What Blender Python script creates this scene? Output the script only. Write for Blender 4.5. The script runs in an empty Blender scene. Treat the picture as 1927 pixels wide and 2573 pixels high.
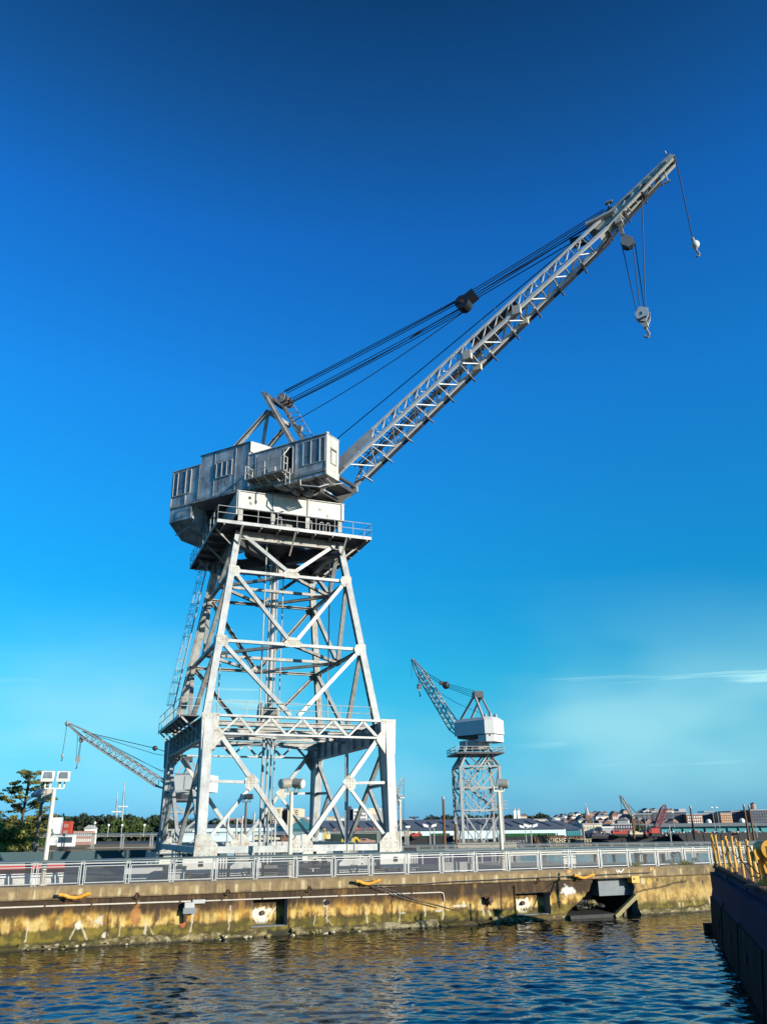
import bpy, math, random
import numpy as np
from mathutils import Vector, Matrix
R = math.radians
rnd = random.Random(7)
scn = bpy.context.scene
COL = scn.collection

# ---------------------------------------------------------------- camera
PW, PH, PF = 1927.0, 2573.0, 2050.0
PITCH = math.atan((2082.3 - PH / 2) / PF)
ROLL = R(0.68)
EYE = Vector((0, 0, 5.2))
_fw = Vector((0, math.cos(PITCH), math.sin(PITCH)))
_up = Vector((0, -math.sin(PITCH), math.cos(PITCH)))
_rt = Vector((1, 0, 0))
_r2 = _rt * math.cos(ROLL) - _up * math.sin(ROLL)
_u2 = _up * math.cos(ROLL) + _rt * math.sin(ROLL)
cd = bpy.data.cameras.new('camera')
cam = bpy.data.objects.new('camera', cd)
COL.objects.link(cam)
cam.matrix_world = Matrix((
    (_r2.x, _u2.x, -_fw.x, EYE.x), (_r2.y, _u2.y, -_fw.y, EYE.y),
    (_r2.z, _u2.z, -_fw.z, EYE.z), (0, 0, 0, 1)))
cd.sensor_fit = 'VERTICAL'
cd.sensor_height = 36
cd.lens = 36 * PF / PH
cd.clip_end = 9000
scn.camera = cam

# ---------------------------------------------------------------- sky and sun
SUN_H, SUN_E = R(-37), R(13)
w = bpy.data.worlds.new('World')
scn.world = w
w.use_nodes = True
nt = w.node_tree
bg = nt.nodes['Background']
sky = nt.nodes.new('ShaderNodeTexSky')
sky.sky_type = 'NISHITA'
sky.sun_disc = False
sky.sun_elevation = SUN_E
sky.sun_rotation = R(90) - SUN_H
sky.air_density = 1.0
sky.dust_density = 0.3
sky.ozone_density = 3.0
def wn(t, **k):
    n = nt.nodes.new(t)
    for a, b in k.items(): setattr(n, a, b)
    return n
def wl(a, b): nt.links.new(a, b)
hs = wn('ShaderNodeHueSaturation')
hs.inputs['Saturation'].default_value = 1.0
wl(sky.outputs[0], hs.inputs['Color'])
tc = wn('ShaderNodeTexCoord')
sx = wn('ShaderNodeSeparateXYZ'); wl(tc.outputs['Generated'], sx.inputs[0])
HAZE_K, STRK_K = .64, 1.5
# elevation grade: deeper and more saturated blue towards the zenith
ra = wn('ShaderNodeValToRGB')
wl(sx.outputs['Z'], ra.inputs[0])
SKY_STOPS = [(0.000, (0.149, 0.546, 1.429)), (0.009, (0.149, 0.546, 1.429)), (0.044, (0.186, 0.660, 1.170)), (0.102, (0.188, 0.797, 1.004)), (0.170, (0.096, 0.868, 1.036)), (0.263, (0.053, 0.868, 1.185)), (0.356, (0.068, 0.929, 1.390)), (0.487, (0.084, 0.952, 1.623)), (0.639, (0.088, 0.769, 1.525)), (0.730, (0.091, 0.547, 0.983)), (0.802, (0.070, 0.367, 0.659)), (1.000, (0.059, 0.312, 0.560))]
e = ra.color_ramp.elements
e[0].position, e[0].color = SKY_STOPS[0][0], (*SKY_STOPS[0][1], 1)
e[1].position, e[1].color = 1, (*SKY_STOPS[-1][1], 1)
for p_, c_ in SKY_STOPS[1:-1]:
    q_ = e.new(p_); q_.color = (*c_, 1)
mu = wn('ShaderNodeMix', data_type='RGBA', blend_type='MULTIPLY'); mu.inputs[0].default_value = 1
wl(hs.outputs[0], mu.inputs[6]); wl(ra.outputs[0], mu.inputs[7])
# soft haze low in the sky with a few thin cirrus streaks
HAZE_OFF = (1.49, 4.01, -3.87)
def skynoise(scale, sc, lo, hi, rot=(0, 0, 0), det=4):
    mp = wn('ShaderNodeMapping'); mp.inputs['Scale'].default_value = sc; mp.inputs['Rotation'].default_value = rot; mp.inputs['Location'].default_value = HAZE_OFF
    wl(tc.outputs['Generated'], mp.inputs[0])
    nz = wn('ShaderNodeTexNoise'); nz.inputs['Scale'].default_value = scale; nz.inputs['Detail'].default_value = det; nz.inputs['Roughness'].default_value = .5
    wl(mp.outputs[0], nz.inputs[0])
    cr = wn('ShaderNodeMapRange'); cr.interpolation_type = 'SMOOTHSTEP'; cr.inputs[1].default_value = lo; cr.inputs[2].default_value = hi; wl(nz.outputs[0], cr.inputs[0])
    return cr.outputs[0]
def skyband(stops):
    band = wn('ShaderNodeValToRGB'); wl(sx.outputs['Z'], band.inputs[0]); band.color_ramp.interpolation = 'B_SPLINE'; b = band.color_ramp.elements
    b[0].position, b[0].color = 0, (stops[0][1],) * 3 + (1,); b[1].position, b[1].color = 1, (0, 0, 0, 1)
    stops = stops + [(stops[-1][0] + .02, 0), (stops[-1][0] + .05, 0), (stops[-1][0] + .1, 0), (1, 0)]
    for p_, v_ in stops[1:-1]:
        q_ = b.new(p_); q_.color = (v_, v_, v_, 1)
    return band.outputs[0]
def mul(a, b):
    m_ = wn('ShaderNodeMath', operation='MULTIPLY')
    for i, x in enumerate((a, b)):
        if isinstance(x, float): m_.inputs[i].default_value = x
        else: wl(x, m_.inputs[i])
    return m_.outputs[0]
hzn = skynoise(1.9, (1.4, 1.4, 3.0), .34, .66, det=3)
hazef = mul(mul(hzn, skyband([(0, .15), (.04, .6), (.09, 1.1), (.14, .9), (.19, .25), (.27, 0)])), HAZE_K)
strk = mul(mul(mul(hzn, skynoise(2.2, (1.5, 1.5, 34), .50, .72, (R(1.5), R(-1), 0), 3)), skyband([(0, 0.0), (.07, .4), (.12, 1.6), (.15, 1.0), (.19, 0)])), STRK_K)
m2 = wn('ShaderNodeMath', operation='MAXIMUM'); wl(hazef, m2.inputs[0]); wl(strk, m2.inputs[1])
cl = wn('ShaderNodeMix', data_type='RGBA'); wl(m2.outputs[0], cl.inputs[0])
wl(mu.outputs[2], cl.inputs[6]); cl.inputs[7].default_value = (2.6, 5.1, 5.6, 1)
wl(cl.outputs[2], bg.inputs[0])
bg.inputs[1].default_value = 0.10
sd = bpy.data.lights.new('sun', 'SUN')
sd.energy = 5.0; sd.angle = R(.5); sd.color = (1, .93, .80)
sun = bpy.data.objects.new('sun', sd)
COL.objects.link(sun)
sdir = Vector((math.cos(SUN_E) * math.cos(SUN_H), math.cos(SUN_E) * math.sin(SUN_H), math.sin(SUN_E)))
sun.rotation_euler = sdir.to_track_quat('Z', 'Y').to_euler()
sun.location = sdir * 300
vs = scn.view_settings
vs.view_transform = 'Standard'; vs.look = 'None'; vs.exposure = 0.75; vs.gamma = 1; vs.use_curve_mapping = False
scn.cycles.use_denoising = True
scn.cycles.max_bounces = 6
scn.cycles.transparent_max_bounces = 24

# ---------------------------------------------------------------- helpers
def P(px, py, Y):
    """world point at distance Y ahead of the eye, from photograph measurements"""
    d = _fw + _r2 * ((px - PW / 2) / PF) - _u2 * ((py - PH / 2) / PF)
    return EYE + d * (Y / d.y)
def PX(px, Y): return P(px, 2078, Y).x
def PZ(px, py, Y): return P(px, py, Y).z

def tag(o, label=None, cat=None, group=None, kind=None):
    if label: o['label'] = label
    if cat: o['category'] = cat
    if group: o['group'] = group
    if kind: o['kind'] = kind
    return o
def thing(name, loc=(0, 0, 0), rz=0, label=None, cat=None, group=None):
    o = bpy.data.objects.new(name, None)
    o.empty_display_size = .5
    COL.objects.link(o); o.location = loc; o.rotation_euler = (0, 0, rz)
    return tag(o, label, cat, group)
def place(name, me, parent=None, loc=None, rz=None):
    o = bpy.data.objects.new(name, me); COL.objects.link(o); o.parent = parent
    if loc is not None: o.location = loc
    if rz is not None: o.rotation_euler = (0, 0, rz)
    return o
def copy_tree(o, parent=None):
    c = o.copy(); COL.objects.link(c); c.parent = parent
    for ch in o.children: copy_tree(ch, c)
    return c

class MB:
    def __init__(s, M=None):
        s.v = []; s.f = []; s.M = M
    def add(s, vs_, fs_):
        n = len(s.v)
        for p in vs_:
            p = Vector(p)
            s.v.append(tuple(s.M @ p) if s.M else tuple(p))
        s.f.extend(tuple(i + n for i in f) for f in fs_)
        return s
    def box(s, x0, x1, y0, y1, z0, z1):
        return s.add([(x0, y0, z0), (x1, y0, z0), (x1, y1, z0), (x0, y1, z0), (x0, y0, z1), (x1, y0, z1), (x1, y1, z1), (x0, y1, z1)],
              [(3, 2, 1, 0), (4, 5, 6, 7), (0, 1, 5, 4), (1, 2, 6, 5), (2, 3, 7, 6), (3, 0, 4, 7)])
    def beam(s, p, q, wd, ht, up=(0, 0, 1), kind='box', t=.04):
        p, q, up = Vector(p), Vector(q), Vector(up)
        d = (q - p).normalized()
        if abs(d.dot(up.normalized())) > .98: up = Vector((1, 0, 0)) if abs(d.x) < .9 else Vector((0, 1, 0))
        a = d.cross(up).normalized(); b_ = a.cross(d)
        W, H = wd / 2, ht / 2
        if kind == 'box': pr = [(-W, -H), (W, -H), (W, H), (-W, H)]
        elif kind == 'I':
            pr = [(-W, -H), (W, -H), (W, -H + t), (t / 2, -H + t), (t / 2, H - t), (W, H - t), (W, H), (-W, H), (-W, H - t), (-t / 2, H - t), (-t / 2, -H + t), (-W, -H + t)]
        elif kind == 'C':   # open towards -b
            pr = [(-W, -H), (-W + t, -H), (-W + t, H - t), (W - t, H - t), (W - t, -H), (W, -H), (W, H), (-W, H)]
        elif kind == 'L':
            pr = [(-W, -H), (W, -H), (W, -H + t), (-W + t, -H + t), (-W + t, H), (-W, H)]
        n = len(pr)
        vs_ = [p + a * x + b_ * y for x, y in pr] + [q + a * x + b_ * y for x, y in pr]
        fs_ = [tuple(range(n - 1, -1, -1)), tuple(range(n, 2 * n))] + [(i, (i + 1) % n, n + (i + 1) % n, n + i) for i in range(n)]
        return s.add(vs_, fs_)
    def cyl(s, p, q, r, n=8, r2=None, caps=True):
        p, q = Vector(p), Vector(q)
        d = (q - p).normalized(); a = d.orthogonal().normalized(); b_ = d.cross(a)
        r2 = r if r2 is None else r2
        A = [(a * math.cos(2 * math.pi * i / n) + b_ * math.sin(2 * math.pi * i / n)) for i in range(n)]
        vs_ = [p + x * r for x in A] + [q + x * r2 for x in A]
        fs_ = [(i, (i + 1) % n, n + (i + 1) % n, n + i) for i in range(n)]
        if caps: fs_ += [tuple(range(n - 1, -1, -1)), tuple(range(n, 2 * n))]
        return s.add(vs_, fs_)
    def tube(s, pts, r, n=6):
        for a, b_ in zip(pts[:-1], pts[1:]): s.cyl(a, b_, r, n, caps=True)
        return s
    def prism(s, pts, ext):
        n = len(pts); ext = Vector(ext)
        vs_ = [Vector(p) for p in pts]; vs_ += [p + ext for p in vs_]
        return s.add(vs_, [tuple(range(n - 1, -1, -1)), tuple(range(n, 2 * n))] + [(i, (i + 1) % n, n + (i + 1) % n, n + i) for i in range(n)])
    def ball(s, c, r, n=10, m=7, sz=1):
        c = Vector(c); vs_ = []; fs_ = []
        for j in range(m + 1):
            th = math.pi * j / m
            for i in range(n):
                ph = 2 * math.pi * i / n
                vs_.append(c + Vector((r * math.sin(th) * math.cos(ph), r * math.sin(th) * math.sin(ph), r * sz * math.cos(th))))
        for j in range(m):
            for i in range(n):
                fs_.append((j * n + i, (j + 1) * n + i, (j + 1) * n + (i + 1) % n, j * n + (i + 1) % n))
        return s.add(vs_, fs_)
    def mesh(s, name, m):
        me = bpy.data.meshes.new(name); me.from_pydata(s.v, [], s.f)
        me.materials.append(m)
        import bmesh
        bm = bmesh.new(); bm.from_mesh(me); bmesh.ops.recalc_face_normals(bm, faces=bm.faces); bm.to_mesh(me); bm.free()
        return me
    def build(s, name, m, parent=None, kind=None, label=None, cat=None, group=None, smooth=False):
        me = s.mesh(name, m)
        if smooth:
            for p in me.polygons: p.use_smooth = True
        o = bpy.data.objects.new(name, me); COL.objects.link(o); o.parent = parent
        return tag(o, label, cat, group, kind)

# ---------------------------------------------------------------- materials
ALB = .83
def mat(name, col, rough=.6, metal=0.0, var=.18, vs_=.6, rust=0.0, rcol=(.16, .07, .03), bump=0.0, bscale=30, streak=0.0, spec=.4, attr=False, alpha_mesh=None):
    col = [x * ALB for x in col]; rcol = [x * ALB for x in rcol]
    m = bpy.data.materials.new(name); m.use_nodes = True
    t = m.node_tree; N = t.nodes; L = t.links
    bs = N['Principled BSDF']
    bs.inputs['Roughness'].default_value = rough
    bs.inputs['Metallic'].default_value = metal
    bs.inputs['Specular IOR Level'].default_value = spec
    c = N.new('ShaderNodeTexCoord')
    n1 = N.new('ShaderNodeTexNoise'); n1.inputs['Scale'].default_value = vs_; n1.inputs['Detail'].default_value = 7; n1.inputs['Roughness'].default_value = .62
    L.new(c.outputs['Object'], n1.inputs[0])
    mx = N.new('ShaderNodeMix'); mx.data_type = 'RGBA'
    mr = N.new('ShaderNodeMapRange'); mr.inputs[1].default_value = .3; mr.inputs[2].default_value = .7
    L.new(n1.outputs[0], mr.inputs[0]); L.new(mr.outputs[0], mx.inputs[0])
    if attr:
        at_ = N.new('ShaderNodeAttribute'); at_.attribute_name = 'Col'
        for i, k in ((6, .62 * (1 - var)), (7, .62 * (1 + var))):
            mm_ = N.new('ShaderNodeMix'); mm_.data_type = 'RGBA'; mm_.blend_type = 'MULTIPLY'; mm_.inputs[0].default_value = 1
            L.new(at_.outputs['Color'], mm_.inputs[6]); mm_.inputs[7].default_value = (k, k, k, 1)
            L.new(mm_.outputs[2], mx.inputs[i])
    else:
        mx.inputs[6].default_value = (*[x * (1 - var) for x in col], 1)
        mx.inputs[7].default_value = (*[min(1, x * (1 + var)) for x in col], 1)
    out = mx.outputs[2]
    if streak:
        mp_ = N.new('ShaderNodeMapping'); mp_.inputs['Scale'].default_value = (3.5, 3.5, .25); L.new(c.outputs['Object'], mp_.inputs[0])
        n3 = N.new('ShaderNodeTexNoise'); n3.inputs['Scale'].default_value = 1.0; n3.inputs['Detail'].default_value = 5; L.new(mp_.outputs[0], n3.inputs[0])
        r3 = N.new('ShaderNodeMapRange'); r3.inputs[1].default_value = .5; r3.inputs[2].default_value = .72; r3.inputs[4].default_value = streak
        L.new(n3.outputs[0], r3.inputs[0])
        x3 = N.new('ShaderNodeMix'); x3.data_type = 'RGBA'; L.new(r3.outputs[0], x3.inputs[0]); L.new(out, x3.inputs[6])
        x3.inputs[7].default_value = (*[x * .35 for x in col], 1)
        out = x3.outputs[2]
    if rust:
        n2 = N.new('ShaderNodeTexNoise'); n2.inputs['Scale'].default_value = 1.7; n2.inputs['Detail'].default_value = 9; n2.inputs['Roughness'].default_value = .7
        L.new(c.outputs['Object'], n2.inputs[0])
        r2 = N.new('ShaderNodeMapRange'); r2.inputs[1].default_value = .66 - .16 * rust; r2.inputs[2].default_value = .76 - .12 * rust; r2.inputs[4].default_value = .85
        L.new(n2.outputs[0], r2.inputs[0])
        x2 = N.new('ShaderNodeMix'); x2.data_type = 'RGBA'; L.new(r2.outputs[0], x2.inputs[0]); L.new(out, x2.inputs[6]); x2.inputs[7].default_value = (*rcol, 1)
        out = x2.outputs[2]
    L.new(out, bs.inputs['Base Color'])
    if bump:
        nb = N.new('ShaderNodeTexNoise'); nb.inputs['Scale'].default_value = bscale; nb.inputs['Detail'].default_value = 4
        L.new(c.outputs['Object'], nb.inputs[0])
        bp = N.new('ShaderNodeBump'); bp.inputs['Strength'].default_value = bump; bp.inputs['Distance'].default_value = .03
        L.new(nb.outputs[0], bp.inputs['Height']); L.new(bp.outputs[0], bs.inputs['Normal'])
    if alpha_mesh:
        sep = N.new('ShaderNodeSeparateXYZ'); L.new(c.outputs['Object'], sep.inputs[0])
        def wires(sock, pitch, wid):
            d_ = N.new('ShaderNodeMath'); d_.operation = 'DIVIDE'; d_.inputs[1].default_value = pitch; L.new(sock, d_.inputs[0])
            f_ = N.new('ShaderNodeMath'); f_.operation = 'FRACT'; L.new(d_.outputs[0], f_.inputs[0])
            l_ = N.new('ShaderNodeMath'); l_.operation = 'LESS_THAN'; l_.inputs[1].default_value = wid; L.new(f_.outputs[0], l_.inputs[0])
            return l_.outputs[0]
        mxn = N.new('ShaderNodeMath'); mxn.operation = 'MAXIMUM'
        L.new(wires(sep.outputs[0], alpha_mesh[0], alpha_mesh[1]), mxn.inputs[0]); L.new(wires(sep.outputs[2], alpha_mesh[0], alpha_mesh[1]), mxn.inputs[1])
        L.new(mxn.outputs[0], bs.inputs['Alpha'])
    return m

M = {}
M['paint'] = mat('silver_paint', (.385, .395, .385), .45, .05, .24, 1.3, rust=.42, bump=.2, bscale=9, streak=.32, spec=.3)
M['paint_old_shaded'] = mat('weathered_shaded_silver_paint', (.31, .30, .275), .55, .08, .35, 1.6, rust=.62, bump=.25, bscale=12, streak=.4)  # weathered paint; its dark tone also puts shade into the back members
M['paint_house'] = mat('patchy_silver_sheet', (.42, .425, .42), .4, .25, .62, .9, rust=.22, bump=.3, bscale=3.5, streak=.6)
M['paint_white_lit'] = mat('white_sunlit_paint', (.48, .475, .44), .5, .03, .1, 1.1, rust=.2, bump=.1, streak=.22)  # white parts, and the sunlit tone of the house end walls
M['steel_dark'] = mat('dark_steel', (.075, .075, .08), .5, .3, .3, 1.5, rust=.2)
M['rust'] = mat('rusty_plate', (.075, .04, .028), .8, .1, .4, 1.2, rust=.5)
M['paint_gusset'] = mat('rusting_gusset_paint', (.39, .385, .35), .5, .05, .25, 2.2, rust=.85, rcol=(.20, .12, .06), bump=.25, bscale=14, streak=.3)
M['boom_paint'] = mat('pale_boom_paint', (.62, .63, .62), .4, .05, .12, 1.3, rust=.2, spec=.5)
M['rivet'] = mat('grimy_rivet', (.22, .21, .195), .6, .1, .3, 2)
M['rope'] = mat('wire_rope', (.03, .032, .04), .5, .3, .2, 3)
M['glass'] = mat('grey_window_pane', (.16, .19, .21), .12, 0, .35, 1.5, spec=.7)
M['void'] = mat('interior_shade', (.008, .008, .009), .9, 0, .2, 2)  # near-black plates carry the shade inside holes, slots and the doorway
M['galv'] = mat('galvanised_rail', (.36, .37, .36), .45, .1, .1, 1.2, rust=.06)
M['cap'] = mat('grey_green_cap', (.15, .185, .17), .5, .1, .15, .8, rust=.08)
M['wire'] = mat('wire_mesh', (.12, .12, .12), .6, .2, .1, 2, alpha_mesh=(.045, .16))
M['stain'] = mat('rust_run', (.20, .085, .03), .8, 0, .4, 3)
_t = M['stain'].node_tree; _c = _t.nodes.new('ShaderNodeTexCoord'); _m = _t.nodes.new('ShaderNodeMapping'); _m.inputs['Scale'].default_value = (7, 7, 1.0); _t.links.new(_c.outputs['Object'], _m.inputs[0])
_n = _t.nodes.new('ShaderNodeTexNoise'); _n.inputs['Scale'].default_value = 1; _n.inputs['Detail'].default_value = 6; _t.links.new(_m.outputs[0], _n.inputs[0])
_r = _t.nodes.new('ShaderNodeMapRange'); _r.inputs[1].default_value = .48; _r.inputs[2].default_value = .68; _r.inputs[4].default_value = .8; _t.links.new(_n.outputs[0], _r.inputs[0]); _t.links.new(_r.outputs[0], _t.nodes['Principled BSDF'].inputs['Alpha'])
M['conc'] = mat('deck_concrete', (.33, .28, .21), .85, 0, .25, .5, bump=.3, bscale=8)
M['asphalt'] = mat('deck_asphalt', (.075, .075, .075), .85, 0, .35, .4, bump=.3, bscale=12)
M['wall'] = mat('stained_quay_concrete', (1, 1, 1), .88, 0, .22, 2.6, bump=.7, bscale=11, attr=True)
M['crust'] = mat('barnacle_crust', (1, 1, 1), .8, 0, .35, 6, bump=1.0, bscale=22, attr=True)
M['yellow'] = mat('yellow_paint', (.62, .30, .028), .5, 0, .2, 2.5, rust=.45)
M['pipe'] = mat('pale_conduit', (.55, .50, .42), .55, 0, .15, 2, rust=.3)
M['hull'] = mat('navy_hull', (.011, .013, .055), .8, .0, .5, .9, spec=.1, rust=.35, rcol=(.045, .016, .012), streak=.5)
M['hull_low'] = mat('hull_fender', (.030, .029, .028), .9, .0, .5, .7, spec=.05, rust=.12, rcol=(.06, .02, .02), streak=.4)
M['tan'] = mat('tan_deck', (.24, .13, .07), .8, 0, .3, 1)
M['lamp_w'] = mat('white_lamp_housing', (.62, .62, .58), .4, .1, .06, 1.5, rust=.08)
M['lamp_g'] = mat('grey_lamp_housing', (.36, .34, .28), .4, .3, .1, 1.5)
M['pole'] = mat('pole_paint', (.58, .53, .43), .5, .05, .1, 1.2, rust=.15)
M['pole_dark'] = mat('dark_pole', (.12, .105, .095), .6, .1, .2, 1.2)
M['leaf'] = mat('conifer_needles', (.17, .16, .03), .7, 0, .5, .8)
M['leaf2'] = mat('bush_leaves', (.15, .16, .03), .65, 0, .5, .9)
M['leaf_far'] = mat('far_tree_leaves', (.022, .04, .016), .8, 0, .5, .12)
M['leaf_far2'] = mat('green_tree_leaves', (.05, .085, .014), .8, 0, .4, .2)
M['bark'] = mat('bark', (.07, .05, .035), .9, 0, .3, 2)
def flat(name, col, var=.1, vs_=.15, rough=.7, **k): return mat(name, col, rough, 0, var, vs_, **k)
M['bcream'] = flat('cream_render', (.62, .54, .38)); M['bwhite'] = flat('white_render', (.75, .74, .70)); M['bcyan'] = flat('pale_shed_cladding', (.62, .78, .78), .04)
M['broof'] = flat('grey_shed_roof', (.13, .14, .155), .12, .08, streak=.2); M['bteal'] = flat('teal_cladding', (.03, .17, .21), .12); M['bteal2'] = flat('turquoise_wall', (.04, .24, .28), .12)
M['dimwin'] = flat('dim_window', (.10, .125, .15), .3, .3)
M['darkteal'] = flat('dark_teal_plate', (.035, .075, .085), .2)
M['bnavy'] = flat('dark_brick_block', (.045, .05, .07)); M['bbrown'] = flat('brown_brick', (.22, .11, .07)); M['bred'] = flat('red_cladding', (.42, .05, .03)); M['borange'] = flat('orange_brick', (.50, .30, .17))
M['bgrey'] = flat('grey_render', (.36, .36, .36)); M['btan'] = flat('tan_roofing', (.36, .33, .25)); M['bgreen'] = flat('green_hull', (.02, .14, .04)); M['bpink'] = flat('pink_brick', (.40, .22, .17))
M['bblack'] = flat('black_hull', (.02, .02, .022)); M['byel'] = flat('yellow_machine', (.6, .42, .03)); M['brust'] = flat('brown_barge', (.13, .06, .025), .25, .3); M['bdgreen'] = flat('dark_green_hull', (.012, .035, .025))
M['text'] = flat('cream_lettering', (.72, .66, .42)); M['ink'] = flat('dark_lettering', (.06, .09, .12)); M['shaded_rubble'] = flat('wet_shaded_rubble', (.018, .018, .016), .5, 2.5)  # near-black rubble colour: wet stone with the cavity's shade painted in
M['wood'] = flat('weathered_timber', (.10, .065, .04), .3, .8)
M['pbwin'] = mat('far_window', (.05, .06, .08), .2, 0, .3, .3)
M['timber'] = flat('mossy_timber', (.20, .17, .07), .35, 1.2)
M['blockblue'] = flat('grey_blue_block', (.16, .18, .20), .2, .9)
M['white'] = flat('chalky_white', (.72, .70, .64), .15, 3)
M['shell'] = flat('shell_stone', (.38, .34, .24), .4, 4)
M['graf'] = flat('white_spray_paint', (.75, .75, .72), .05)
M['redbar'] = flat('red_panel', (.40, .03, .03), .1)
M['grass'] = flat('dry_grass', (.10, .10, .03), .4, 2)
M['earth'] = flat('far_shore_earth', (.10, .085, .065), .3, .03)
M['hill'] = flat('hill_ground', (.05, .055, .03), .4, .02)
M['silver_far'] = mat('far_crane_paint', (.30, .305, .30), .5, .1, .15, .3, rust=.1)
M['silver_far_w'] = mat('far_crane_sheet', (.60, .60, .58), .5, .05, .08, .2, rust=.12, streak=.12)

# ---------------------------------------------------------------- numeric noise
def vnoise(x, y, seed=0):
    xi, yi = np.floor(x).astype(np.int64), np.floor(y).astype(np.int64)
    xf, yf = x - xi, y - yi
    def h(a, b_):
        n = (a * 374761393 + b_ * 668265263 + seed * 974634777) & 0x7fffffff
        n = ((n ^ (n >> 13)) * 1274126177) & 0x7fffffff
        return ((n ^ (n >> 16)) & 0xffff) / 65535.0
    u, v_ = xf * xf * (3 - 2 * xf), yf * yf * (3 - 2 * yf)
    return (h(xi, yi) * (1 - u) + h(xi + 1, yi) * u) * (1 - v_) + (h(xi, yi + 1) * (1 - u) + h(xi + 1, yi + 1) * u) * v_
def fbm(x, y, seed=0, o=4):
    s_ = 0; a = .5; t_ = 0
    for i in range(o):
        s_ = s_ + a * vnoise(x * 2 ** i, y * 2 ** i, seed + i); t_ += a; a *= .55
    return s_ / t_
def sm(x, a, b_):
    t_ = np.clip((x - a) / (b_ - a), 0, 1); return t_ * t_ * (3 - 2 * t_)
def grid_mesh(name, X, Y, Z, keep, m, colors=None, smooth=True):
    """X,Y,Z: 2-D arrays of vertices; keep: 2-D face mask"""
    a, b_ = X.shape
    idx = np.arange(a * b_).reshape(a, b_)
    q = np.stack([idx[:-1, :-1], idx[1:, :-1], idx[1:, 1:], idx[:-1, 1:]], -1).reshape(-1, 4)
    if keep is not None: q = q[keep.reshape(-1)]
    me = bpy.data.meshes.new(name)
    co = np.stack([X, Y, Z], -1).reshape(-1, 3)
    me.vertices.add(len(co)); me.vertices.foreach_set('co', co.ravel())
    me.loops.add(len(q) * 4); me.loops.foreach_set('vertex_index', q.ravel())
    me.polygons.add(len(q)); me.polygons.foreach_set('loop_start', np.arange(0, len(q) * 4, 4))
    me.polygons.foreach_set('use_smooth', np.full(len(q), smooth))
    me.update(calc_edges=True); me.validate()
    if colors is not None:
        ca = me.color_attributes.new('Col', 'FLOAT_COLOR', 'POINT')
        c4 = np.concatenate([colors.reshape(-1, 3), np.ones((len(co), 1))], 1).astype(np.float32)
        ca.data.foreach_set('color', c4.ravel())
    me.materials.append(m)
    return me

# ================================================================ SETTING
QO, QH = Vector((0, 50.5, 0)), R(21.8)
QC, QS = math.cos(QH), math.sin(QH)
def Q(s, d, z=0): return Vector((s * QC - d * QS, 50.5 + s * QS + d * QC, z))
TOP = 2.768

# ---- water: one sheet, finely rippled in front of the camera, coarse far away
xs = np.concatenate([-np.geomspace(3500, 36, 30), np.arange(-34, 30, .10), np.geomspace(31, 3500, 30)])
ys = np.concatenate([-np.geomspace(600, 8, 14), np.arange(6, 64, .09), np.geomspace(65, 310, 30)])
Xw, Yw = np.meshgrid(xs, ys, indexing='ij')
rs = np.random.RandomState(3)
Zw = np.zeros_like(Xw)
for i in range(90):
    lam = np.exp(rs.uniform(np.log(.24), np.log(1.5)))
    ang = rs.normal(R(84), R(36)); k = 2 * np.pi / lam
    Zw += .0029 * lam ** 1.0 * np.sin(k * (Xw * np.cos(ang) + Yw * np.sin(ang)) + rs.uniform(0, 6.28) + .6 * np.sin(.15 * Xw + i) + .5 * np.sin(.21 * Yw + 2 * i))
gust = .55 + .75 * fbm(Xw * .12 + 40, Yw * .12 + 40, 5, 3)
fade = sm(Xw, -36, -30) * (1 - sm(Xw, 26, 31)) * sm(Yw, 5, 9) * (1 - sm(Yw, 60, 66))
Zw = Zw * gust * fade
wm = mat('harbour_water', (.006, .011, .010), .03, 0, .3, .2, spec=.5)
t_ = wm.node_tree; bs_ = t_.nodes['Principled BSDF']; bs_.inputs['IOR'].default_value = 1.45
c_ = t_.nodes.new('ShaderNodeTexCoord')
n_ = t_.nodes.new('ShaderNodeTexNoise'); n_.inputs['Scale'].default_value = 3.2; n_.inputs['Detail'].default_value = 4
t_.links.new(c_.outputs['Object'], n_.inputs[0])
b_ = t_.nodes.new('ShaderNodeBump'); b_.inputs['Strength'].default_value = .28; b_.inputs['Distance'].default_value = .05
t_.links.new(n_.outputs[0], b_.inputs['Height']); t_.links.new(b_.outputs[0], bs_.inputs['Normal'])
water = place('water', grid_mesh('water', Xw, Yw, Zw, None, wm)); tag(water, 'dark rippled harbour water', kind='structure')

# ---- pier deck
dk = MB()
def qprism(mb, pts, z0, z1): mb.prism([Q(s, d, z0) for s, d in pts], (0, 0, z1 - z0))
qprism(dk, [(-60, .75), (11.6, .75), (11.6, 4.2), (17.2, 4.2), (17.2, .75), (46, .75), (46, 2.4), (26, 2.4), (20.9, 4.9), (16.4, 10.2), (10, 13.4), (7.2, 13.4), (7.2, 44), (-60, 44)], -.6, TOP - .06)
dk.build('pier_deck', M['asphalt'], kind='structure', label='dark asphalt pier deck behind the fence')
dk = MB(); qprism(dk, [(11.0, 12.8), (16.3, 10.1), (20.8, 4.8), (25.9, 2.35), (45, 2.35), (45, 1.2), (17.3, 1.2), (17.3, 4.3), (11.0, 4.3)], TOP - .056, TOP - .03); qprism(dk, [(-59, .76), (8.2, .76), (8.2, 2.4), (-59, 2.4)], TOP - .056, TOP - .03)
dk.build('pavement', M['conc'], kind='structure', label='beige concrete paving strip behind the fence')

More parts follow.
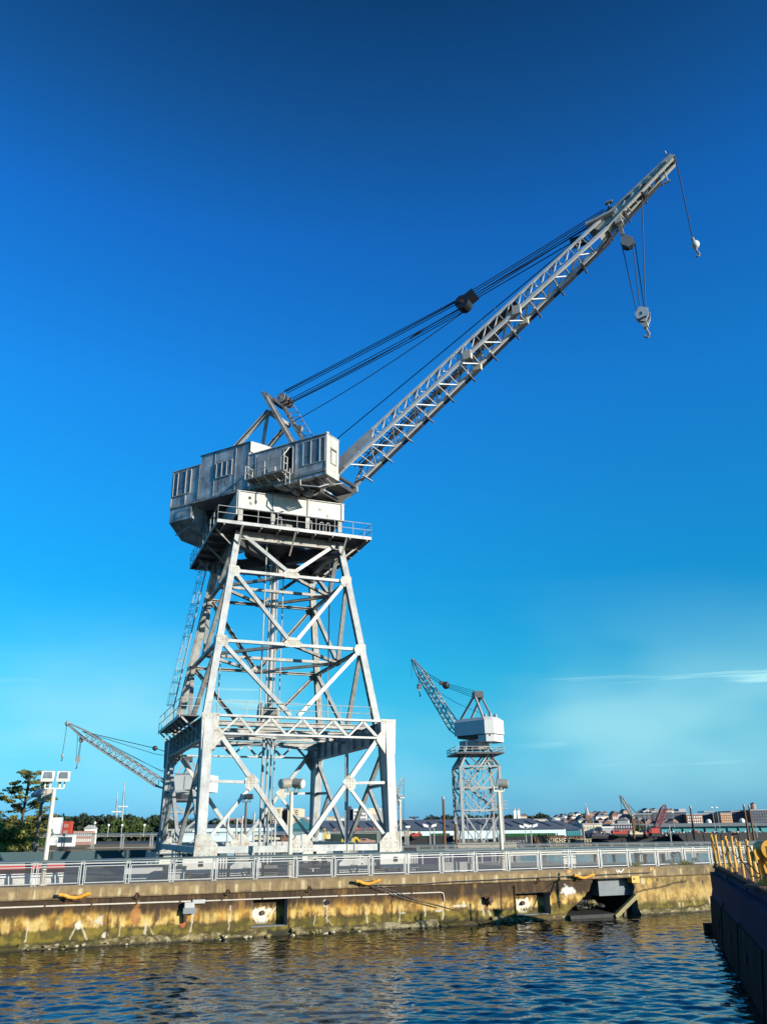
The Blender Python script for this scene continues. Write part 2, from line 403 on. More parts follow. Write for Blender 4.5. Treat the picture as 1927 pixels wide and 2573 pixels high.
# ---- quay wall (painted by stain, with openings and a collapsed gap)
quay = thing('quay_wall', Q(0, 0, 0), QH, 'stained brown concrete quay wall rising from the water below the fence', 'quay wall')
S0, S1, ST = -34.0, 25.6, .045
ss = np.arange(S0, S1, ST); zz = np.arange(-.35, 2.175, .045)
Sg, Zg = np.meshgrid(ss, zz, indexing='ij')
def stain(S, Z):
    n1 = fbm(S * .9, Z * 1.2, 1); n2 = fbm(S * 5.5, Z * .45, 2, 4); n3 = fbm(S * 3.1, Z * 3.1, 3, 5); n4 = fbm(S * .35, Z * .6 + 7, 4, 3); n5 = fbm(S * 14, Z * 1.3, 9, 3)
    c = np.zeros(S.shape + (3,))
    def lay(col, mk): nonlocal c; c = c * (1 - mk[..., None]) + np.array(col) * mk[..., None]
    c[:] = (.105, .058, .02)
    lay((.23, .125, .035), sm(n1 + .5 * (n2 - .5), .45, .72))
    lay((.36, .19, .055), sm(n4 + .3 * (n2 - .5), .52, .7) * .7)
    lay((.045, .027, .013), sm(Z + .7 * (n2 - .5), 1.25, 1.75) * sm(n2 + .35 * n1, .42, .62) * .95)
    lay((.05, .03, .014), sm(n5, .52, .70) * .75)
    g = sm(Z + .5 * (n2 - .5) + .2 * (n3 - .5), .74, .92) * (1 - sm(Z + .7 * (n2 - .5) + .35 * (n4 - .5), 1.12, 1.5))
    lay((.52, .29, .05), g * (.35 + .65 * sm(n3, .38, .6)))
    lay((.68, .50, .17), g * sm(n2 + .4 * n3, .62, .82) * .9)
    al = 1 - sm(Z + .32 * (n1 - .5) + .25 * (n2 - .5), .68, .86)
    lay((.10, .078, .012), al)
    lay((.22, .165, .022), al * sm(n3 + .2 * n2, .52, .72))
    lay((.04, .034, .012), sm(n1 + .3 * (n2 - .5), .5, .62) * al * (1 - sm(np.abs(Z - .72 - .12 * (n1 - .5)), .04, .16)))
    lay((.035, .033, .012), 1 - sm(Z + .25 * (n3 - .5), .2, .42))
    return c, n1, n2, n3
col, n1, n2, n3 = stain(Sg, Zg)
def blob(s, z, rx, rz, c, k=1.0, rough=.5):
    global col
    d_ = np.sqrt(((Sg - s) / rx) ** 2 + ((Zg - z) / rz) ** 2) + rough * (n3 - .5) * 2
    mk = (1 - sm(d_, .75, 1.05)) * k
    col = col * (1 - mk[..., None]) + np.array(c) * mk[..., None]
def run(s0, z0, s1, z1, w0, w1, c=(.66, .60, .45), k=.8):
    """a trail of lime from (s0,z0) down to (s1,z1)"""
    global col
    t_ = np.clip((z0 - Zg) / max(z0 - z1, .01), 0, 1)
    ctr = s0 + (s1 - s0) * t_ + .12 * (fbm(Zg * 5 + s0, Zg * 0 + s0, 11, 2) - .5)
    wd = (w0 + (w1 - w0) * t_) * (.1 + 1.6 * n3)
    mk = (1 - sm(np.abs(Sg - ctr), wd * .6, wd)) * sm(z0 + .04 - Zg, 0, .05) * sm(Zg - z1 + .04, 0, .05) * k
    col = col * (1 - mk[..., None]) + np.array(c) * mk[..., None]
for a_ in ((-18.6, 1.23, -18.62, .36, .03, .05), (-16.3, 1.15, -16.65, .36, .07, .035), (-16.3, 1.15, -15.85, .32, .08, .06), (-15.9, 1.35, -15.4, .8, .03, .02), (-13.06, .95, -13.09, .34, .05, .09), (-13.0, .93, -12.69, .37, .02, .03),
           (-10.75, 1.6, -10.87, .39, .09, .05), (-8.87, 1.53, -8.9, .41, .04, .045), (-3.62, 1.55, -3.56, .5, .05, .06), (-3.5, .62, -3.25, .36, .03, .02), (-4.21, .93, -4.33, .42, .03, .045), (-1.35, .95, -1.23, .39, .02, .07), (.66, 1.15, .67, .36, .03, .05),
           (2.25, 1.09, 2.22, .54, .03, .06), (3.39, 1.23, 3.35, .36, .045, .05), (5.8, 1.3, 6.02, .43, .06, .08), (6.3, .7, 6.45, .4, .06, .08), (22.4, 1.35, 22.6, .3, .04, .09), (20.1, .55, 20.15, .3, .08, .05), (20.35, .55, 20.4, .3, .06, .04), (21.3, .6, 21.35, .25, .03, .05), (-14.3, 1.1, -14.34, .4, .02, .03), (8.9, 1.2, 8.95, .4, .03, .05), (-20.5, 1.3, -20.6, .4, .05, .06), (-23, 1.3, -23.1, .4, .05, .06)):
    run(*a_)
blob(-15.42, 1.08, .2, .3, (.7, .66, .55), .9, 1.3); blob(-15.0, .45, .16, .16, (.6, .55, .4)); blob(-3.72, 1.45, .09, .2, (.85, .83, .76)); blob(-16.3, 1.0, .13, .16, (.72, .68, .56), .9, 1.2)
blob(11.9, 1.52, .48, .3, (.80, .78, .72), .95, 1.0); run(11.7, 1.4, 11.7, 1.1, .08, .04); run(12.1, 1.4, 12.12, 1.15, .06, .03); blob(17.5, 1.93, .22, .24, (.80, .76, .66), .9, .5); blob(17.95, 1.86, .2, .24, (.70, .48, .04), .85, .6)
blob(6.15, .95, .16, .3, (.22, .05, .03), .9); blob(-11.25, .82, .12, .16, (.5, .13, .05)); blob(-13.6, 1.35, .3, .5, (.45, .19, .06), .8); blob(-12.6, 1.35, .14, .35, (.05, .03, .02), .8); blob(4.4, 1.0, .5, .07, (.75, .66, .45), .8); blob(4.7, 1.1, .1, .2, (.78, .7, .5), .8); blob(5.5, 1.75, .6, .2, (.05, .035, .02), .7); blob(.9, .78, .15, .04, (.7, .68, .62), .9); blob(3.1, .8, .25, .05, (.7, .68, .62), .8)
rb = sm(Sg, 16.5, 16.9)
bright = rb * sm(Zg, .55, .8) * (.45 + .5 * sm(n3, .4, .6))
col = col * (1 - .75 * bright[..., None]) + np.array((.52, .36, .13)) * .75 * bright[..., None]
green = rb * (1 - sm(Zg + .3 * (n1 - .5), .25, .5))
col = col * (1 - .8 * green[..., None]) + np.array((.13, .115, .02)) * .8 * green[..., None]
# cracks: vertical construction joints and the long diagonal crack of the right block
ydis = .05 * (n3 - .5) + .05 * (n1 - .5)
def crack(c, wd, dep):
    global col, ydis
    mk = 1 - sm(c, wd * .5, wd)
    col = col * (1 - .85 * mk[..., None]) + np.array((.03, .02, .015)) * .85 * mk[..., None]
    ydis = ydis + dep * mk
for s_ in (-25.4, -14.95, -5.72, .2, 7.15):
    crack(np.abs(Sg - s_ - .06 * (fbm(Zg * 3, Zg * 0 + s_, 6, 2) - .5)), .05, .05)
zc = 1.21 + (Sg - 16.68) * .142 + .16 * (fbm(Sg * 1.6, Sg * 0, 21, 4) - .5)
crack(np.abs(Zg - zc) + 9 * (Sg < 16.5) + 9 * (Sg > 20.9), .055, .06)
for s_, z_ in ((18.6, 1.95), (20.5, 1.8), (22.2, 1.7)): blob(s_, z_, .09, .13, (.05, .03, .02), .9)
leftedge = np.interp(Zg, [-.4, .21, 1.06, 1.5, 2.2], [11.6, 11.65, 12.98, 13.55, 13.95]) + .25 * (fbm(Zg * 3.0, Zg * 0, 31, 3) - .5)
rightedge = np.interp(Zg, [-.4, 0, 1.1, 1.2, 2.2], [17.0, 16.95, 16.75, 16.62, 16.85]) + .12 * (fbm(Zg * 4, Zg * 0, 33, 3) - .5)
hole = ((Sg > -7.68) & (Sg < -5.8) & (Zg > .5) & (Zg < 1.74)) | ((Sg > 8.2) & (Sg < 10.5) & (Zg > .36) & (Zg < 1.5)) | ((Sg > leftedge) & (Sg < rightedge))
ydis = ydis + .25 * sm(Sg, leftedge - .35, leftedge) * (Sg < leftedge + .1)
keep = ~(hole[:-1, :-1] | hole[1:, 1:])
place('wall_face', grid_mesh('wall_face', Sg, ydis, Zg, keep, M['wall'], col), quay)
# coping beam with its own lime runs
zz2 = np.arange(2.15, TOP + .001, .0441)
S2, Z2 = np.meshgrid(np.arange(S0, S1, .05), zz2, indexing='ij')
m1 = fbm(S2 * 1.1, Z2 * 2, 41); m2_ = fbm(S2 * 6, Z2 * .8, 42, 4); m3_ = fbm(S2 * 4, Z2 * 5, 43, 4)
c2 = np.zeros(S2.shape + (3,)); c2[:] = (.29, .205, .10)
def lay2(cc, mk):
    global c2
    c2 = c2 * (1 - mk[..., None]) + np.array(cc) * mk[..., None]
lay2((.20, .145, .085), sm(m1 + .3 * (m2_ - .5), .5, .7) * .8)
lay2((.22, .17, .11), sm(Z2 + .2 * (m2_ - .5), 2.55, 2.72) * .7)
lay2((.44, .32, .15), sm(m2_, .5, .72) * (1 - sm(Z2, 2.5, 2.7)) * .8)
for k_ in range(62):
    s_ = -33 + k_ * .97 + .12 * math.sin(k_ * 7.1)
    lay2((.60, .50, .30), (1 - sm(np.abs(S2 - s_ - .05 * (m3_ - .5)), .02, .06 + .05 * (k_ % 3))) * (1 - sm(Z2 + .3 * (m3_ - .5), 2.5, 2.66)) * (.5 + .5 * (k_ % 2)))
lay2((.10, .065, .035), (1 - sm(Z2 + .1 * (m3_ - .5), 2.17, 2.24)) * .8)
lay2((.10, .085, .03), sm(S2, 19.5, 21.5) * sm(m1, .4, .6) * .6)
y2 = -.13 + .02 * (m3_ - .5)
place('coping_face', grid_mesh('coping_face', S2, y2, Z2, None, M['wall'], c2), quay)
cb = MB(); cb.box(S0, S1, -.115, .76, 2.16, TOP - .006); cb.build('coping', M['conc'], quay)
wb = MB()
wb.box(S0, -7.68, .09, .75, -.6, 2.158); wb.box(-5.8, 8.2, .09, .75, -.6, 2.158); wb.box(10.5, 11.5, .09, .75, -.6, 2.158); wb.box(16.95, S1, .09, .75, -.6, 2.158)
wb.box(-7.68, -5.8, .09, .75, 1.745, 2.158); wb.box(8.2, 10.5, .09, .75, 1.505, 2.158); wb.box(-7.68, -5.8, .09, .75, -.6, .49); wb.box(8.2, 10.5, .09, .75, -.6, .35)
wb.build('wall_core', M['blockblue'], quay)
# recess backs, painted the same way
for (a_, b_, z0_, z1_, sp) in ((-7.68, -5.8, .49, 1.75, -7.0), (8.2, 10.5, .35, 1.51, 9.0)):
    s3 = np.arange(a_, b_ + .04, .04); z3 = np.arange(z0_, z1_ + .03, .04)
    A, B = np.meshgrid(s3, z3, indexing='ij')
    cc, q1, q2, q3 = stain(A * 1.3 + 3, B + .1)
    d_ = np.sqrt(((A - sp) / .62) ** 2 + ((B - z0_ - .52) / .34) ** 2) + 1.5 * (q3 - .5)
    mk = (1 - sm(d_, .7, 1.0))
    cc = cc * (1 - mk[..., None]) + np.array((.85, .81, .66)) * mk[..., None]
    for k_ in range(5):
        x_ = sp + (k_ - 2) * .26
        mk = (1 - sm(np.abs(A - x_ - (B - z0_ - .5) * (k_ - 2) * .35), .02, .06)) * (1 - sm(np.abs(B - z0_ - .45), .3, .45)) * .8
        cc = cc * (1 - mk[..., None]) + np.array((.85, .81, .66)) * mk[..., None]
    place('recess_back', grid_mesh('recess_back', A, .74 + .04 * (q3 - .5), B, None, M['wall'], cc), quay)
    o_ = MB(); o_.cyl((sp + .02, .60, z0_ + .58), (sp + .02, .74, z0_ + .58), .12, 12); o_.build('drain_pipe', M['rust'], quay, smooth=False)
# collapsed gap: back block, sloping rubble, broken ledge, leaning timber
gp = MB(); gp.box(11.4, 17.4, 4.2, 4.3, -.6, 2.2); gp.box(11.3, 11.4, .4, 4.2, -.6, 2.1); gp.box(17.3, 17.4, .4, 4.2, -.6, 2.1); gp.build('cavity_wall', M['blockblue'], quay)
gp = MB(); gp.box(14.45, 16.95, .55, 3.4, 1.12, 2.15); gp.build('concrete_block', M['blockblue'], quay, label='blue grey concrete block in the shaded cavity')
gp = MB(); gp.box(11.5, 17.2, .3, 4.2, 2.16, 2.22); gp.build('deck_underside', M['conc'], quay)
gp = MB(); gp.prism([(11.5, -.55, .02), (14.9, -.45, .0), (14.8, 1.8, .12), (11.7, 1.9, .2)], (0, 0, .2)); gp.build('broken_ledge', M['shaded_rubble'], quay)
rr = random.Random(4)
def stone(mb, c, r, rn=rr, sq=.7):
    n, m = 7, 5
    vs_ = []; fs_ = []
    for j in range(m + 1):
        th = math.pi * j / m
        for i in range(n):
            ph = 2 * math.pi * i / n; k = r * rn.uniform(.72, 1.15)
            vs_.append((c[0] + k * math.sin(th) * math.cos(ph), c[1] + k * math.sin(th) * math.sin(ph), c[2] + k * sq * math.cos(th)))
    for j in range(m):
        for i in range(n): fs_.append((j * n + i, (j + 1) * n + i, (j + 1) * n + (i + 1) % n, j * n + (i + 1) % n))
    mb.add(vs_, fs_)
for k_ in range(9):
    g = MB(); s_ = 12.7 + .22 * k_; stone(g, (s_, 1.9 + .15 * (k_ % 3), .55 + .16 * k_ - .02 * k_ * k_ * .4), .5 + .08 * (k_ % 4), sq=.8); g.build('broken_concrete', M['blockblue'] if k_ % 3 == 1 else M['shaded_rubble'], quay)
for k_ in range(26):
    g = MB(); s_ = rr.uniform(11.9, 14.9); d_ = rr.uniform(.7, 2.4)
    stone(g, (s_, d_, .28 + rr.uniform(0, .5) * (1 if s_ < 13.2 else .4) + .18 * d_), rr.uniform(.12, .38), sq=.45); g.build('rubble_stone', M['shaded_rubble'] if k_ % 3 else M['timber'], quay)
g = MB(); g.beam((16.72, -.12, 1.1), (14.7, -.5, .02), .22, .24); g.build('fallen_timber', M['timber'], quay)
for s_, h_ in ((15.2, .35), (15.5, .42), (15.8, .3)):
    g = MB(); g.beam((s_, .1, -.3), (s_ + .05, .05, h_), .18, .18); g.build('timber_pile', M['wood'], quay)

# ---- crust of barnacles and broken stone along the waterline
sc = np.arange(S0, 23.6, .055); uc = np.linspace(0, 1, 15)
SC, UC = np.meshgrid(sc, uc, indexing='ij')
k1 = fbm(SC * 2.2, UC * 2.5, 51, 5); k2 = np.minimum(fbm(SC * .45, UC * 0, 52, 3), .52); k3 = fbm(SC * 8, UC * 7, 53, 3); k4 = vnoise(SC * 1.3, UC * 0 + 3, 54)
ht = .14 + .30 * k2 + .1 * k4; wd = .22 + .3 * k2
smooth_ = ((SC < -18.9) | ((SC > 3.0) & (SC < 6.4))).astype(float)
ht = ht * (1 - smooth_) + .2 * smooth_; wd = wd * (1 - smooth_) + .62 * smooth_
low_ = ((SC > -6.9) & (SC < -5.6)) * .25; ht = ht - low_
arc = UC * math.pi / 2
YC = -(wd * np.cos(arc) ** .6) + .05 + (.16 * (k1 - .5) + .07 * (k3 - .5)) * (1 - .9 * smooth_)
ZC = -.3 + (ht + .3) * np.sin(arc) ** .8 + (.14 * (k1 - .5) + .06 * (k3 - .5)) * (1 - .9 * smooth_)
cc = np.zeros(SC.shape + (3,)); cc[:] = (.11, .085, .025)
def lay3(c3, mk):
    global cc
    cc = cc * (1 - mk[..., None]) + np.array(c3) * mk[..., None]
lay3((.30, .235, .10), sm(k1 + .4 * (k3 - .5), .45, .6) * (1 - .8 * smooth_)); lay3((.46, .41, .28), sm(k3, .62, .75) * (1 - smooth_) * .9); lay3((.38, .33, .20), ((SC > -.6) & (SC < 3.0)) * sm(k1, .3, .5) * .8)
lay3((.085, .075, .012), sm(fbm(SC * 1.3, UC * 1.5, 57, 3), .5, .62) * .8); lay3((.02, .018, .008), 1 - sm(ZC, .02, .12)); lay3((.20, .05, .02), ((SC > 9.2) & (SC < 11)) * sm(k3, .5, .65) * .6)
kp = ~((SC[:-1, :-1] > 11.5) & (SC[:-1, :-1] < 16.8))
cr_ = place('barnacle_crust', grid_mesh('barnacle_crust', SC, YC, ZC, kp, M['crust'], cc, False), None, Q(0, 0, 0), QH)
tag(cr_, 'crust of barnacles and weedy broken stone along the foot of the quay wall', kind='stuff')
for k_ in range(90):
    s_ = rr.uniform(-18.5, 11.4)
    if 3 < s_ < 6.4: continue
    g = MB(); stone(g, (0, 0, 0), rr.uniform(.06, .16), sq=.5); o_ = g.build('waterline_stone', M['timber'] if k_ % 4 else M['shell'], quay); o_.location = (s_, rr.uniform(-.42, -.12), rr.uniform(.0, .2))

# ---- things fixed on the quay wall
def cleat(s, z, label):
    t = thing('mooring_cleat', Q(s, -.13, z), QH, label, 'mooring cleat', 'yellow mooring cleats on the coping')
    a = MB(); a.box(-.42, .42, -.05, -.003, -.16, .12); a.build('base_plate', M['rust'], t)
    for sg in (-1, 1):
        a = MB(); a.cyl((sg * .3, -.05, -.02), (sg * .28, -.32, .05), .085, 8); a.build('stem', M['yellow'], t)
    for sg in (-1, 1):
        a = MB(); a.tube([(0, -.30, .0), (sg * .28, -.32, .05), (sg * .52, -.36, .15), (sg * .74, -.38, .17)], .085, 8); a.build('horn', M['yellow'], t)
    return t
cleat(-16.65, 2.22, 'leftmost yellow mooring cleat on the quay coping near the light pole'); cleat(-1.37, 2.36, 'yellow mooring cleat below the right half of the big crane with ropes tied to it'); cleat(12.75, 2.25, 'yellow rusty mooring cleat just left of the collapsed gap in the quay')
for s_, lab in ((-13.64, 'rusty mooring ring between the leftmost cleat and the junction box'), (-9.04, 'rusty mooring ring left of the square wall opening with the white splash'), (-4.61, 'rusty mooring ring left of the middle yellow cleat'), (9.7, 'rusty mooring ring above the right wall opening')):
    t = thing('mooring_ring', Q(s_, -.13, 2.2), QH, lab, 'mooring ring', 'rusty mooring rings')
    a = MB(); a.tube([(.10 * math.cos(x_), -.07 - .02 * math.sin(x_), -.04 + .10 * math.sin(x_)) for x_ in [i * math.pi / 6 for i in range(13)]], .028, 6); a.build('ring', M['rust'], t)
    a = MB(); a.box(-.06, .06, -.09, 0, .03, .14); a.build('bracket', M['rust'], t)
t = thing('conduit', Q(-8, -.07, 1.85), QH, 'pale conduit pipe running along the quay wall below the coping', 'pipe')
a = MB(); a.tube([(-26, 0, .12), (-18, 0, .06), (-9, 0, .02), (-2.7, 0, -.02)], .038, 6); a.build('pipe', M['pipe'], t)
a = MB(); a.tube([(-2.7, 0, -.03), (3, 0, -.05), (11.2, 0, -.09), (11.38, 0, -.14), (11.42, 0, -.3), (11.44, 0, -.55)], .034, 6); a.build('pipe', M['pipe'], t)
for k_ in range(17):
    a = MB(); a.box(-.04, .04, -.05, .1, -.05, .05); o_ = a.build('pipe_clip', M['rust'], t); o_.location = (-25 + k_ * 2.15, 0, .1 - k_ * .011)
t = thing('junction_box', Q(-11.0, 0, 1.5), QH, 'grey junction box on the quay wall with a rusty outlet below', 'junction box')
a = MB(); a.box(-.36, .30, -.42, .05, -.22, .05); a.build('lower_box', M['blockblue'], t); a = MB(); a.box(-.30, .18, -.44, .05, .05, .30); a.build('upper_box', M['galv'], t)
a = MB(); a.box(.12, .75, -.22, .02, .22, .40); a.build('cable_box', M['galv'], t); a = MB(); a.cyl((-.2, -.2, -.22), (-.22, -.2, -.62), .14, 8, .09); a.build('outlet', M['rust'], t)
t = thing('drain_outlet', Q(6.25, 0, 1.2), QH, 'dark rusty funnel shaped outlet jutting from the quay wall', 'drain outlet')
a = MB(); a.cyl((0, .05, .02), (.02, -.45, .06), .2, 9, .16); a.build('pipe_end', M['rust'], t); a = MB(); a.prism([(-.3, -.05, .22), (.25, -.05, .28), (.12, -.05, -.25)], (0, -.18, 0)); a.build('flap', M['rust'], t)
t = thing('wall_outlet', Q(-3.57, 0, 1.5), QH, 'small round dark drain hole on the quay wall above a white stain', 'drain hole')
a = MB(); a.cyl((0, .06, 0), (0, -.16, 0), .13, 10); a.build('pipe_end', M['rust'], t); a = MB(); a.cyl((0, -.162, 0), (0, -.166, 0), .10, 10); a.build('bore', M['void'], t)
t = thing('wall_bracket', Q(16.77, -.06, 2.1), QH, 'yellow corner bracket at the right edge of the collapsed gap', 'bracket')
a = MB(); a.box(-.30, .28, -.14, .3, -.26, .14); a.build('plate', M['yellow'], t); a = MB(); a.cyl((-.12, -.2, -.02), (-.12, -.14, -.02), .05, 8); a.build('bolt', M['rust'], t)
t = thing('mooring_rope', Q(-1.2, -.3, 2.3), QH, 'thin dark mooring line from the middle cleat along the coping', 'rope')
a = MB(); a.tube([(0, 0, 0)] + [(i * 1.6, -.02 + .01 * (i % 2), -.02 + .012 * i * (1 if i > 2 else -1)) for i in range(1, 13)], .022, 5); a.build('line', M['steel_dark'], t)
for k_, (s_, e_) in enumerate((((.0, 0, -.02), (4.2, .25, -1.35)), ((.4, 0, -.02), (5.3, .27, -1.5)))):
    a = MB(); a.tube([s_, ((s_[0] + e_[0]) / 2, .1, (s_[2] + e_[2]) / 2 - .06), e_], .02, 5); a.build('loose_line', M['steel_dark'], t)
t = thing('graffiti_mark', Q(15.68, -.165, 2.58), QH, 'white spray painted W on the coping right of the gap', 'graffiti')
pts = [(-.30, .07), (-.24, -.08), (-.17, -.1), (-.11, .06), (-.06, -.07), (.04, -.09), (.16, -.03), (.30, .10)]
a = MB()
for p_, q_ in zip(pts[:-1], pts[1:]): a.beam((p_[0], 0, p_[1]), (q_[0], 0, q_[1]), .05, .012, (0, 1, 0))
a.build('stroke', M['graf'], t)
for s_, z_, lab in ((11.9, 2.62, 'yellow paint dab on the coping left of the graffiti'), (18.1, 2.6, 'yellow paint dab on the coping right of the graffiti')):
    t = thing('paint_mark', Q(s_, -.16, z_), QH, lab, 'paint mark')
    a = MB()
    for k_ in range(3): a.beam((k_ * .1 - .1, 0, -.09 + .03 * k_), (k_ * .1 - .06, 0, .09), .07, .012, (0, 1, 0))
    a.build('stroke', M['yellow'], t)
g = MB()
for k_ in range(340):
    c0 = rr.choice([17.0, 17.1, 19.8, 20.6, 20.9, 21.1, 21.3]); s_ = c0 + rr.gauss(0, .22); h_ = rr.uniform(.15, .5); l_ = rr.uniform(-.15, .15)
    g.add([(s_, -.05, 0), (s_ + .025, -.05, 0), (s_ + l_, -.1 + rr.uniform(-.1, .1), h_)], [(0, 1, 2)])
tag(place('grass', g.mesh('grass', M['grass']), None, Q(0, -.05, TOP - .05), QH), 'dry weeds growing from the coping joint by the fence', kind='stuff')

# ================================================================ FENCES
def fence(name, label, loc, rz, n, pitch, mesh=True, cap=True, s0=0, cat='fence', hh=1.152, capmat='cap'):
    t = thing(name, loc, rz, label, cat)
    pm = MB()
    for dx in (-.075, .075): pm.box(dx - .028, dx + .028, -.03, .05, 0, hh - .06)
    pm.box(-.15, .15, -.05, .09, 0, .015)
    pm.prism([(-.03, .0, hh - .22), (-.03, .0, hh - .02), (-.03, .26, hh - .02)], (.06, 0, 0))
    post = pm.mesh('post', M['galv'])
    fr = MB(); L_ = pitch / 2 - .135
    fr.box(-L_, L_, -.022, .022, .07, .112); fr.box(-L_, L_, -.022, .022, hh - .32, hh - .28); fr.box(-L_, -L_ + .04, -.022, .022, .112, hh - .32); fr.box(L_ - .04, L_, -.022, .022, .112, hh - .32)
    frame = fr.mesh('panel_frame', M['galv'])
    wm_ = MB(); wm_.add([(-L_ + .03, 0, .1), (L_ - .03, 0, .1), (L_ - .03, 0, hh - .3), (-L_ + .03, 0, hh - .3)], [(0, 1, 2, 3)])
    wire = wm_.mesh('wire_infill', M['wire'])
    rl = MB(); rl.box(-pitch / 2 + .03, pitch / 2 - .03, -.03, .03, hh - .2, hh - .145)
    rail = rl.mesh('hand_rail', M['galv'])
    cp = MB(); cp.prism([(-pitch / 2 + .012, -.06, hh - .085), (-pitch / 2 + .012, -.06, hh - .045), (-pitch / 2 + .012, .34, hh + .02), (-pitch / 2 + .012, .34, hh - .02)], (pitch - .024, 0, 0))
    capm = cp.mesh('cap_plate', M[capmat])
    for i in range(n + 1):
        place('post', post, t, (s0 + i * pitch, 0, 0))
        if i == n: break
        x = s0 + (i + .5) * pitch
        p = place('panel_frame', frame, t, (x, 0, 0))
        if mesh: place('wire_infill', wire, p)
        place('hand_rail', rail, t, (x, 0, 0))
        if cap: place('cap_plate', capm, t, (x, 0, 0))
    return t
fence('waterside_fence', 'long white mesh panel fence with grey green cap along the near pier edge', Q(0, .0, TOP), QH, 34, 2.196, s0=-18.6 - 6 * 2.196)
fence('dock_fence', 'white railing with a dark cap far back on the left of the crane', P(30, 2136, 88) * 1, R(6), 13, 2.9, mesh=False, s0=2, hh=1.45)
for nm_, lab_, a_, b_ in (('deck_fence', 'white railing slanting across the back edge of the pier behind the right fence', (10, 13.1), (16.3, 10.0)), ('deck_fence', 'white railing along the narrow end of the pier behind the rightmost fence panels', (16.5, 9.8), (20.8, 4.7)), ('deck_fence', 'white railing at the back edge of the pier behind the yellow posts', (21, 4.5), (33.0, 2.2))):
    p_, q_ = Q(*a_, TOP - .06), Q(*b_, TOP - .06); d_ = q_ - p_; n_ = max(2, round(d_.length / 2.0))
    fence(nm_, lab_, p_, math.atan2(d_.y, d_.x), n_, d_.length / n_, mesh=False, cap=False, hh=1.1)
# far pier with its own fence
g = MB(); g.box(-14, 190, 118, 124, 1.7, 2.2); g.build('pier', M['conc'], kind='structure', label='low far pier across the water')
pile_ = MB(); pile_.cyl((0, 0, -1), (0, 0, 1.7), .22, 8); pile_ = pile_.mesh('pier_pile', M['wood'])
for k_ in range(60): tag(place('pier_pile', pile_, None, (-13 + k_ * 3.4, 119 + (k_ % 2) * 3.5, 0)), kind='structure')
fence('far_pier_fence', 'long low grey fence on the far pier across the water', (2, 118.2, 2.2), 0, 60, 2.0, mesh=True, hh=.95)

# ================================================================ MAIN CRANE
CX, CY, CT = -8.27, 60.067, 0.3802
MC = Matrix.Translation((0, 0, -TOP))
crane = thing('shipyard_crane', (CX, CY, TOP), CT, 'huge silver lattice shipyard crane on the pier with its boom raised to the right', 'crane')
def CB(): return MB(MC)
PAINT = M['paint']
ZP, Z4 = 11.856, 25.3
def half(z):
    t = (z - ZP) / (25.514 - ZP)
    return 5.713 + (3.789 - 5.713) * t, 6.26 + (3.622 - 6.26) * t
def rivets(mb, pts, axis, off):
    ax = Vector(axis)
    for p in pts: mb.cyl(Vector(p) + ax * off, Vector(p) + ax * (off + .03), .027, 5)
